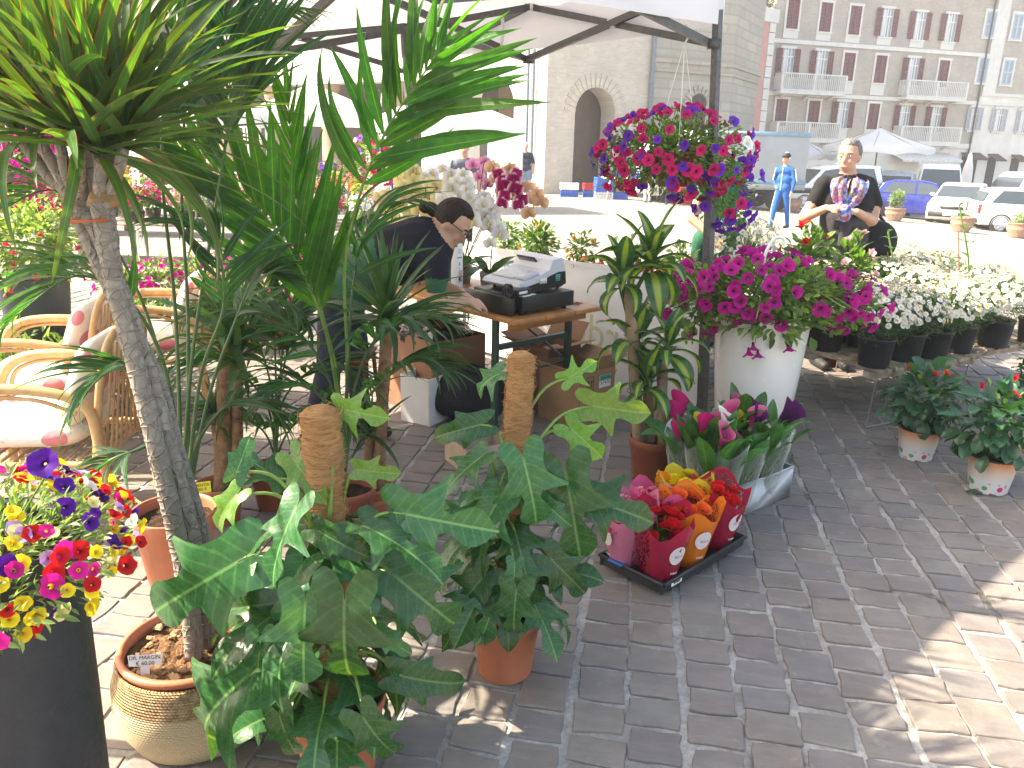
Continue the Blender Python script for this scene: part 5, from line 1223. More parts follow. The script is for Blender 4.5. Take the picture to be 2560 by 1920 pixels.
# ------------------------------------------------------------------ cartons and bags under the table
M_CARD = mat('cardboard', (.34, .20, .115), .8, .15, 6, .001, 60, .2); M_CARDD = mat('red_brown_cardboard', (.27, .14, .085), .8, .15, 6, .001, 60, .2); M_BAGB = mat('black_bin_liner', (.012, .012, .014), .22, .3, 12, .02, 14, .6)
def carton(label, o, rz, w, l, h, m, flaps=True, seed=0, name='cardboard_box'):
    T = thing(name, label, 'box', o, rz); t = .005
    MB().box((0, 0, t/2+.001), (w-.012, l-.012, t)).obj('bottom', m, T)
    for c, s in (((0, -l/2, h/2), (w, t, h)), ((0, l/2, h/2), (w, t, h)), ((-w/2, 0, h/2), (t, l-2*t, h)), ((w/2, 0, h/2), (t, l-2*t, h))): MB().box(c, s).obj('side', m, T, smooth=False)
    if flaps:
        for k, (px, py, ax, s, ln) in enumerate(((0, -l/2, 'x', -1, w), (0, l/2, 'x', 1, w), (-w/2, 0, 'y', -1, l), (w/2, 0, 'y', 1, l))):
            d = .42*(l if ax == 'x' else w); tilt = (.45, .9, .25, .35)[(k+seed) % 4]
            if ax == 'x': MB().box((0, s*d/2, 0), (ln-.01, d, t)).obj('flap', m, T, TR((px, py, h+.003), (s*tilt, 0, 0)), smooth=False)
            else: MB().box((s*d/2, 0, 0), (d, ln-.01, t)).obj('flap', m, T, TR((px, py, h+.003), (0, -s*tilt, 0)), smooth=False)
    return T
def build_under():
    ink = MATS['black_ink']; o = G(1440, 1062); o.z = 0
    B = carton('open brown carton with arrow symbols and teal number label under the table', o+V((0, .12, 0)), trz, .30, .36, .36, M_CARD, True, 1)
    fy = -.1835
    L1 = MB().box((.06, fy, .285), (.105, .0012, .08)).obj('number_label', mat('label_paper', (.8, .79, .77), .6), B, smooth=False); MB().box((.06, fy-.0008, .308), (.104, .0006, .033)).obj('teal_band', MATS['teal_sticker'], L1)
    inst('lettering', textmesh('ANCONA', .019, ink), L1, TR((.06, fy-.0016, .308), (pi/2, 0, 0))); inst('lettering', textmesh('57420', .034, ink), L1, TR((.06, fy-.0012, .276), (pi/2, 0, 0)))
    L2 = MB().box((.03, fy, .075), (.13, .0012, .085)).obj('shipping_label', mat('label_paper', (.8, .79, .77)), B, smooth=False); MB().box((.03, fy-.0008, .04), (.128, .0006, .016)).obj('yellow_band', MATS['yellow_tag'], L2); MB().lathe([(0, 0), (.016, 0)], 16).obj('red_mark', mat('red_print', (.6, .03, .03), .5), L2, TR((.035, fy-.0012, .1), (pi/2, 0, 0)))
    for k in range(3): MB().box((.01, fy-.001, .085-.012*k), (.05, .0006, .003)).obj('print_line', ink, L2)
    fr = MB(); 
    for c, s in (((-.075, fy, .33), (.06, .0012, .003)), ((-.075, fy, .245), (.06, .0012, .003)), ((-.105, fy, .2875), (.003, .0012, .085)), ((-.045, fy, .2875), (.003, .0012, .085))): MB().box(c, s).obj('arrow_frame', ink, B)
    for dx in (-.088, -.062): MB().prism([(-.002, 0), (.002, 0), (.002, .035), (.009, .035), (0, .055), (-.009, .035), (-.002, .035)], -.0006, .0006).obj('arrow', ink, B, TR((dx, fy, .258), (pi/2, 0, 0)), smooth=False)
    inst('lettering', textmesh('GIRO', .05, ink), B, TR((-.01, fy-.0005, .19), (pi/2, 0, 0)))
    B2 = carton('flattened brown carton flap with black print leaning behind the open carton', o+V((-.18, .44, 0)), trz+.1, .34, .3, .42, M_CARDD, True, 2)
    inst('lettering', textmesh('GIRO', .07, ink), B2, TR((0, -.1545, .36), (pi/2, 0, 0)))
    carton('red brown carton filled with black liner under the table', TL(.22, 1.0, 0), trz, .42, .5, .5, M_CARDD, False)
    T = thing('bin_liner', 'shiny black bin liner bulging out of the red brown carton', 'bag', TL(.22, 1.0, .49), trz); b = MB().ell((0, 0, .0), (.22, .26, .10), 40, 20); b.v = [tuple(V(v)+V(v).normalized()*.05*mnoise.noise(V(v)*13)) for v in b.v]; b.obj('liner', M_BAGB, T, smooth=False)
    W = carton('low white foam box beside the yucca pot under the table', P(1040, 1040, 3.95)*V_(1, 1, 0) if False else V((*P(1065, 960, 4.75).xy, 0)), trz+.3, .22, .22, .30, mat('white_foam', (.74, .74, .73), .8, .05), False, name='foam_box')
    carton('small pale carton on the setts under the till end', V((*G(1200, 1155).xy, 0)), trz-.2, .30, .26, .14, mat('pale_card', (.5, .38, .29), .8), False)
    Bk = thing('black_bag', 'black cloth bag slumped under the till table', 'bag', V((*G(1130, 1080).xy, 0))+V((.1, .25, 0)), .4); b = MB().ell((0, 0, .16), (.25, .18, .17), 36, 18); b.v = [tuple(V(v)+V((0, 0, .04))*mnoise.noise(V(v)*9)) for v in b.v]; b.obj('bag_cloth', mat('black_cloth', (.02, .02, .026), .85, .3, 20, .004, 40), Bk)
    S = thing('rusty_stand', 'rust red folding metal stool frame behind the sunlit palm', 'stool', V((*G(800, 1130).xy, 0)))
    rm = mat('rust_red_paint', (.22, .045, .025), .6, .3, 30)
    for a, b_ in (((0, 0, 0), (.05, 0, .52)), ((.30, 0, 0), (.26, 0, .52)), ((0, .3, 0), (.05, .28, .52)), ((.3, .3, 0), (.26, .28, .52))): MB().tube([a, b_], .012, 8).obj('leg', rm, S)
    for z in (.2, .5): MB().tube([(.03, 0, z), (.28, 0, z)], .01, 8).obj('rung', rm, S); MB().tube([(.03, .28, z), (.28, .28, z)], .01, 8).obj('rung', rm, S)
    MB().box((.155, .14, .53), (.25, .32, .015)).obj('stool_top', rm, S)
def V_(*a): return V(a)
build_under()

# ------------------------------------------------------------------ the worker bending over the till
def build_worker():
    y = TL(-.30, .38).y; org = V((*P(845, 1000, y+.05).xy, 0)); org.z = 0
    J = lambda px, py, dy=0.: P(px, py, y+dy)
    gr, vest, skin, jean = 1, 2, 0, 3
    mats = [M_SKIN, mat('green_polo', (.028, .115, .062), .8, .25, 10, .003, 30, .2), mat('navy_black_vest', (.010, .011, .020), .8, .3, 8, .004, 14, .2), mat('dark_jeans', (.03, .035, .055), .85, .3, 20, .003, 60, .2), mat('dark_shoes', (.03, .03, .03), .6)]
    pel, che, nek = J(852, 735, .08), J(1000, 628), J(1085, 575)
    segs = [(pel, J(900, 700, .06), .155, .15, gr), (J(900, 690, .06), J(965, 645, .02), .15, .155, gr), (J(985, 640, .02), J(1055, 620, 0), .165, .17, vest), (J(1010, 640, -.1), J(1085, 660, -.15), .10, .085, vest), (J(1010, 640, .14), J(1085, 640, .18), .10, .085, vest), (J(1060, 600), nek, .10, .065, vest),
            (nek, J(1118, 560), .058, .055, skin),
            (J(1090, 655, -.19), J(1093, 690, -.22), .07, .062, vest), (J(1093, 690, -.22), J(1090, 715, -.23), .062, .055, gr), (J(1090, 712, -.23), J(1086, 778, -.24), .046, .043, skin), (J(1086, 778, -.24), J(1165, 752, -.20), .045, .03, skin),
            (J(1100, 640, .2), J(1105, 720, .18), .065, .05, gr), (J(1105, 720, .18), J(1150, 730, .06), .045, .03, skin)]
    for s in (-1, 1):
        hp = pel+V((0, .1*s, -.06)); kn = V((org.x+.04+.05*s, org.y+.11*s, .50)); ft = V((org.x-.02+.12*s, org.y+.13*s, .07))
        segs += [(hp, kn, .105, .075, jean), (kn, ft+V((0, 0, .02)), .07, .05, jean), (ft+V((-.03, 0, -.02)), ft+V((.15, -.02, -.03)), .045, .037, 4)]
    segs = [(a, b, r0, r1, m) for (a, b, r0, r1, m) in segs]
    fw = V((.72, -.12, -.62)); up = V((.62, .02, .78))
    T, h4 = person('person', 'worker in green polo and dark vest bending over the till, hair tied', org, segs, (J(1130, 562), fw, up, 0), mats, H_DARK, 'bun', .010, 5,
                   hands=[(J(1168, 751, -.20), (.8, .35, -.25), (.0, .3, -1), 0, .5), (J(1152, 730, .06), (.8, -.3, -.4), (0, -.3, -1), 0, .7)])
    gm = mat('dark_glasses_frame', (.02, .012, .01), .3)
    for s in (-1, 1):
        MB().tube([h4 @ V((s*.031+.021*cos(a*pi/6), .100, .012+.017*sin(a*pi/6))) for a in range(13)], .0019, 5).obj('glasses_rim', gm, T); MB().tube([h4 @ V((s*.052, .099, .016)), h4 @ V((s*.079, .0, .014))], .0022, 5).obj('glasses_arm', gm, T)
    MB().tube([h4 @ V((-.011, .101, .016)), h4 @ V((.011, .101, .016))], .002, 5).obj('glasses_bridge', gm, T)
build_worker()
# ------------------------------------------------------------------ pallet tables with marguerites, hibiscus
M_PAL = mat('weathered_pallet_wood', (.40, .33, .25), .85, .4, 12, .003, 50, .15, c2=(.16, .125, .09))
PZ = .40; pc0, pc1, pc2 = G(2197, 927, PZ), G(1994, 866, PZ), G(2494, 900, PZ)
ps = V((pc1-pc0).xy).to_3d().normalized(); pcr = V((-ps.y, ps.x, 0)); pcr = pcr if pcr.dot(pc2-pc0) > 0 else -pcr
def build_pallets():
    r = random.Random(8)
    lbs = ['low weathered pallet table holding the marguerites by the white planter', 'second pallet table behind the hibiscus pots, edge of bare slats', 'far pallet table under the tall white and red flowering plants']
    wm = mat('wire_leg', (.35, .35, .34), .4, metal=.7)
    for k, (off, L_, W_) in enumerate(((V((0, 0, 0)), 1.15, 1.0), (pcr*1.06+ps*.1, 1.15, 1.0), (ps*1.18-pcr*.55, .75, 1.0), (ps*1.25+pcr*1.6, 1.0, 1.0))):
        o = V((pc0.x, pc0.y, 0))+off; T = thing('pallet_table', (lbs+['rear pallet table under the farthest marguerites'])[k], 'table', o); n = 8
        for i in range(n):
            c = pcr*(W_*(i+.5)/n)+ps*(L_/2+r.uniform(-.015, .015)); MB().bar(c-ps*L_/2+V((0, 0, PZ-.011)), c+ps*L_/2+V((0, 0, PZ-.011+r.uniform(-.004, .004))), W_/n*.74, .02).obj('slat', M_PAL, T, smooth=False)
        for f in (.06, .5, .94): c = ps*(L_*f)+V((0, 0, PZ-.045)); MB().bar(c, c+pcr*W_, .08, .04).obj('bearer', M_PAL, T, smooth=False)
        for f in (.04, .94):
            for g in (.05, .95):
                c = ps*(L_*f)+pcr*(W_*g); MB().tube([c+V((0, 0, PZ-.066)), c+ps*.02], .0045, 6).obj('wire_leg', wm, T)
            MB().tube([ps*(L_*f+.02)+pcr*(W_*.05)+V((0, 0, .006)), ps*(L_*f+.02)+pcr*(W_*.95)+V((0, 0, .006))], .004, 5).obj('wire_foot', wm, T)
build_pallets()
def daisy():
    b = MB(); n = 15
    for k in range(n):
        a = 2*pi*k/n; d = V((cos(a), .1, sin(a))); m = aim(V((0, 0, 0)), d, 0, .0155, V((0, 1, 0))); rows = [[m @ V((x*w, t, -.12*t*t)) for x in (-1, 1)] for t, w in ((.25, .11), (.6, .17), (.9, .14), (1., .05))]
        b.grid(rows, [[(0, .5), (1, .5)]]*4)
    b.ell((0, .0015, 0), (.0048, .0035, .0048), 9, 5, m=1); return b.mesh('daisy', [C_WHT2, mat('daisy_eye', (.75, .5, .04), .7)])
C_WHT2 = petal('daisy_petal', (.80, .80, .78), (.8, .8, .78))
DZ = daisy()
def needles(n, fn, seed, ln=.05):
    r = random.Random(seed); b = MB()
    for k in range(n):
        p, d = fn(r); d = V(d)*.6+V((r.uniform(-.6, .6), r.uniform(-.6, .6), r.uniform(-.1, .9))); m = aim(p, d, r.uniform(-1, 1), ln*r.uniform(.6, 1.3)); u = r.random(); w = .035
        q = [m @ V(x) for x in ((-w, 0, 0), (w, 0, 0), (w, .6, .03), (0, 1, -.05), (-w, .6, .03))]; b.face(q, [(u, .5)]*5)
        q = [m @ V(x) for x in ((-w, .3, 0), (w, .3, 0), (.3, .75, .05))]; b.face(q, [(u, .5)]*3); q = [m @ V(x) for x in ((-w, .4, 0), (w, .4, 0), (-.3, .8, .05))]; b.face(q, [(u, .5)]*3)
    return b
def build_daisies():
    protos = []
    for k in range(3):
        T = thing('marguerite', 'bushy white marguerite in a black plastic pot on the pallet tables', 'flowering plant', (0, 0, -50), 0, 'white marguerites on the pallet tables'); pot(T, .112, .185, M_BLACKP, taper=.8, lip=.02)
        f = needles(1100, shell((0, 0, .30), (.215, .215, .16), .2, -.9, 1), 60+k).obj('foliage', T_FEATH, T); f['kind'] = 'stuff'
        flowers(T, 210, shell((0, 0, .30), (.24, .24, .19), .92, -.02, 1), [DZ], [1], 1.3, .45, 70+k, (0, -.1, .35), 'daisy'); protos.append(T)
    spots = [(.10, .07), (.12, .38), (.10, .62), (.14, .93), (.52, .12), (.5, .42), (.48, .70), (.55, 1.0), (.95, .16), (.92, .48), (.95, .78), (.9, 1.1), (.14, 1.32), (.5, 1.35), (.9, 1.42), (.1, 1.7), (1.4, 1.78), (1.4, 2.12), (1.42, 2.44), (1.8, 1.8), (.52, 1.72), (1.8, 2.1), (1.8, 2.45)]
    made = []
    for k, (a, b) in enumerate(spots):
        o = V((pc0.x, pc0.y, PZ+.001))+ps*a+pcr*b; src = protos[k % 3]
        if k < 3: src.location = o; src.rotation_euler = (0, 0, U(0, 6))
        else: src = dup(src, o, U(0, 6), scale=U(.9, 1.08))
        made.append(src)
    for k in range(4): made[k]['label'] = ('white marguerite in a black pot at the pallet corner beside the white planter', 'white marguerite in a black pot above the bare pallet slat ends', 'white marguerite in a black pot above the white printed hibiscus pot', 'white marguerite in a black pot at the gap between two pallet tables')[k]
build_daisies()
# tall white daisy, red and pink mandevilla on the far pallet
MAND = {n: [trumpet(.038, m, seed=s, depth=1.3, notch=.3, flare=.5) for s in (1, 2)] for n, m in dict(red=C_RED, pink=petal('pale_pink_petal', (.78, .42, .5), (.7, .5, .1)), wht=C_WHT).items()}
def bush(name, label, o, pm, ph, r, cz, fol, fm, nf, fl, size, seed, cat='flowering plant', group=None, pr=None, fsize=.05, asp=.5, facec=(0, -.2, .3), nee=False, zlo=-.9):
    """a generic potted bush: pot, foliage as stuff, flowers one by one"""
    T = thing(name, label, cat, o, 0, group)
    if pr: pot(T, pr, ph, pm, n=18)
    f = (needles if nee else foliage)(nf, shell((0, 0, cz), r, .15, zlo, 1), *((seed, fsize) if nee else (fsize, seed, asp)))
    x = f.obj('foliage', fol, T); x['kind'] = 'stuff'
    if fm and fl: flowers(T, fl, shell((0, 0, cz), [k*1.05 for k in r], .92, -.2, 1), fm, [1]*len(fm), size, .5, seed+1, facec)
    st = MB().tube([(0, 0, (ph or 0)*.8), (0, 0, cz)], .008, 6).obj('stem', M_STEMD, T); return T
def build_far_pallet():
    q = lambda px, py, y: V((*P(px, py, y).xy, PZ+.001))
    bush('white_daisy_bush', 'tall loose white marguerite bush behind the magenta petunia', q(1858, 700, 5.7), M_BLACKP, .2, (.27, .25, .30), .55, T_FEATH, [DZ], 1500, 190, 1.35, 81, pr=.12, nee=True, fsize=.05)
    bush('mandevilla', 'red flowered mandevilla with glossy leaves between the white bushes', q(2010, 720, 5.45), M_BLACKP, .2, (.17, .17, .27), .52, T_MID, MAND['red'], 420, 7, 1., 82, pr=.11, fsize=.075, asp=.55)
    bush('mandevilla', 'pale pink mandevilla rising in front of the woman with the scarf', q(2120, 740, 5.5), M_BLACKP, .2, (.15, .15, .22), .5, T_MID, MAND['pink'], 240, 9, 1.05, 83, pr=.11, fsize=.08, asp=.45)
    for px, py, lb in ((2220, 640, 'slim staked sapling with few leaves among the marguerites'), (2398, 620, 'taller staked sapling with curled top leaves among the marguerites')):
        o = q(px+5, 760, 5.9); T = thing('sapling', lb, 'sapling', o); pot(T, .08, .15, M_BLACKP, n=16); top = P(px, py-(60 if px < 2300 else 105), 5.9)-o; c = spline([(0, 0, .1), (.01, 0, top.z*.5), top], 10); MB().tube(c, .006, 6).obj('stem', M_STEM, T); MB().tube([(.01, .01, .1), top*.8], .004, 6).obj('stake', M_YTR, T)
        for j in range(16): a = j*2.4; p = c[min(10, 4+j*6//15)]; inst('leaf', CLV[j % 3], T, aim(p, (cos(a), sin(a), .5), 0, .32))
    T = thing('empty_pot', 'brown terracotta pot standing in the shade under the pallet table', 'pot', V((*G(2090, 930).xy, 0))+V((.02, .25, 0))); pot(T, .125, .22, M_TERRA2)
build_far_pallet()
def m_hibpot():
    m, t, N, L, bs = _nodes('printed_hibiscus_pot'); tc = N.new('ShaderNodeTexCoord'); o = tc.outputs['Object']; sp = N.new('ShaderNodeSeparateXYZ'); L.new(o, sp.inputs[0])
    c = ramp(N, L, mth(N, L, 'MULTIPLY', sp.outputs[2], 5.5), [(.35, (.74, .73, .76)), (.62, (.78, .62, .52)), (.95, (.72, .26, .09))])
    vo = N.new('ShaderNodeTexVoronoi'); vo.inputs['Scale'].default_value = 26; L.new(o, vo.inputs['Vector']); low = ramp(N, L, mth(N, L, 'MULTIPLY', sp.outputs[2], 5.5), [(.18, 1.), (.42, 0.)])
    blot = mth(N, L, 'MULTIPLY', ramp(N, L, vo.outputs[0], [(.35, 1.), (.42, 0.)]), low); pick = N.new('ShaderNodeSeparateColor'); L.new(vo.outputs[1], pick.inputs[0])
    cc = ramp(N, L, pick.outputs[0], [(.2, (.66, .05, .10)), (.45, (.15, .36, .12)), (.8, (.75, .35, .4))]); cc.node.color_ramp.interpolation = 'CONSTANT'
    L.new(mixrgb(N, L, mth(N, L, 'GREATER_THAN', blot, .3), c, cc), bs.inputs['Base Color']); bs.inputs['Roughness'].default_value = .4; return m
def build_hibiscus():
    hp = m_hibpot(); bud = petal('hibiscus_bud', (.45, .03, .06), (.2, .3, .05)); L_HIB = leaf('hibiscus_leaf', (.028, .095, .045), (.06, .22, .03), .25, .32, orand=.35, rib=(.05, .14, .06), vein=5, spec=.5)
    hl = [blade(.085, .062, b_, .25, 6, 0, 'oval', tw, .05, k, 5).mesh('leaf', L_HIB) for k, (b_, tw) in enumerate([(.3, 0), (.7, .3), (1.1, -.3)])]; yg = [blade(.045, .03, .5, .3, 5, 0, 'oval', 0, .05, k, 5).mesh('young_leaf', leaf('young_hibiscus_leaf', (.22, .36, .06), (.3, .5, .03), .35, .35)) for k in range(2)]
    for k, (px, py, lb, s) in enumerate(((2287, 1142, 'hibiscus in a white printed pot on shaded setts by the pallet legs', 1.), (2468, 1222, 'hibiscus with red buds in an orange and white printed pot on open setts', 1.05), (2580, 1120, 'bushy hibiscus partly behind the orange and white printed pot', 1.1))):
        o = V((*G(px, py).xy, 0)); T = thing('hibiscus', lb, 'potted plant', o, 0, None, s)
        MB().lathe([(.0, .002), (.085, 0), (.088, .004), (.112, .178), (.115, .18)], 36).obj('pot', hp, T, TR(), weld=True); MB().lathe([(.108, .172), (.1155, .178), (.117, .184), (.111, .184), (.1, .17)], 36).obj('inner_pot_rim', M_BLACKP, T); MB().lathe([(.0, .165), (.08, .168), (.108, .165)], 20).obj('soil', M_SOIL, T)
        q = random.Random(k+5); f = shell((0, 0, .35), (.21, .19, .20), .35, -.85, 1)
        for j in range(7): a = j*.9; MB().tube([(0, 0, .16), (.08*cos(a), .08*sin(a), .3), (.14*cos(a), .13*sin(a), .45)], .005, 5).obj('branch', M_STEMD, T)
        for j in range(170): p, d = f(q); inst('leaf', hl[j % 3], T, aim(p, d+V((q.uniform(-.4, .4), q.uniform(-.4, .4), q.uniform(-.5, .3))), q.uniform(-.4, .4), q.uniform(.7, 1.25)))
        for j in range(22): p, d = f(q); inst('young_leaf', yg[j % 2], T, aim(p*1.03, d+V((0, 0, .8)), 0, q.uniform(.7, 1.1)))
        for j, (x, y, z) in enumerate(((-.02, -.08, .56), (.03, -.1, .57), (-.13, .0, .57), (.06, .05, .6))): inst('flower_bud', MAND['red'][0], T, aim((x, y, z-.05), (.3-.2*j, -.3, .7), 0, (.3, .3, .8)) @ Mx.Diagonal((1, 1.6, 1, 1)))
    lf = thing('fallen_leaf', 'single green leaf lying on the setts near the printed pot', 'leaf', G(2455, 1237)+V((0, 0, .008)), 1.2); inst('leaf_blade', hl[0], lf, TR((0, 0, 0), (.05, .05, 0), .9))
build_hibiscus()
# plants on a trestle beyond the banner
def build_behind():
    mt = mat('grey_board', (.45, .43, .4), .8); o = At+e1*1.4-e2*.75; o.z = 0; rz = atan2(e1.y, e1.x)
    T = thing('display_table', 'low board table beyond the banner carrying citrus and kalanchoe pots', 'table', o, rz); MB().box((0, 0, .60), (3.2, .6, .03)).obj('board', mt, T)
    for x in (-1.45, 1.45):
        for y in (-.24, .24): MB().bar((x, y, 0), (x, y, .585), .04, .04).obj('leg', mt, T, smooth=False)
    om = mat('orange_fruit', (.72, .30, .02), .4, .1); fr = MB().ell((0, 0, 0), (.019, .019, .019), 10, 8).mesh('fruit', om); z0 = .617
    def at(px, t): d = o+e1*t; return V((*P(px, 600, d.y).xy, z0))
    for k, (px, y, r, nf, fs, lb, fruit) in enumerate(((1345, 7.0, .17, 520, .06, 'round leafy citrus bush with orange fruit beyond the banner', 9), (1455, 6.6, .13, 200, .05, 'sparse calamondin with tiny oranges beyond the banner', 9), (1570, 6.3, .15, 130, .05, 'thin pale green shrub beyond the banner, left of the corn plant crown', 0), (1270, 7.3, .15, 330, .055, 'leafy citrus bush behind the magenta orchid', 4), (1705, 5.95, .13, 160, .06, 'small leafy pot plant beyond the banner beside the crouching helper', 0))):
        p = V((*P(px, 600, y).xy, z0)); B = thing('citrus_bush' if fruit else 'leafy_shrub', lb, 'potted plant', p); pot(B, .07, .11, M_TERRA2, n=14); foliage(nf, shell((0, 0, .24), (r, r, r*.95), .2), fs, 90+k, .5).obj('foliage', T_MID if fruit else T_PALE, B)['kind'] = 'stuff'; MB().tube([(0, 0, .08), (0, 0, .25)], .006, 6).obj('stem', M_STEMD, B)
        q = random.Random(k); f = shell((0, 0, .24), (r, r, r*.95), .85)
        for j in range(fruit): pp, d = f(q); inst('fruit', fr, B, Mx.Translation(pp))
    kal = [trumpet(.02, petal('kalanchoe_petal', (.70, .08, .10), (.5, .02, .02)), seed=s, rings=3, seg=10) for s in (1, 2)]; kal2 = [trumpet(.02, petal('kalanchoe_orange', (.75, .28, .06), (.5, .1, .02)), seed=s, rings=3, seg=10) for s in (1, 2)]
    for k, (px, y) in enumerate(((1480, 6.35), (1530, 6.25), (1590, 6.15), (1660, 5.9), (1690, 5.8), (1725, 5.7), (1630, 6.0))):
        bush('kalanchoe', 'red and orange flowered kalanchoe in a row beyond the banner', V((*P(px, 640, y).xy, z0)), M_TERRA2, .09, (.085, .085, .05), .15, T_MID, kal if k % 3 else kal2, 60, 24, 1., 120+k, pr=.055, fsize=.05, asp=.7, group='kalanchoes beyond the banner')
build_behind()
# ------------------------------------------------------------------ buildings round the square
def m_brick(name, c1, c2, mort, s=1., plaster=None):
    m, t, N, L, bs = _nodes(name); MATS[name] = m; tc = N.new('ShaderNodeTexCoord'); o = tc.outputs['Object']; mp = N.new('ShaderNodeMapping'); mp.inputs['Rotation'].default_value = (pi/2, 0, 0); L.new(o, mp.inputs[0])
    bk = N.new('ShaderNodeTexBrick'); L.new(mp.outputs[0], bk.inputs['Vector']); bk.inputs['Scale'].default_value = 1.; bk.inputs['Brick Width'].default_value = .28*s; bk.inputs['Row Height'].default_value = .075*s; bk.inputs['Mortar Size'].default_value = .008*s
    bk.inputs['Color1'].default_value = (*c1, 1); bk.inputs['Color2'].default_value = (*c2, 1); bk.inputs['Mortar'].default_value = (*mort, 1); bk.inputs['Bias'].default_value = .1
    n = noise(N, L, .7, 6, o); c = mixrgb(N, L, ramp(N, L, n, [(.35, .45), (.6, 0.)]), bk.outputs[0], tuple(x*.72 for x in c2)); n2 = noise(N, L, 5, 4, o); c = mixrgb(N, L, ramp(N, L, n2, [(.55, 0.), (.8, .4)]), c, tuple(min(1, x*1.25) for x in c1))
    L.new(c, bs.inputs['Base Color']); bs.inputs['Roughness'].default_value = .9; bs.inputs['Specular IOR Level'].default_value = .2; bump(N, L, mth(N, L, 'ADD', bk.outputs[1], n2), .01, bs, .5); return m
B_CREAM = m_brick('cream_brick', (.60, .53, .44), (.50, .44, .37), (.58, .53, .46)); B_GREY = m_brick('greyish_brick', (.52, .465, .40), (.44, .395, .345), (.53, .485, .43)); B_ORANGE = m_brick('orange_brick', (.46, .30, .19), (.38, .24, .15), (.45, .38, .3)); B_STONE = m_brick('sandstone_blocks', (.47, .43, .365), (.40, .365, .31), (.36, .33, .28), 5.)
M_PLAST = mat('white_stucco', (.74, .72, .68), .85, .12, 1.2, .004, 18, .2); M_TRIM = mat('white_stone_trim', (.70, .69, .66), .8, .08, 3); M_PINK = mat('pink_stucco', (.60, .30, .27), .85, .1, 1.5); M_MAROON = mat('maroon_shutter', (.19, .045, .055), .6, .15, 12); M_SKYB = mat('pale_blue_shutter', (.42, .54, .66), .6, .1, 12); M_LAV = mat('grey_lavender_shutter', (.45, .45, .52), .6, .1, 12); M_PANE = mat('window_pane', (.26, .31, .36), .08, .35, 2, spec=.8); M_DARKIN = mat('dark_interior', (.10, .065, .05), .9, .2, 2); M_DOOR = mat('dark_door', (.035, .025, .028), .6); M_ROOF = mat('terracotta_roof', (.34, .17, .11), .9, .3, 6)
class Wall:
    """a vertical building face: s runs along it, z up, n points to the square"""
    def __init__(w, p0, p1, z0): w.p = V((p0[0], p0[1], 0)); w.d = V((p1[0]-p0[0], p1[1]-p0[1], 0)); w.L = w.d.length; w.d.normalize(); w.n = V((w.d.y, -w.d.x, 0)); w.z0 = z0; w.rz = atan2(w.d.y, w.d.x)
    def hit(w, px, py):
        r = ray(px, py); o = V((0, 0, H)); t = (w.p-o).dot(w.n)/r.dot(w.n); q = o+r*t; return (q-w.p).dot(w.d), q.z
    def root(w, name, label): return thing(name, label, 'building', (w.p.x, w.p.y, w.z0), w.rz)
def lbox(T, name, s0, s1, z0, z1, y0, y1, m, wz=0., bev=0):
    """box in wall space; y negative stands proud of the face"""
    o = MB().box(((s0+s1)/2, (y0+y1)/2, (z0+z1)/2-wz), (abs(s1-s0), abs(y1-y0), abs(z1-z0))).obj(name, m, T, smooth=False); return o
SLAT = {}
def shutter(T, s, z, w, h, m, y=-.06):
    key = (m.name, round(w, 2), round(h, 2))
    if key not in SLAT:
        b = MB(); b.box((-w/2+.03, 0, 0), (.06, .04, h)).box((w/2-.03, 0, 0), (.06, .04, h)); 
        for zz in (-h/2+.035, 0, h/2-.035): b.box((0, 0, zz), (w-.12, .038, .07))
        n = int(h/.075)
        for i in range(n): b.box((0, .004, -h/2+.05+(h-.1)*(i+.5)/n), (w-.12, .012, .055), (.6, 0, 0))
        SLAT[key] = b.mesh('shutter', m, False)
    return inst('shutter', SLAT[key], T, TR((s, y, z)))
def window(T, wz, s, z, w, h, kind, sm, panel=0., frame=True, M_TR=M_TRIM):
    """kind: closed / open / door"""
    zc = z-wz; W_ = inst('window', MB().box((0, 0, 0), (w+.02, .03, h+.02)).mesh('window', M_PANE, False), T, TR((s, -.012, zc)))
    for dx in (-w/2-.06, w/2+.06): MB().box((dx, -.03, 0), (.14, .07, h+.28)).obj('window_jamb', M_TR, W_, smooth=False)
    MB().box((0, -.034, h/2+.07), (w+.30, .09, .14)).obj('window_head', M_TR, W_, smooth=False); MB().box((0, -.04, -h/2-.06), (w+.30, .12, .09)).obj('window_sill', M_TR, W_, smooth=False)
    if panel: MB().box((0, -.022, -h/2-.10-panel/2), (w+.24, .05, panel)).obj('window_apron', M_TR, W_, smooth=False)
    if kind == 'closed':
        shutter(W_, -w/4, 0, w/2, h, sm, -.05); shutter(W_, w/4, 0, w/2, h, sm, -.052)
    else:
        for dx in (-w/4, w/4):
            MB().box((dx, -.02, 0), (.05, .02, h)).obj('sash', M_WPLAST, W_, smooth=False)
        MB().box((0, -.021, 0), (.06, .02, h)).obj('sash', M_WPLAST, W_, smooth=False); MB().box((0, -.022, h*.22), (w, .02, .045)).obj('sash', M_WPLAST, W_, smooth=False)
        MB().box((-w*.22, -.018, -.02), (w*.3, .006, h*.92)).obj('curtain', mat('net_curtain', (.66, .67, .68), .9), W_, smooth=False)
        shutter(W_, -w*.78, 0, w/2, h, sm, -.09); shutter(W_, w*.78, 0, w/2, h, sm, -.09)
    return W_
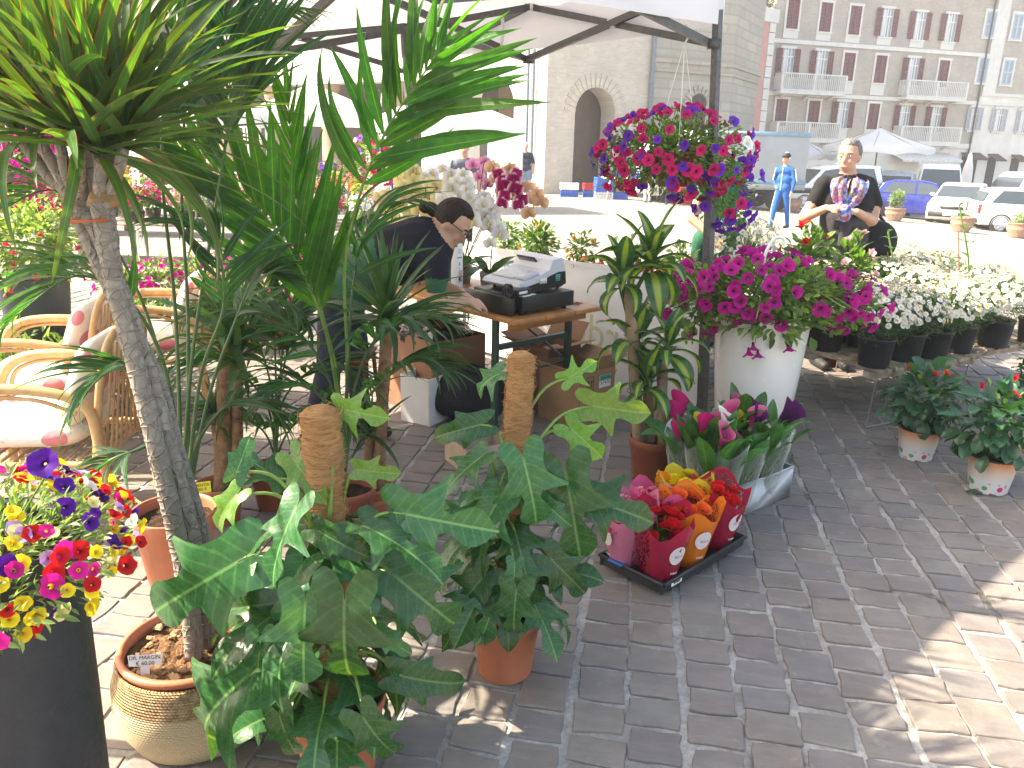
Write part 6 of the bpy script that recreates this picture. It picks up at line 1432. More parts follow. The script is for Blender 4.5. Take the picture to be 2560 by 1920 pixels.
def balcony(T, wz, s0, s1, z, h=.95):
    B = inst('balcony', MB().box(((s0+s1)/2, -.42, -.08), (s1-s0, .86, .16)).mesh('balcony', M_TRIM, False), T, TR((0, 0, z-wz)))
    MB().box(((s0+s1)/2, -.80, h), (s1-s0, .10, .07)).obj('handrail', M_TRIM, B, smooth=False); MB().box(((s0+s1)/2, -.80, .05), (s1-s0, .09, .08)).obj('base_rail', M_TRIM, B, smooth=False)
    n = int((s1-s0)/.14); me = MB().bar((0, 0, .09), (0, 0, h-.035), .05, .05).mesh('baluster', M_TRIM, False)
    for i in range(n+1):
        big = i in (0, n, n//2); inst('baluster', me, B, TR((s0+.05+(s1-s0-.1)*i/n, -.80, 0), (0, 0, 0), (2.8, 1.8, 1) if big else 1))
    for s in (s0+.03, s1-.03): MB().box((s, -.4, h), (.06, .74, .06)).obj('side_rail', M_TRIM, B, smooth=False); [inst('baluster', me, B, TR((s, -.1-.13*k, 0))) for k in range(5)]
    for f in (.12, .5, .88): MB().prism([(0, 0), (-.6, 0), (0, -.28)], -.08, .08, mx=Mx.Translation((s0+(s1-s0)*f, 0, -.161)) @ Mx.Rotation(pi/2, 4, 'Z') @ Mx.Rotation(pi/2, 4, 'X')).obj('corbel', M_TRIM, B, smooth=False)
def build_main():
    D0 = 50.; p0 = P(1905, 350, D0); p1 = P(2428, 365, D0+5.0); w = Wall(p0, p1, -2.3); z0 = w.z0; T = w.root('apartment_house', 'grey brick house with maroon shutters and white balustraded balconies across the square')
    L = w.L; zs1 = w.hit(1940, 352)[1]; zs2 = w.hit(1960, 234)[1]; zs3 = w.hit(1985, 104)[1]; zt = zs3+3.6
    lbox(T, 'wall', 0, L, z0, zs1, 0, 6, M_PLAST, z0); lbox(T, 'wall', 0, L, zs1+.001, zt, 0, 6, B_GREY, z0)
    for z in (zs2, zs3): lbox(T, 'string_course', -.05, L+.05, z-.12, z+.10, -.10, .02, M_TRIM, z0)
    lbox(T, 'string_course', -.05, L+.05, zs1-.16, zs1+.14, -.12, .02, M_TRIM, z0)
    lbox(T, 'cornice', -.1, L+.1, zt, zt+.35, -.55, .3, M_TRIM, z0); MB().prism([(-.8, zt+.35-z0), (6.2, zt+.35-z0), (3, zt+2.0-z0)], -.2, L+.2, mx=Mx(((0, 0, 1, 0), (1, 0, 0, 0), (0, 1, 0, 0), (0, 0, 0, 1)))).obj('roof', M_ROOF, T, smooth=False)
    rows = [([(1981, 35), (2063, 43), (2136, 51), (2215, 57), (2297, 65), (2374, 70)], ['c', 'c', 'c', 'o', 'o', 'o'], 1.55), ([(1967, 157), (2051, 163), (2120, 167), (2199, 173), (2279, 179), (2356, 184)], ['o', 'o', 'c', 'c', 'o', 'c'], 1.55), ([(1951, 281), (2032, 285), (2104, 287), (2181, 291), (2258, 295), (2336, 299)], ['c', 'c', 'o', 'c', 'o', 'o'], 1.5)]
    for ri, (ws, ks, h) in enumerate(rows):
        fl = (zs3, zs2, zs1)[ri]
        for (px, py), k in zip(ws, ks):
            s, z = w.hit(px, py); window(T, z0, s, z, .78, h, 'closed' if k == 'c' else 'open', M_MAROON, max(0., z-h/2-fl-.25) if ri != 5 else 0)
    for a, b, z in (((1930, 0), (2090, 0), zs2), ((2243, 0), (2391, 0), zs2), ((1918, 0), (2074, 0), zs1), ((2226, 0), (2373, 0), zs1)):
        py = 230 if z == zs2 else 350; s0 = w.hit(a[0], py)[0]; s1 = w.hit(b[0], py+8)[0]; balcony(T, z0, max(.0, s0), s1, z+.12)
    for px in (1985, 2070, 2150, 2235, 2320):                          # shop fronts
        s, _ = w.hit(px, 420); so = lbox(T, 'shop_door', s-.6, s+.6, z0+.001, z0+2.6, -.05, .0, M_DOOR, z0); lbox(T, 'door_frame', s-.75, s+.75, z0+2.6, z0+2.85, -.09, 0, M_TRIM, z0); MB().box((s, -.06, 1.4), (.9, .02, 2.0)).obj('door_glass', M_PANE, T, smooth=False)
    s, z = w.hit(1987, 378); sg = lbox(T, 'shop_sign', s-.75, s+.75, z-.2, z+.24, -.14, -.06, mat('black_sign', (.03, .03, .035), .4), z0); inst('lettering', textmesh('RUSCA', .32, M_TRIM), sg, TR((s, -.146, z-z0), (pi/2, 0, 0)))
    s0, z = w.hit(2222, 378); s1, _ = w.hit(2370, 380); aw = MB(); a_ = (s0+s1)/2
    aw.prism([(0, 0), (-1.3, -.45), (-1.3, -.5), (0, -.06)], s0, s1, mx=Mx(((0, 0, 1, 0), (1, 0, 0, 0), (0, 1, 0, z-z0), (0, 0, 0, 1)))); awo = aw.obj('awning', mat('pale_awning', (.68, .67, .64), .8), T, smooth=False)
    for k in range(12): MB().box((s0+(s1-s0)*(k+.5)/12, -1.3, z-z0-.56), ((s1-s0)/12-.02, .01, .14)).obj('scallop', MATS['pale_awning'], awo)
    MB().tube([(L-.25, -.12, .0), (L-.25, -.12, zt-z0)], .06, 8).obj('drainpipe', mat('old_copper_pipe', (.12, .10, .09), .6), T)
    # the paler house to the right
    q0 = w.p+w.d*(L+.02); w2 = Wall(q0, q0+w.d*14, z0); T = w2.root('corner_house', 'pale house with light blue shutters and brown shop awnings beyond the parked cars')
    s_, zb = w2.hit(2500, 240); zt2 = w2.hit(2500, 5)[1]+1.5
    lbox(T, 'wall', 0, 14, z0, zb, 0, 6, M_PLAST, z0); lbox(T, 'wall', 0, 14, zb+.001, zt2, 0.02, 6, B_GREY, z0); lbox(T, 'pilaster', .05, 1.1, zb, zt2, -.06, .05, M_TRIM, z0); lbox(T, 'string_course', 0, 14, zb-.6, zb-.4, -.12, 0, M_TRIM, z0); lbox(T, 'string_course', 0, 14, zb-.05, zb+.15, -.1, 0, M_TRIM, z0); lbox(T, 'cornice', -.1, 14, zt2, zt2+.3, -.4, .3, M_TRIM, z0); lbox(T, 'roof', -.1, 14.1, zt2+.3, zt2+.55, -.6, 6, M_ROOF, z0)
    for px, py in ((2474, 61), (2541, 67), (2455, 176), (2517, 181), (2600, 190)): s, z = w2.hit(px, py); window(T, z0, s, z, .8, 1.5, 'closed', M_SKYB, 0)
    for px, py in ((2433, 297), (2494, 300), (2556, 303), (2610, 306)): s, z = w2.hit(px, py); window(T, z0, s, z, .62, 1.4, 'open', M_LAV, 0)
    for px, py, ww in ((2424, 395, 1.3), (2480, 398, .7), (2538, 400, .7)):
        s, z = w2.hit(px, py); lbox(T, 'shop_opening', s-ww/2, s+ww/2, z0, z+.1, -.04, 0, M_DOOR, z0); MB().prism([(0, .35), (-.8, -.05), (-.8, -.12), (0, .28)], s-ww*.62, s+ww*.62, mx=Mx(((0, 0, 1, 0), (1, 0, 0, 0), (0, 1, 0, z-z0), (0, 0, 0, 1)))).obj('awning', mat('brown_awning', (.10, .065, .055), .8), T, smooth=False)
    # pink house squeezed to the left
    a, b = P(1862, 340, 48.5), P(1908, 340, 49.5); w3 = Wall(a, b, z0); T = w3.root('pink_house', 'narrow pink stuccoed house with white quoins beside the brick house'); zt3 = w3.hit(1890, 50)[1]; zb3 = w3.hit(1880, 330)[1]; L3 = w3.L
    lbox(T, 'wall', 0, L3-.5, zb3, zt3, 0, 5, M_PINK, z0); lbox(T, 'wall', 0, L3, z0, zb3, -.02, 5, M_PLAST, z0); lbox(T, 'cornice', -.1, L3+.1, zt3, zt3+.7, -.15, 5, M_TRIM, z0)
    zq = zb3; k = 0
    while zq < zt3-.05: lbox(T, 'quoin', L3-.52, L3+.02, zq+.02, min(zq+.58, zt3-.01), -.05-.01*(k % 2), .3, M_TRIM, z0); zq += .6; k += 1
    tp_ = w3.p+w3.d*.8-w3.n*.0; bush('rooftop_shrub', 'dark clipped shrub growing on the pink house roof terrace', V((tp_.x, tp_.y+1.0, zt3+.7)), None, 0, (.6, .6, .5), .5, T_DARK, None, 900, 0, 1., 300, cat='shrub', fsize=.16)
build_main()
def archwall(T, name, L, zt, arches, th, m, y=0.):
    poly = [(0, 0)]
    for (c, w, sp) in sorted(arches):
        poly += [(c-w/2, 0), (c-w/2, sp)]+[(c-w/2*cos(pi*k/20), sp+w/2*sin(pi*k/20)) for k in range(1, 20)]+[(c+w/2, sp), (c+w/2, 0)]
    poly += [(L, 0), (L, zt), (0, zt)]
    return MB().prism(poly, -th, 0, mx=Mx.Translation((0, y, 0)) @ Mx.Rotation(pi/2, 4, 'X')).obj(name, m, T, smooth=False)
def build_arcade():
    K = P(1359, 470, 31.); g0 = -.35
    R1 = P(1612, 470, 33.6); w = Wall(K, R1, g0); T = w.root('arched_brick_building', 'cream brick building with a tall round arched doorway in shade'); sc_, sp = w.hit(1487, 285); a0 = w.hit(1437, 300)[0]; a1 = w.hit(1537, 300)[0]
    archwall(T, 'wall', w.L, 9, [((a0+a1)/2, (a1-a0), sp-g0)], .9, B_CREAM); zc = (a0+a1)/2
    MB().box((zc, 1.6, 2.2), ((a1-a0)+1.0, .1, 5)).obj('inner_wall', B_CREAM, T, smooth=False); MB().box((zc-.55, 1.50, 1.55), (1.35, .08, 3.1)).obj('door', M_DOOR, T, smooth=False); MB().box((zc+.75, 1.48, 1.5), (.1, .06, 3.0)).obj('door_frame', M_TRIM, T, smooth=False)
    MB().box((zc, .6, .08), (a1-a0-.1, 1.6, .16)).obj('door_step', M_TRIM, T, smooth=False)
    n = 17; me = MB().box((0, 0, 0), (.135, .06, .5)).mesh('voussoir', B_CREAM, False); rr = (a1-a0)/2+.27
    for k in range(n): a = pi*(k+.5)/n; inst('voussoir', me, T, TR((zc-rr*cos(a), -.012, sp-g0+rr*sin(a)), (0, a-pi/2, 0)))
    lbox(T, 'roof', 0, w.L, g0+9, g0+9.3, -.4, 4, M_ROOF, g0)
    MB().tube([(w.L-.12, -.12, 0), (w.L-.12, -.12, 9)], .09, 8).obj('drainpipe', mat('grey_blue_pipe', (.16, .19, .24), .5), T)
    # lit wing to the left with an arch, then a loggia on brick columns
    th = R(38); d = V((-cos(th), sin(th), 0)); S1 = 6.4; E = V((K.x, K.y, 0))+d*S1; w = Wall(E, (K.x, K.y), g0); T = w.root('white_wing', 'brilliant white sunlit wing with one round arch beside the shaded brick building')
    a0, a1 = w.hit(1163, 330)[0], w.hit(1284, 330)[0]; sp = w.hit(1230, 268)[1]; archwall(T, 'wall', w.L, 9, [((a0+a1)/2, a1-a0, sp-g0)], .9, M_PLAST); zc = (a0+a1)/2  # white stucco face, next to the cream brick one
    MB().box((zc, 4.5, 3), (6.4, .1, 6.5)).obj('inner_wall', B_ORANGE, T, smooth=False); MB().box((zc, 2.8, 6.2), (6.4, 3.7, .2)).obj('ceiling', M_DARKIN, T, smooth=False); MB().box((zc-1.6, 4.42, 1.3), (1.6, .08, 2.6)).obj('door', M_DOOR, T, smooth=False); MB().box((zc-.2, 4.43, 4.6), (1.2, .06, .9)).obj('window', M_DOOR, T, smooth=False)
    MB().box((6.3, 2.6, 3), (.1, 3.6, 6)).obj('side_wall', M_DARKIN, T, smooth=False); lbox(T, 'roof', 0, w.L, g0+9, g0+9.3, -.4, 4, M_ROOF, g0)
    for x in (w.L-.55, w.L-.80): MB().tube([(x, -.1, 0), (x, -.1, 9)], .055, 8).obj('drainpipe', mat('grey_blue_pipe', (.16, .19, .24)), T)
    # loggia
    S2 = 40.; E2 = V((K.x, K.y, 0))+d*S2; w = Wall(E2, E, g0); T = w.root('brick_loggia', 'deep shaded loggia on round brick columns behind the flower stalls'); LL = w.L; n = 8
    for k in range(n):
        x = LL-2.0-k*4.3; MB().lathe([(.50, 0), (.50, .25), (.43, .3), (.39, 3.9), (.46, 4.05), (.52, 4.1), (.52, 4.35)], 20).obj('column', B_ORANGE, T, TR((x, .4, 0)), smooth=True)
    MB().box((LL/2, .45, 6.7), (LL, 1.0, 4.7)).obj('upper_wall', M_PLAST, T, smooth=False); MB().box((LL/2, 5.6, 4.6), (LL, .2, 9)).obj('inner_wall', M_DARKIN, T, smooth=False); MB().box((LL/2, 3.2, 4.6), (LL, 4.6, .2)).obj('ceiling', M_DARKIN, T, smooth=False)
    for k in range(6): x = LL-3.5-k*5.; MB().box((x, 5.46, 1.4), (2.6, .06, 2.8)).obj('shop_front', M_DOOR, T, smooth=False)
    lbox(T, 'roof', 0, LL, g0+9.05, g0+9.3, -.4, 5.6, M_ROOF, g0)
    # stone tower to the right
    a, b, c = P(1616, 480, 34.2), P(1802, 480, 36.0), P(1866, 480, 40.); T = None
    w = Wall(a, b, -1.); T = w.root('stone_tower', 'weathered sandstone tower with heavy cornice beyond the tent post'); zc = w.hit(1700, 172)[1]
    poly = [V((x.x, x.y, 0)) for x in (a, b, c)]+[V((c.x-1, c.y+6, 0)), V((a.x, a.y+8, 0))]; inv = Mx.Rotation(-w.rz, 3, 'Z'); pl = [(inv @ (p-w.p)) for p in poly]; pl = [(p.x, p.y) for p in pl]
    s, z = w.hit(1744, 262); MB().prism(pl, 0, 14).obj('wall', B_STONE, T, smooth=False)
    cx = sum(p[0] for p in pl)/5; cy = sum(p[1] for p in pl)/5; gr = lambda k: [((p[0]-cx)*k+cx, (p[1]-cy)*k+cy) for p in pl]
    MB().prism(gr(1.03), zc+1-.15, zc+1.18).obj('cornice', B_STONE, T, smooth=False); MB().prism(gr(1.055), zc+1.181, zc+1.38).obj('cornice', B_STONE, T, smooth=False); MB().prism(gr(1.02), zc+1.8+5, zc+2.2+5).obj('cornice', B_STONE, T, smooth=False)
    oc = [(s-.42, z+1-.9)]+[(s-.42*cos(pi*k/14), z+1+.42*sin(pi*k/14)) for k in range(15)]+[(s+.42, z+1-.9)]; MB().prism(oc, .0, .03, mx=Mx.Rotation(pi/2, 4, 'X')).obj('arched_window', M_DOOR, T, smooth=False)
    for k in range(9): a_ = pi*(k+.5)/9; MB().box((s-.6*cos(a_), -.03, z+1+.6*sin(a_)), (.13, .09, .3), (0, a_-pi/2, 0)).obj('voussoir', B_STONE, T, smooth=False)
build_arcade()

# ------------------------------------------------------------------ vehicles
M_RUB = mat('tyre_rubber', (.02, .02, .021), .85); M_RIM = mat('alloy_rim', (.45, .46, .48), .3, metal=.8); M_CGLASS = mat('car_glass', (.045, .06, .07), .05, .1, 2, spec=.9); M_HEADL = mat('lamp_lens', (.7, .72, .75), .1, spec=.8); M_TAIL = mat('tail_lamp', (.45, .015, .02), .15, spec=.7); M_BUMP = mat('bumper_plastic', (.03, .03, .033), .6)
PROF = {'hatch': dict(L=3.75, W=1.66, body=[(0, .32), (.02, .62), (.12, .78), (.9, .93), (1.05, .95), (3.55, .98), (3.72, .9), (3.75, .5), (3.7, .28), (.1, .22)], roof=[(.98, .94), (1.62, 1.38), (2.1, 1.47), (3.1, 1.46), (3.45, 1.36), (3.66, .97)], wh=(.68, 3.05), r=.295, win=[(1.22, .97), (1.66, 1.34), (2.2, 1.40), (2.2, .97)], win2=[(2.28, .97), (2.28, 1.40), (3.1, 1.39), (3.42, 1.0)]),
        'van': dict(L=5.0, W=1.95, body=[(0, .35), (.02, .8), (.15, 1.0), (.75, 1.15), (.95, 1.18), (4.9, 1.2), (5., .9), (5., .4), (4.9, .3), (.1, .28)], roof=[(.7, 1.14), (1.45, 2.1), (1.8, 2.3), (4.85, 2.35), (4.98, 1.19)], wh=(.85, 4.1), r=.34, win=[(1.1, 1.2), (1.55, 1.95), (2.2, 2.0), (2.2, 1.2)], win2=None),
        'mpv': dict(L=4.1, W=1.7, body=[(0, .32), (.02, .65), (.12, .85), (.7, 1.0), (.85, 1.02), (4.0, 1.05), (4.1, .9), (4.1, .4), (4.02, .28), (.1, .24)], roof=[(.78, 1.0), (1.45, 1.6), (1.9, 1.75), (3.9, 1.76), (4.07, 1.04)], wh=(.72, 3.3), r=.30, win=[(1.05, 1.04), (1.52, 1.56), (2.2, 1.66), (2.2, 1.04)], win2=[(2.28, 1.04), (2.28, 1.66), (3.6, 1.66), (3.8, 1.06)])}
def car(kind, paint, label, o, rz, plate='CX 482 RT', rack=False):
    p = PROF[kind]; T = thing('parked_car' if kind != 'van' else 'white_van', label, 'car' if kind != 'van' else 'van', o, rz); W = p['W']; L = p['L']; ox = -L/2
    def loft(prof, ws, name, m):
        b = MB(); rows = []
        for (t, ins) in ((-1, .03), (-.93, 0), (0, 0), (.93, 0), (1, .03)):
            cx = sum(q[0] for q in prof)/len(prof); cz = sum(q[1] for q in prof)/len(prof)
            rows.append([V((ox+x+(cx-x)*ins, t*ws(z), z+(cz-z)*ins)) for x, z in prof])
        b.grid(rows, close=True); b.face(rows[0]); b.face(list(reversed(rows[-1]))); o_ = b.obj(name, m, T, weld=True); return bevel(o_, .03, 3, R(25))
    body = loft(p['body'], lambda z: W/2*(1-.03*max(0, (.5-z))), 'car_body', paint)
    rz0 = p['roof'][0][1]; rz1 = max(z for _, z in p['roof']); tum = lambda z: W/2*(.955-.17*max(0, (z-rz0)/(rz1-rz0)))
    cab = loft(p['roof'], tum, 'cabin', paint)
    def pane(pts, name='side_window'):
        for s in (-1, 1):
            v = [V((ox+x, s*(tum(z)+.012), z)) for x, z in pts]; MB().face(v if s < 0 else list(reversed(v))).obj(name, M_CGLASS, T, smooth=False)
    pane(p['win']); 
    if p['win2']: pane(p['win2'])
    r = p['roof']
    def cross(a, b, f0, f1, name, off):
        q = []
        for f, s in ((f0, -1), (f0, 1), (f1, 1), (f1, -1)):
            x, z = a[0]+(b[0]-a[0])*f, a[1]+(b[1]-a[1])*f; q.append(V((ox+x+off[0], s*(tum(z)-.07), z+off[1])))
        MB().face(q).obj(name, M_CGLASS, T, smooth=False)
    cross(r[0], r[1], .1, .95, 'windscreen', (-.02, .02)); cross(r[-1], r[-2], .12, .9, 'rear_window', (.03, .015))
    for x in p['wh']:
        for s in (-1, 1):
            wl = MB().lathe([(p['r']*.62, -.09), (p['r']*.95, -.1), (p['r'], -.06), (p['r'], .06), (p['r']*.95, .1), (p['r']*.62, .09)], 24).obj('wheel', M_RUB, T, TR((ox+x, s*(W/2-.10), p['r']), (pi/2, 0, 0)))
            MB().lathe([(.0, .03), (p['r']*.2, .06), (p['r']*.6, .085), (p['r']*.64, .09)], 20).lathe([(p['r']*.64, -.09), (p['r']*.6, -.085), (0, -.05)], 20).obj('rim', M_RIM, wl); MB().lathe([(p['r']*1.0, .0), (p['r']*1.16, .004)], 24).obj('wheel_arch', M_BUMP, T, TR((ox+x, s*(W/2+.004), p['r']+.01), (s*-pi/2, 0, 0)))
            for k in range(5): a = k*2*pi/5; MB().bar((0, 0, s*-.075), (p['r']*.58*cos(a), p['r']*.58*sin(a), s*-.092), .05, .02).obj('spoke', M_RIM, wl)
    for s in (-1, 1):
        bevel(MB().box((ox+.07, s*(W/2-.26), p['body'][1][1]+.06), (.10, .34, .17)).obj('headlight', M_HEADL, T), .02); bevel(MB().box((ox+L-.05, s*(W/2-.12), .78 if kind != 'van' else 1.0), (.11, .2, .30)).obj('tail_light', M_TAIL, T), .02); MB().ell((ox+p['win'][0][0]+.1, s*(W/2+.06), p['win'][0][1]+.08), (.06, .09, .065), 10, 8).obj('wing_mirror', paint, T); MB().box((ox+2.0, s*(W/2+.004), .86), (.16, .02, .03)).obj('door_handle', M_BUMP, T)
    MB().box((ox+.0, 0, .42), (.04, W*.9, .18)).obj('front_bumper', M_BUMP, T); MB().box((ox+L-.01, 0, .42), (.04, W*.9, .16)).obj('rear_bumper', M_BUMP, T)
    pl = MB().box((ox-.025, 0, .43), (.012, .5, .11)).obj('number_plate', M_WPLAST, T); MB().box((ox+L+.018, 0, .62), (.012, .5, .11)).obj('number_plate', M_WPLAST, T); MB().box((ox-.005, 0, .66), (.03, W*.45, .10)).obj('grille', M_BUMP, T)
    if rack: bevel(MB().box((ox+2.4, 0, rz1+.14), (1.5, .75, .22)).obj('roof_box', paint, T), .08, 3)
    return T
def paintm(n, c): return mat(n, c, .28, .04, 3, 0, 60, .5, coat=.8)
PW, PB, PS = paintm('white_car_paint', (.78, .79, .80)), paintm('blue_car_paint', (.006, .018, .24)), paintm('silver_blue_car_paint', (.42, .49, .56))
def onr(px, y): p = P(px, 500, y); return V((p.x, p.y, gz(p.x, p.y)))
def build_vehicles():
    car('hatch', PW, 'white hatchback seen side on behind the round terracotta planters', onr(2590, 27.5), R(180-14)); car('hatch', PB, 'bright blue hatchback parked between white cars', onr(2315, 32.), R(180-28)); car('hatch', PW, 'small white car nosing out between the blue and white hatchbacks', onr(2400, 31.), R(55)); car('mpv', PS, 'silver blue car facing the square left of the blue hatchback', onr(2230, 36.), R(62)); car('van', PW, 'tall white van with its windscreen above the blue hatchback', onr(2335, 39.), R(68)); car('van', PW, 'long white van behind the white hatchback', onr(2560, 41.), R(18)); car('mpv', PW, 'white car half hidden by the woman with the scarf', onr(2060, 33.), R(10))
    o = onr(1895, 29.5); T = thing('delivery_truck', 'small lorry with grey canvas box and blue trim beside the arched building', 'truck', o, R(8)); cv = mat('grey_canvas', (.33, .36, .39), .7, .15, 1.5, .02, 2); bl = mat('faded_blue_trim', (.20, .33, .45), .6)
    bevel(MB().box((-.8, 0, 1.75), (4.0, 2.0, 1.75)).obj('canvas_box', cv, T), .04); MB().box((-.8, -1.01, 2.56), (4.02, .03, .14)).obj('trim_band', bl, T); MB().box((-.8, -1.01, .98), (4.02, .04, .16)).obj('trim_band', bl, T); MB().box((-.8, -1.0, .82), (4.0, .05, .2)).obj('drop_side', cv, T); MB().box((-.6, 0, .66), (5.6, .9, .14)).obj('chassis', M_BUMP, T); bevel(MB().box((-3.6, 0, 1.3), (1.5, 1.9, 1.7)).obj('cab', mat('white_cab_paint', (.7, .7, .7), .4), T), .12, 3)
    for x in (-3.5, .3):
        for s in (-1, 1): MB().lathe([(.1, -.1), (.4, -.12), (.42, 0), (.4, .12), (.1, .1)], 22).obj('wheel', M_RUB, T, TR((x, s*.85, .42), (pi/2, 0, 0)))
    for x in (1.15,): MB().box((x, 0, .75), (.06, 1.9, .12)).obj('tail_bar', M_BUMP, T)
build_vehicles()
M_URN = mat('weathered_terracotta', (.36, .22, .155), .9, .25, 6, .01, 20)
def build_urns():
    for px, y, lb, pl in ((2243, 28.5, 'round terracotta planter with a leafy standard bush by the blue car', 1), (2417, 24.8, 'round terracotta planter with sparse grey sprig before the white hatchback', 2), (2562, 24.0, 'round terracotta planter with low shrub by the white hatchback front', 3), (1982, 29., 'round terracotta planter beside the delivery lorry', 0)):
        o = onr(px, y); T = thing('terracotta_planter', lb, 'planter', o, 0, None, .6); MB().lathe([(.0, .01), (.34, 0), (.36, .08), (.52, .36), (.56, .5), (.5, .64), (.56, .68), (.58, .76), (.5, .76), (.46, .6)], 28).obj('urn', M_URN, T, weld=True); MB().lathe([(.0, .62), (.47, .6)], 16).obj('soil', M_SOIL, T)
        if pl == 1: MB().tube([(0, 0, .6), (0, 0, 1.1)], .03, 6).obj('stem', M_YTR, T); foliage(900, shell((0, 0, 1.25), (.42, .42, .5), .2), .14, 310, .5).obj('foliage', T_PALE, T)['kind'] = 'stuff'
        if pl == 2: foliage(120, shell((.1, 0, .8), (.3, .3, .25), .2), .1, 311, .4).obj('foliage', T_FEATH, T)['kind'] = 'stuff'
        if pl == 3: foliage(400, shell((0, 0, .9), (.4, .4, .3), .2), .12, 312, .5).obj('foliage', T_PALE, T)['kind'] = 'stuff'
    M_UMB = mat('white_parasol_cloth', (.80, .80, .79), .8, .03, 2, trans=.3)
    def parasol(lb, o, r, h, zt, n=8, gr=None):
        T = thing('market_parasol', lb, 'parasol', o, .3); b = MB(); rows = []
        for i in range(7):
            t = i/6; rows.append([V((r*t*cos(2*pi*j/(n*4))*(1-.04*(1-abs(cos(n*pi*j/(n*4))))), r*t*sin(2*pi*j/(n*4))*(1-.04*(1-abs(cos(n*pi*j/(n*4))))), zt-(zt-h)*t**.85-.1*t*t*(1-abs(cos(n*pi*j/(n*4)))))) for j in range(n*4)])
        b.grid(rows, close=True); b.grid([rows[-1], [p-V((0, 0, .22)) for p in rows[-1]]], close=True); b.obj('parasol_canopy', M_UMB, T, weld=.001); MB().tube([(0, 0, 0), (0, 0, zt+.05)], .035, 8).obj('pole', M_PAL, T); MB().lathe([(.0, 0), (.35, 0), (.35, .08), (.05, .12)], 16).obj('base', M_BUMP, T)
        for k in range(n): a = 2*pi*k/n; MB().tube([(0, 0, zt-.05), (r*.96*cos(a), r*.96*sin(a), h+.02)], .012, 4).obj('rib', M_PAL, T)
    parasol('wide white parasol behind the woman with the scarf', onr(2175, 37.)+V((0, 0, 0)), 2.3, 2.75, 3.55); parasol('small white parasol behind the man in the blue tracksuit', onr(1995, 40.), 1.5, 2.3, 2.9)
    T = thing('closed_parasol', 'closed white parasol standing before the pale house', 'parasol', onr(2406, 42.)); MB().lathe([(.02, 3.05), (.08, 2.95), (.22, 2.3), (.28, 1.4), (.2, 1.0)], 10).obj('folded_cloth', M_UMB, T); MB().tube([(0, 0, 0), (0, 0, 3.1)], .03, 8).obj('pole', M_PAL, T)
    o = onr(2195, 43.); bush('hedge', 'clipped green hedge below the wide white parasol', o, None, 0, (1.6, .6, .8), .8, T_MID, None, 2600, 0, 1, 320, cat='hedge', fsize=.17); 
    # market gazebos on the left
    for px, y, lb, s in ((1105, 22., 'white flower stall gazebo with clear side curtain near the white arch', 1.), (790, 25., 'white gazebo roof further along the loggia', 1.1), (480, 20., 'white gazebo roof half hidden by palm leaves', 1.)):
        p = P(px, 470, y); o = V((p.x, p.y, gz(p.x, p.y))); T = thing('stall_gazebo', lb, 'gazebo', o, .35, None, s); b = MB(); q = [V((-1.8, -1.4, 2.2)), V((1.8, -1.4, 2.2)), V((1.8, 1.4, 2.2)), V((-1.8, 1.4, 2.2))]; a = V((0, 0, 3.0))
        for k in range(4): b.face([q[k], q[(k+1) % 4], a])
        for k in range(4): u_, v_ = q[k], q[(k+1) % 4]; b.face([u_-V((0, 0, .28)), v_-V((0, 0, .28)), v_, u_])
        b.obj('gazebo_roof', M_UMB, T, smooth=False)
        for c in q: MB().tube([(c.x*.97, c.y*.97, 0), (c.x*.97, c.y*.97, 2.2)], .03, 6).obj('post', M_WPLAST, T)
        for k in range(4): MB().tube([V((q[k].x*.97, q[k].y*.97, 2.12)), V((q[(k+1) % 4].x*.97, q[(k+1) % 4].y*.97, 2.12))], .02, 6).obj('eave_rail', M_WPLAST, T)
        if px == 1105: MB().face([(1.76, -1.4, .3), (1.76, 1.4, .3), (1.76, 1.4, 2.0), (1.76, -1.4, 2.0)]).obj('side_curtain', M_FILM, T, smooth=False); MB().face([(0, -1.36, .6), (1.7, -1.36, .6), (1.7, -1.36, 2.0), (0, -1.36, 2.0)]).obj('front_curtain', M_FILM, T, smooth=False)
build_urns()

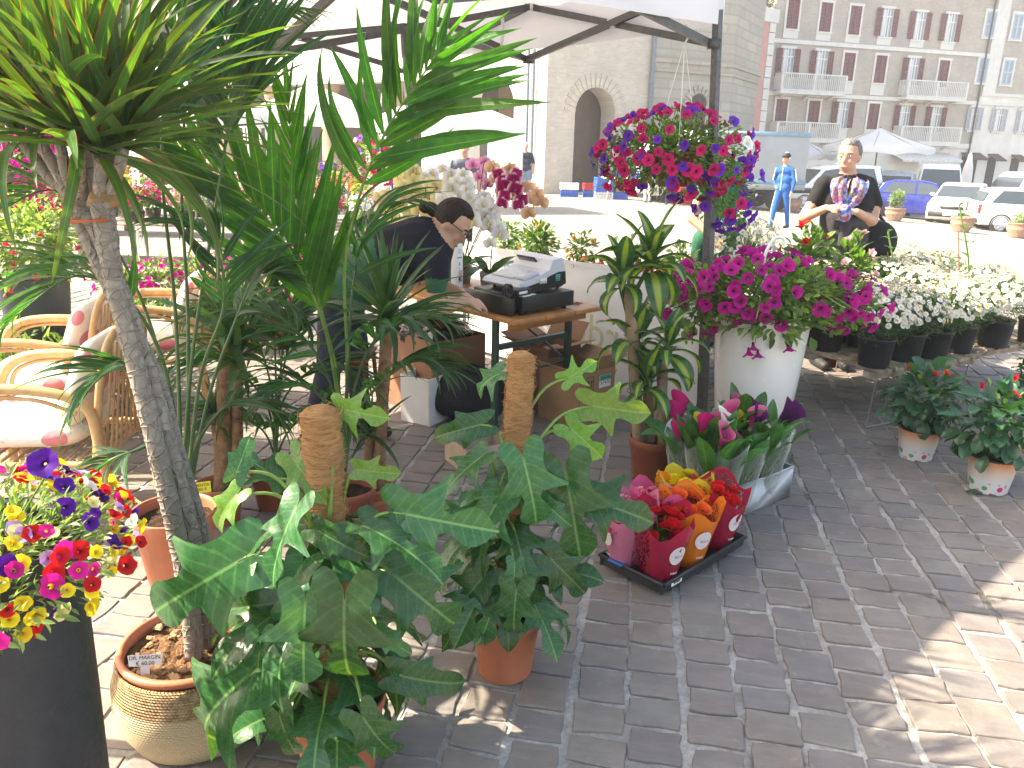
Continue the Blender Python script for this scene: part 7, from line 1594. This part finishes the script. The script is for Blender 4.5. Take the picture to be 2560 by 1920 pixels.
# ------------------------------------------------------------------ crates and stalls
def build_crates():
    cm = {n: mat(n+'_crate_plastic', c, .5, .15, 10) for n, c in dict(blue=(.02, .12, .52), red=(.48, .03, .035), white=(.68, .68, .68)).items()}; me = {}
    for n, m in cm.items():
        b = MB(); w, l, h = .6, .4, .24; b.box((0, 0, .01), (w, l, .02))
        for s in (-1, 1):
            for z in (.05, .12, .21): b.box((0, s*l/2, z), (w, .02, .045)); b.box((s*w/2, 0, z), (.02, l, .045))
            for k in range(7): b.box((-w/2+w*k/6, s*l/2, h/2), (.025, .022, h))
            for k in range(5): b.box((s*w/2, -l/2+l*k/4, h/2), (.022, .025, h))
        me[n] = b.mesh('crate', m, False)
    wall_y = 29.
    spec = [('blue', 1422, 29.5, 0, 'blue plastic crate on the setts left of the dark doorway'), ('white', 1422, 29.5, 1, 'white crate with bags on the blue crate left of the doorway'), ('blue', 1478, 29.8, 0, 'blue crate under a red one by the doorway step'), ('red', 1478, 29.8, 1, 'red crate stacked on a blue one by the doorway step'), ('white', 1508, 28.5, 0, 'white crate at the foot of the blue crate stack'), ('blue', 1508, 28.5, 1, 'lower blue crate on the white crate beside the trestle'), ('blue', 1508, 28.5, 2, 'upper blue crate in the stack beside the trestle'), ('blue', 1545, 28.9, 0, 'blue crate under the white trestle table'), ('red', 1715, 28., 0, 'red crate at the base of the stack below the hanging basket'), ('red', 1715, 28., 1, 'middle red crate of the stack below the hanging basket'), ('red', 1715, 28., 2, 'top red crate of the stack below the hanging basket'), ('white', 1335, 28.7, 0, 'white crate on the setts beside the man in the navy polo')]
    for n, px, y, k, lb in spec:
        o = onr(px, y); T = tag(inst('crate', me[n], None, TR((o.x, o.y, o.z+.25*k+.001), (0, 0, .1*k))), lb, 'crate')
    o = onr(1580, 28.6); T = thing('stall_table', 'white trestle table with blue crates before the stone tower', 'table', o, .05)
    MB().box((0, 0, .72), (2.2, .7, .04)).obj('table_top', M_WPLAST, T)
    for x in (-.95, .95):
        for y in (-.3, .3): MB().bar((x, y, 0), (x*.9, y, .7), .05, .05).obj('leg', M_WPLAST, T)
    for dx, n, lb in ((-.7, 'blue', 'blue crate on the near end of the white trestle table'), (0.2, 'blue', 'blue crate on the middle of the white trestle table'), (.8, 'white', 'white crate on the far end of the white trestle table')): tag(inst('crate', me[n], None, TR((o.x+dx, o.y, o.z+.742))), lb, 'crate')
    T = thing('plastic_bag', 'white carrier bag standing on a crate by the man in navy', 'bag', onr(1335, 28.7)+V((0, 0, .252))); MB().lathe([(.0, 0), (.16, .01), (.19, .15), (.12, .3), (.04, .42)], 12).obj('bag_body', M_WPLAST, T)
build_crates()
M_TCLOTH = mat('grey_stall_cloth', (.30, .29, .28), .9, .2, 3)
def build_left_stalls():
    q = random.Random(77); cols = [('cerise', [PT['cer'][0]]), ('white', [PT['wht'][0]]), ('violet', [PT['vio'][0]]), ('red', [CB['red'][0]]), ('yellow', [CB['yel'][0]]), ('pink', [CB['pnk'][0]]), ('orange', [trumpet(.03, C_SALM, rings=3, seg=10)])]
    rows = [(11.0, .55, 'front'), (14.0, .60, 'middle'), (17.5, .62, 'third'), (21.5, .7, 'last')]
    for ri, (y, h, nm) in enumerate(rows):
        x0, x1 = P(-60, 500, y).x, P(960-20*ri, 500, y).x
        for k in range(3):
            a, b = x0+(x1-x0)*k/3, x0+(x1-x0)*(k+1)/3-.25; T = thing('flower_bench', '%s flower bench in the %s row of stalls before the loggia' % (('left', 'central', 'right hand')[k], nm), 'bench', ((a+b)/2, y, gz((a+b)/2, y)))
            MB().box((0, 0, h-.02), (b-a, .9, .04)).obj('bench_top', M_PAL, T)
            for sx in (-1, 1):
                for sy in (-1, 1): MB().bar((sx*(b-a)/2*.94, sy*.38, 0), (sx*(b-a)/2*.94, sy*.38, h-.04), .06, .06).obj('leg', M_PAL, T)
        protos = {}
        n = int((x1-x0)/.46)
        for i in range(n):
            for j in range(2):
                c = q.choices(range(7), [5, 2, 1.5, 3, 1.2, 4, 2])[0]; nmc, ms = cols[c]; x = x0+(i+.5)*(x1-x0)/n+q.uniform(-.05, .05); o = V((x, y-.22+.44*j, gz(x, y)+h+.001))
                if c not in protos: protos[c] = bush('bedding_plant', '%s bedding plant in a pot on the %s row of flower benches' % (nmc, nm), o, M_BLACKP, .12, (.19, .19, .14), .24, (T_MID, T_PALE, T_PET)[c % 3], ms, 190, 34, 1.15, 400+c+ri*10, pr=.09, fsize=.075, group='bedding plants on the %s row' % nm)
                else: dup(protos[c], o, q.uniform(0, 6), scale=q.uniform(.8, 1.25))
    # ladder rack with pots, hanging colour
    o = V((*P(420, 420, 12.5).xy, 0)); T = thing('plant_rack', 'white wire rack of red flowers seen between palm stems', 'rack', o, .2)
    for x in (-.5, .5):
        for y in (-.15, .15): MB().tube([(x, y, 0), (x*.9, y, 1.75)], .018, 6).obj('upright', M_WPLAST, T)
    for z in (.9, 1.15, 1.4, 1.65): MB().box((0, 0, z), (1.0, .34, .02)).obj('shelf', M_WPLAST, T)
    for px, py, y, c, r, lb in ((960, 395, 8.6, 'cv', .36, 'cerise and violet petunia ball hanging left of the orchids'), (20, 350, 7.0, 'm', .30, 'vivid magenta petunia ball hanging at the edge of the dragon tree'), (15, 440, 6.6, 'm', .25, 'lower vivid magenta petunia ball beyond the dragon tree')):
        p = P(px, py, y); T = thing('hanging_basket', lb, 'hanging basket', p); foliage(700, shell((0, 0, 0), (r, r, r*.7), .4), .055, int(px)+9, .5).obj('foliage', T_PET, T)['kind'] = 'stuff'; MB().lathe([(.0, -.15), (.09, -.15), (.14, .02)], 14).obj('pot', M_BLACKP, T)
        ms, ws = mixl(PT, cer=4, vio=3, wht=.6) if c == 'cv' else ([trumpet(.037, petal('hot_magenta_petal', (.66, .008, .30), (.4, .0, .15)), seed=s) for s in (1, 2)], [1, 1])
        flowers(T, 110 if c == 'cv' else 150, shell((0, 0, 0), (r*1.05, r*1.05, r*.74), .92, -.85, 1), ms, ws, 1.1, .4, int(px)+3, (0, -.5, 0))
        for a in (0, 2.1, 4.2): MB().tube([(.12*cos(a), .12*sin(a), 0), (0, 0, .75)], .003, 4).obj('cord', M_WPLAST, T)
        S = thing('hanger_post', 'slim steel stand that carries the %s' % lb.split(' hanging')[0].replace(' beyond the dragon tree', ''), 'stand', V((p.x+.02, p.y+.02, 0))); MB().tube([(0, r+.02, 0), (0, r+.02, p.z+.8), (0, .1, p.z+.82), (-.02, -.02, p.z+.75)], .014, 6).obj('post', M_STEEL, S); MB().lathe([(0, 0), (.2, 0), (.2, .015)], 14, c=(0, r+.02, .001)).obj('base', M_STEEL, S)
    # fuchsia in the big slate pot, low shrubs round it
    o = V((*P(105, 850, 4.9).xy, 0)); T = thing('fuchsia', 'red flowered fuchsia bush in a big slate grey pot behind the wicker chairs', 'flowering plant', o)
    MB().lathe([(.0, .2), (.13, .2), (.15, .22), (.205, .80), (.215, .82), (.2, .82), (.19, .76)], 32).obj('pot', mat('slate_pot', (.045, .06, .075), .5, .15), T, weld=True); MB().lathe([(.0, 0), (.2, 0), (.18, .2), (0, .2)], 20).obj('pot_stand', M_BLACKP, T); MB().lathe([(.0, .77), (.19, .765)], 14).obj('soil', M_SOIL, T)
    foliage(1700, shell((0, 0, 1.02), (.36, .34, .30), .3, -.8, 1), .06, 501, .5).obj('foliage', T_PALE, T)['kind'] = 'stuff'; fu = [trumpet(.016, petal('fuchsia_petal', (.62, .03, .08), (.5, .0, .02)), seed=s, depth=2.4, rings=5, seg=10) for s in (1, 2)]
    flowers(T, 60, shell((0, 0, 1.0), (.38, .36, .32), .9, -.7, .8), fu, [1, 1], 1.25, .3, 502, (0, -.2, -1.4))
    for k, (px, py, y, s) in enumerate(((40, 900, 4.6, .25), (215, 880, 4.6, .24), (130, 940, 4.45, .22), (20, 1000, 4.2, .24), (260, 800, 5.2, .25), (330, 760, 5.6, .26))):
        bush('leafy_shrub', ('light green groundcover shrub at the foot of the slate pot', 'bright green shrub right of the slate pot', 'low green shrub between the slate pot and the wicker chair', 'yellow green shrub behind the upper wicker arm', 'pale shrub behind the dragon tree trunks', 'leafy shrub behind the kentia stalks')[k], V((*P(px, py, y).xy, 0)), M_BLACKP, .15, (s, s, s*.9), .15+s*.9, T_MID if k % 2 else T_PALE, None, 420, 0, 1, 510+k, cat='shrub', pr=.1, fsize=.06)
    for k, (px, y) in enumerate(((300, 6.4), (380, 6.6), (470, 6.9), (560, 7.2), (650, 7.4), (740, 7.6), (600, 6.3), (690, 6.5))):
        bush('bougainvillea', 'magenta flowered pot plant on the ground behind the palms', V((*P(px, 600, y).xy, 0)), M_TERRA2, .2, (.24, .24, .2), .48, T_PALE, [trumpet(.025, petal('hot_magenta_petal', (.66, .008, .30), (.4, .0, .15)), rings=3, seg=9)], 300, 40, 1.1, 530+k, pr=.12, fsize=.09, asp=.3, group='magenta pot plants behind the palms')
build_left_stalls()

# ------------------------------------------------------------------ wicker armchairs
M_CANEW = mat('rattan', (.56, .33, .15), .5, .25, 16, .001, 60, .4)
def m_cushion():
    m, t, N, L, bs = _nodes('printed_cushion'); tc = N.new('ShaderNodeTexCoord'); o = tc.outputs['Object']; vo = N.new('ShaderNodeTexVoronoi'); vo.inputs['Scale'].default_value = 7.5; L.new(o, vo.inputs['Vector']); v2 = N.new('ShaderNodeTexVoronoi'); v2.inputs['Scale'].default_value = 60; L.new(o, v2.inputs['Vector'])
    pk = N.new('ShaderNodeSeparateColor'); L.new(vo.outputs[1], pk.inputs[0]); blob = ramp(N, L, vo.outputs[0], [(.36, 1.), (.40, 0.)]); on = mth(N, L, 'GREATER_THAN', pk.outputs[0], .25); lacy = mth(N, L, 'MULTIPLY', ramp(N, L, v2.outputs[0], [(.32, 0.), (.42, 1.)]), mth(N, L, 'GREATER_THAN', pk.outputs[1], .5))
    solid = mth(N, L, 'MULTIPLY', mth(N, L, 'LESS_THAN', pk.outputs[1], .5), .75); f = mth(N, L, 'MULTIPLY', mth(N, L, 'MULTIPLY', blob, on), mth(N, L, 'ADD', lacy, solid)); L.new(mixrgb(N, L, f, (.78, .72, .64), (.62, .06, .12)), bs.inputs['Base Color']); bs.inputs['Roughness'].default_value = .9; bump(N, L, noise(N, L, 9, 3, o), .012, bs); return m
def build_chairs():
    cu = m_cushion()
    def chair(label, o, rz):
        T = thing('wicker_armchair', label, 'armchair', o, rz); w, d = .56, .55
        def cush(name, c, s, rot): b = MB(); n = 14; b.ell((0, 0, 0), (1, 1, 1), 32, 16); f = lambda x: (abs(x)**.45)*(1 if x > 0 else -1); b.v = [(f(x)*s[0], f(y)*s[1], z*s[2]*(1-.25*(abs(x)**4+abs(y)**4))) for x, y, z in b.v]; return b.obj(name, cu, T, TR(c, rot))
        cush('seat_cushion', (0, .0, .45), (.26, .26, .065), (0, .03, 0)); cush('back_cushion', (0, .25, .66), (.25, .20, .06), (R(70), 0, 0))
        for s in (-1, 1):
            x = s*w/2; MB().tube(spline([(x, -.30, .0), (x, -.31, .35), (x*1.02, -.30, .55), (x*1.02, -.18, .66), (x*1.02, .1, .67), (x, .30, .60), (x, .34, .4), (x, .36, 0)], 40), .023, 8).obj('arm_loop', M_CANEW, T); MB().tube(spline([(x*1.06, -.27, .1), (x*1.06, -.27, .5), (x*1.06, -.17, .625), (x*1.06, .1, .635), (x*1.04, .27, .57)], 30), .010, 6).obj('arm_inner_loop', M_CANEW, T); MB().tube(spline([(x*.9, .30, .3), (x*.9, .36, .68), (x*.7, .40, .86), (0, .42, .91)], 24), .018, 8).obj('back_hoop', M_CANEW, T)
        for y in (-.29, .32): MB().tube([(-w/2, y, .34), (w/2, y, .34)], .016, 8).obj('seat_rail', M_CANEW, T)
        for x in (-w/2, w/2): MB().tube([(x, -.29, .34), (x, .32, .34)], .016, 8).obj('seat_rail', M_CANEW, T)
        for k in range(16): x = -w/2+.03+(w-.06)*k/15; MB().tube(spline([(x, -.285, .37), (x, -.32, .35), (x, -.325, .30), (x, -.30, .27)], 6), .0085, 6).obj('woven_strand', M_CANEW, T)
        for k in range(9): x = -w/2+.05+(w-.1)*k/8; MB().tube([(x, .34, .36), (x*.85, .405, .84)], .006, 5).obj('back_strand', M_CANEW, T)
        for k in range(12): y = -.27+.56*k/11; MB().tube([(-w/2, y, .355), (w/2, y, .355)], .007, 5).obj('seat_cane', M_CANEW, T)
    chair('wicker armchair with berry print cushions closest to the calibrachoa planter', V((-2.08, 3.35, 0)), R(-84)); chair('wicker armchair with berry print cushions in front of the fuchsia pot', V((-2.5, 4.08, 0)), R(-82)); chair('wicker armchair with berry print cushions behind the kentia stems', V((-2.3, 4.95, 0)), R(-80))
build_chairs()
# ------------------------------------------------------------------ people on the square
def cloth(n, c): return mat(n, c, .85, .22, 6, .006, 12, .2)
def build_scarf_woman():
    y = 6.25; J = lambda px, py, dy=0.: P(px, py, y+dy); org = V((*J(2100, 700).xy, 0)); mats = [M_SKIN2, cloth('black_tee', (.018, .018, .02)), cloth('charcoal_tunic', (.045, .043, .047)), cloth('black_trousers', (.012, .012, .014)), M_BUMP]
    ch, ne = J(2112, 480), J(2120, 448); hip = J(2098, 600)
    segs = [(J(2095, 470), J(2145, 472), .115, .115, 1), (J(2090, 505), J(2140, 510), .13, .13, 1), (J(2105, 550), J(2110, 590), .17, .18, 2), (hip, J(2095, 640), .18, .19, 2), (J(2112, 458), ne, .06, .055, 0), (ne, J(2122, 425), .055, .055, 0),
            (J(2060, 462), J(2036, 505), .072, .062, 1), (J(2036, 505), J(2008, 545, -.05), .05, .042, 0), (J(2008, 545, -.05), J(2066, 520, -.26), .043, .028, 0), (J(2168, 464), J(2186, 510), .072, .062, 1), (J(2186, 510), J(2180, 552, -.06), .05, .044, 0), (J(2180, 552, -.06), J(2142, 530, -.27), .044, .028, 0)]
    for s in (-1, 1): h = hip+V((.09*s, 0, -.15)); segs += [(h, V((org.x+.1*s, org.y, .48)), .10, .075, 3), (V((org.x+.1*s, org.y, .48)), V((org.x+.1*s, org.y, .08)), .07, .05, 3), (V((org.x+.1*s, org.y+.04, .045)), V((org.x+.08*s, org.y-.14, .04)), .045, .038, 4)]
    T, h4 = person('person', 'woman in black with a rainbow scarf, standing behind the marguerites', org, segs, (J(2122, 392), V((-.62, -.75, -.08)), V((0, 0, 1)), 0), mats, H_GREY, 'knot', .010, 4, hands=[(J(2066, 520, -.26), (.8, -.3, .1), (.3, .3, -1), 0, .55), (J(2142, 530, -.27), (-.85, -.2, .05), (-.3, .3, -1), 0, .55)])
    sm = bpy.data.materials.new('rainbow_scarf'); sm.use_nodes = True; N, L = sm.node_tree.nodes, sm.node_tree.links; bs = N['Principled BSDF']; tc = N.new('ShaderNodeTexCoord'); n = noise(N, L, 11, 2, tc.outputs['Object']); c = ramp(N, L, n, [(.3, (.012, .02, .2)), (.4, (.05, .11, .38)), (.46, (.36, .36, .4)), (.53, (.30, .012, .2)), (.6, (.34, .31, .07)), (.7, (.09, .035, .28))]); L.new(c, bs.inputs['Base Color']); bs.inputs['Roughness'].default_value = .7
    for s, xs in ((-1, [(2124, 436), (2106, 446), (2098, 466), (2098, 490), (2104, 512), (2110, 530)]), (1, [(2130, 436), (2148, 448), (2148, 470), (2138, 494), (2124, 514), (2114, 530)])):
        pts = [J(px, py, (.02, -.07, -.15, -.17, -.19, -.28)[i])-org for i, (px, py) in enumerate(xs)]
        cl = spline(pts, 24); rows = []
        for i, p in enumerate(cl):
            wd = (.035 if i < 5 else .062)*(1 if i < 19 else .6); rows.append([p+V((wd*(j/8-.5)*2, -.03+.016*sin(j*1.9+i*.25)+.03*((j/8-.5)*2)**2, .01*sin(j*.8))) for j in range(9)])
        MB().grid(rows).obj('scarf_fall', sm, T)
    for k in range(3): MB().ell(J(2112, 528+6*k, -.30)-org, (.045-.006*k, .04, .05), 12, 8, rot=(.3*k, 0, .5*k)).obj('scarf_bundle', sm, T)
    MB().tube([J(2088, 560, -.2)-org, J(2105, 562, -.23)-org, J(2135, 556, -.21)-org, J(2160, 552, -.08)-org], .04, 10).obj('tied_cardigan', cloth('dark_grey_knit', (.05, .05, .06)), T); MB().tube([J(2112, 562, -.24)-org, J(2108, 590, -.25)-org, J(2100, 615, -.24)-org], [.045, .035, .02], 10).obj('cardigan_sleeve', MATS['dark_grey_knit'], T)
    B = thing('shoulder_bag', 'black shoulder bag hanging behind the hip of the woman in black', 'bag', J(2188, 605, .12)); bb = MB().ell((0, 0, 0), (.17, .10, .17), 24, 14); bb.obj('bag_body', cloth('black_leather_bag', (.02, .02, .022)), B); MB().tube([J(2150, 452, .06)-B.location, J(2185, 520, .1)-B.location, V((.05, 0, .15))], .012, 6).obj('bag_strap', MATS['black_leather_bag'], B)
    MB().tube([h4 @ V((-.078, -.005, -.048)), h4 @ V((-.08, -.005, -.056))], .006, 6).obj('earring', M_WPLAST, T); MB().tube([h4 @ V((.078, -.005, -.048)), h4 @ V((.08, -.005, -.056))], .006, 6).obj('earring', M_WPLAST, T)
build_scarf_woman()
def walker(name, label, px, y, ht, top, legs, hair, style, face, step=.0, pose='down', sleeves=True, stripe=None, voxel=.02, skin=M_SKIN2, foot=None):
    o = onr(px, y) if foot is None else foot; k = ht/1.75; f = V((*face, 0)).normalized(); s_ = V((f.y, -f.x, 0)); A = lambda a, b, z: o+s_*a*k+f*b*k+V((0, 0, z*k)); mats = [skin, top, legs, M_BUMP]
    sg = [(A(-.09, 0, 1.36), A(.09, 0, 1.36), .105*k, .105*k, 1), (A(-.06, 0, 1.15), A(.06, 0, 1.15), .125*k, .125*k, 1), (A(-.06, .0, .96), A(.06, .0, .96), .13*k, .13*k, 1), (A(0, 0, 1.42), A(0, .02, 1.52), .06*k, .055*k, 0)]
    for s in (-1, 1):
        st = step*s; sg += [(A(.09*s, 0, .9), A(.10*s, st*.5+.02, .5), .095*k, .07*k, 2), (A(.10*s, st*.5+.02, .5), A(.10*s, st*.9, .1), .065*k, .05*k, 2), (A(.10*s, st*.9-.03, .05), A(.11*s, st*.9+.15, .04), .045*k, .036*k, 3)]
        am = 1 if sleeves else 0
        if pose == 'crossed': sg += [(A(.19*s, 0, 1.38), A(.25*s, .04, 1.12), .058*k, .05*k, 1), (A(.25*s, .04, 1.12), A(-.05*s, .2, 1.14), .046*k, .035*k, am)]
        elif pose == 'hip' and s > 0: sg += [(A(.19, 0, 1.38), A(.32, -.08, 1.12), .058*k, .05*k, 1), (A(.32, -.08, 1.12), A(.17, .06, .97), .046*k, .035*k, 1), (A(.17, .06, .97), A(.10, .1, .95), .035*k, .03*k, 0)]
        else: sg += [(A(.19*s, 0, 1.38), A(.26*s, -.02, 1.12), .058*k, .048*k, 1), (A(.26*s, -.02, 1.12), A(.26*s, .06, .86), .042*k, .033*k, am), (A(.26*s, .06, .86), A(.25*s, .08, .77), .035*k, .03*k, 0)]
    T, h4 = person(name, label, o, sg, (A(0, .03, 1.63), f, V((0, 0, 1)), 0), mats, hair, style, voxel, 3)
    if stripe:
        for s in (-1, 1):
            MB().tube([A(.248*s, 0, 1.40)-o, A(.31*s, -.02, 1.12)-o], .014, 5).obj('sleeve_stripe', stripe, T); MB().tube([A(.19*s, .0, .88)-o, A(.172*s, step*s*.5+.02, .5)-o, A(.155*s, step*s*.9, .1)-o], .013, 5).obj('leg_stripe', stripe, T)
        MB().tube([A(0, .118, 1.42)-o, A(0, .128, .9)-o], .009, 5).obj('zip', stripe, T)
    return T
BLUE = cloth('bright_blue_tracksuit', (.012, .10, .36)); NAVY = cloth('navy_polo', (.018, .02, .045)); JEAN = cloth('blue_jeans', (.16, .25, .36)); ROY = cloth('royal_blue_jacket', (.025, .13, .48)); GREENP = cloth('green_shirt', (.02, .16, .08)); DKT = cloth('dark_trousers', (.02, .02, .026)); REDT = cloth('red_top', (.55, .04, .06)); WHT_T = cloth('white_trousers', (.7, .7, .7)); LAVT = cloth('slate_top', (.10, .11, .15))
walker('person', 'man in bright blue tracksuit and black cap striding across the square', 1955, 19.5, 1.74, BLUE, BLUE, H_WHITE, 'cap', (-.75, -.66), .22, 'hip', True, M_WPLAST)
walker('person', 'bald man in royal blue jacket with folded arms before the clear curtain', 1250, 28., 1.76, ROY, JEAN, None, 'none', (.05, -1), .05, 'crossed')
walker('person', 'grey haired man in navy polo and jeans by the brick corner', 1312, 28.3, 1.8, NAVY, JEAN, H_WHITE, 'short', (-.15, -1), .06, 'down', False)
walker('person', 'white haired woman in dark top behind the orchids', 1160, 13.5, 1.68, LAVT, DKT, H_WHITE, 'long', (.1, -1), 0, 'down', False)
walker('person', 'shopper in red top seen between the palm fronds', 482, 13.2, 1.7, REDT, DKT, H_DARK, 'short', (.5, -1), 0, 'down', False)
walker('person', 'shopper in dark jacket and white trousers behind the hanging basket', 1618, 27.5, 1.72, LAVT, WHT_T, H_DARK, 'short', (.3, -1), .05)
walker('person', 'shopper in dark clothes beside the red crates', 1675, 27.2, 1.75, NAVY, DKT, H_GREY, 'short', (-.3, -1), .08); walker('person', 'second dark dressed shopper between red crates and lorry', 1740, 27.6, 1.7, DKT, DKT, H_DARK, 'long', (.2, -1), .03)
def build_helper():
    y = 6.9; J = lambda px, py, dy=0.: P(px, py, y+dy); org = V((*J(1790, 700).xy, 0)); mats = [M_SKIN, GREENP, cloth('dark_green_trousers', (.018, .10, .06)), M_BUMP]
    segs = [(J(1812, 470), J(1815, 540), .16, .17, 1), (J(1800, 435), J(1830, 440), .13, .13, 1), (J(1770, 450, -.05), J(1752, 495, -.1), .075, .065, 1), (J(1752, 495, -.1), J(1730, 545, -.15), .05, .046, 0), (J(1730, 545, -.15), J(1785, 595, -.3), .046, .032, 0), (J(1806, 425, -.04), J(1798, 408, -.08), .06, .055, 0), (J(1815, 560), J(1760, 600, -.05), .12, .09, 2), (J(1760, 600, -.05), J(1745, 660, 0), .10, .075, 2), (J(1830, 570, .1), J(1800, 650, .15), .12, .08, 2)]
    for px in (1750, 1800): b = J(px, 650, .05); segs += [(b, V((b.x, b.y, .1)), .075, .055, 2), (V((b.x, b.y+.03, .045)), V((b.x-.05, b.y-.13, .04)), .045, .04, 3)]
    person('person', 'helper in green work clothes bending behind the tent post', org, segs, (J(1790, 385, -.12), V((-.6, -.4, -.7)), V((-.5, -.3, .8)), 0), mats, H_DARK, 'short', .012, 4, hands=[(J(1785, 595, -.3), (.5, -.3, -.8), (-.5, -.6, 0), 0, .5)])
build_helper()

# ------------------------------------------------------------------ thin scattering volume added to imitate lens glare washing out the distance
def build_glare_veil():
    hz = MB().box((0, 207, 7), (606, 436, 24)).obj('glare_veil', bpy.data.materials.new('glare_veil_air'), smooth=False); m = hz.data.materials[0]; m.use_nodes = True; N, L = m.node_tree.nodes, m.node_tree.links
    N.remove(N['Principled BSDF']); v = N.new('ShaderNodeVolumePrincipled'); v.inputs['Color'].default_value = (.95, .97, 1, 1); v.inputs['Density'].default_value = .0022; v.inputs['Anisotropy'].default_value = .3
    L.new(v.outputs[0], N['Material Output'].inputs['Volume']); hz['kind'] = 'stuff'; hz.display_type = 'WIRE'
build_glare_veil()
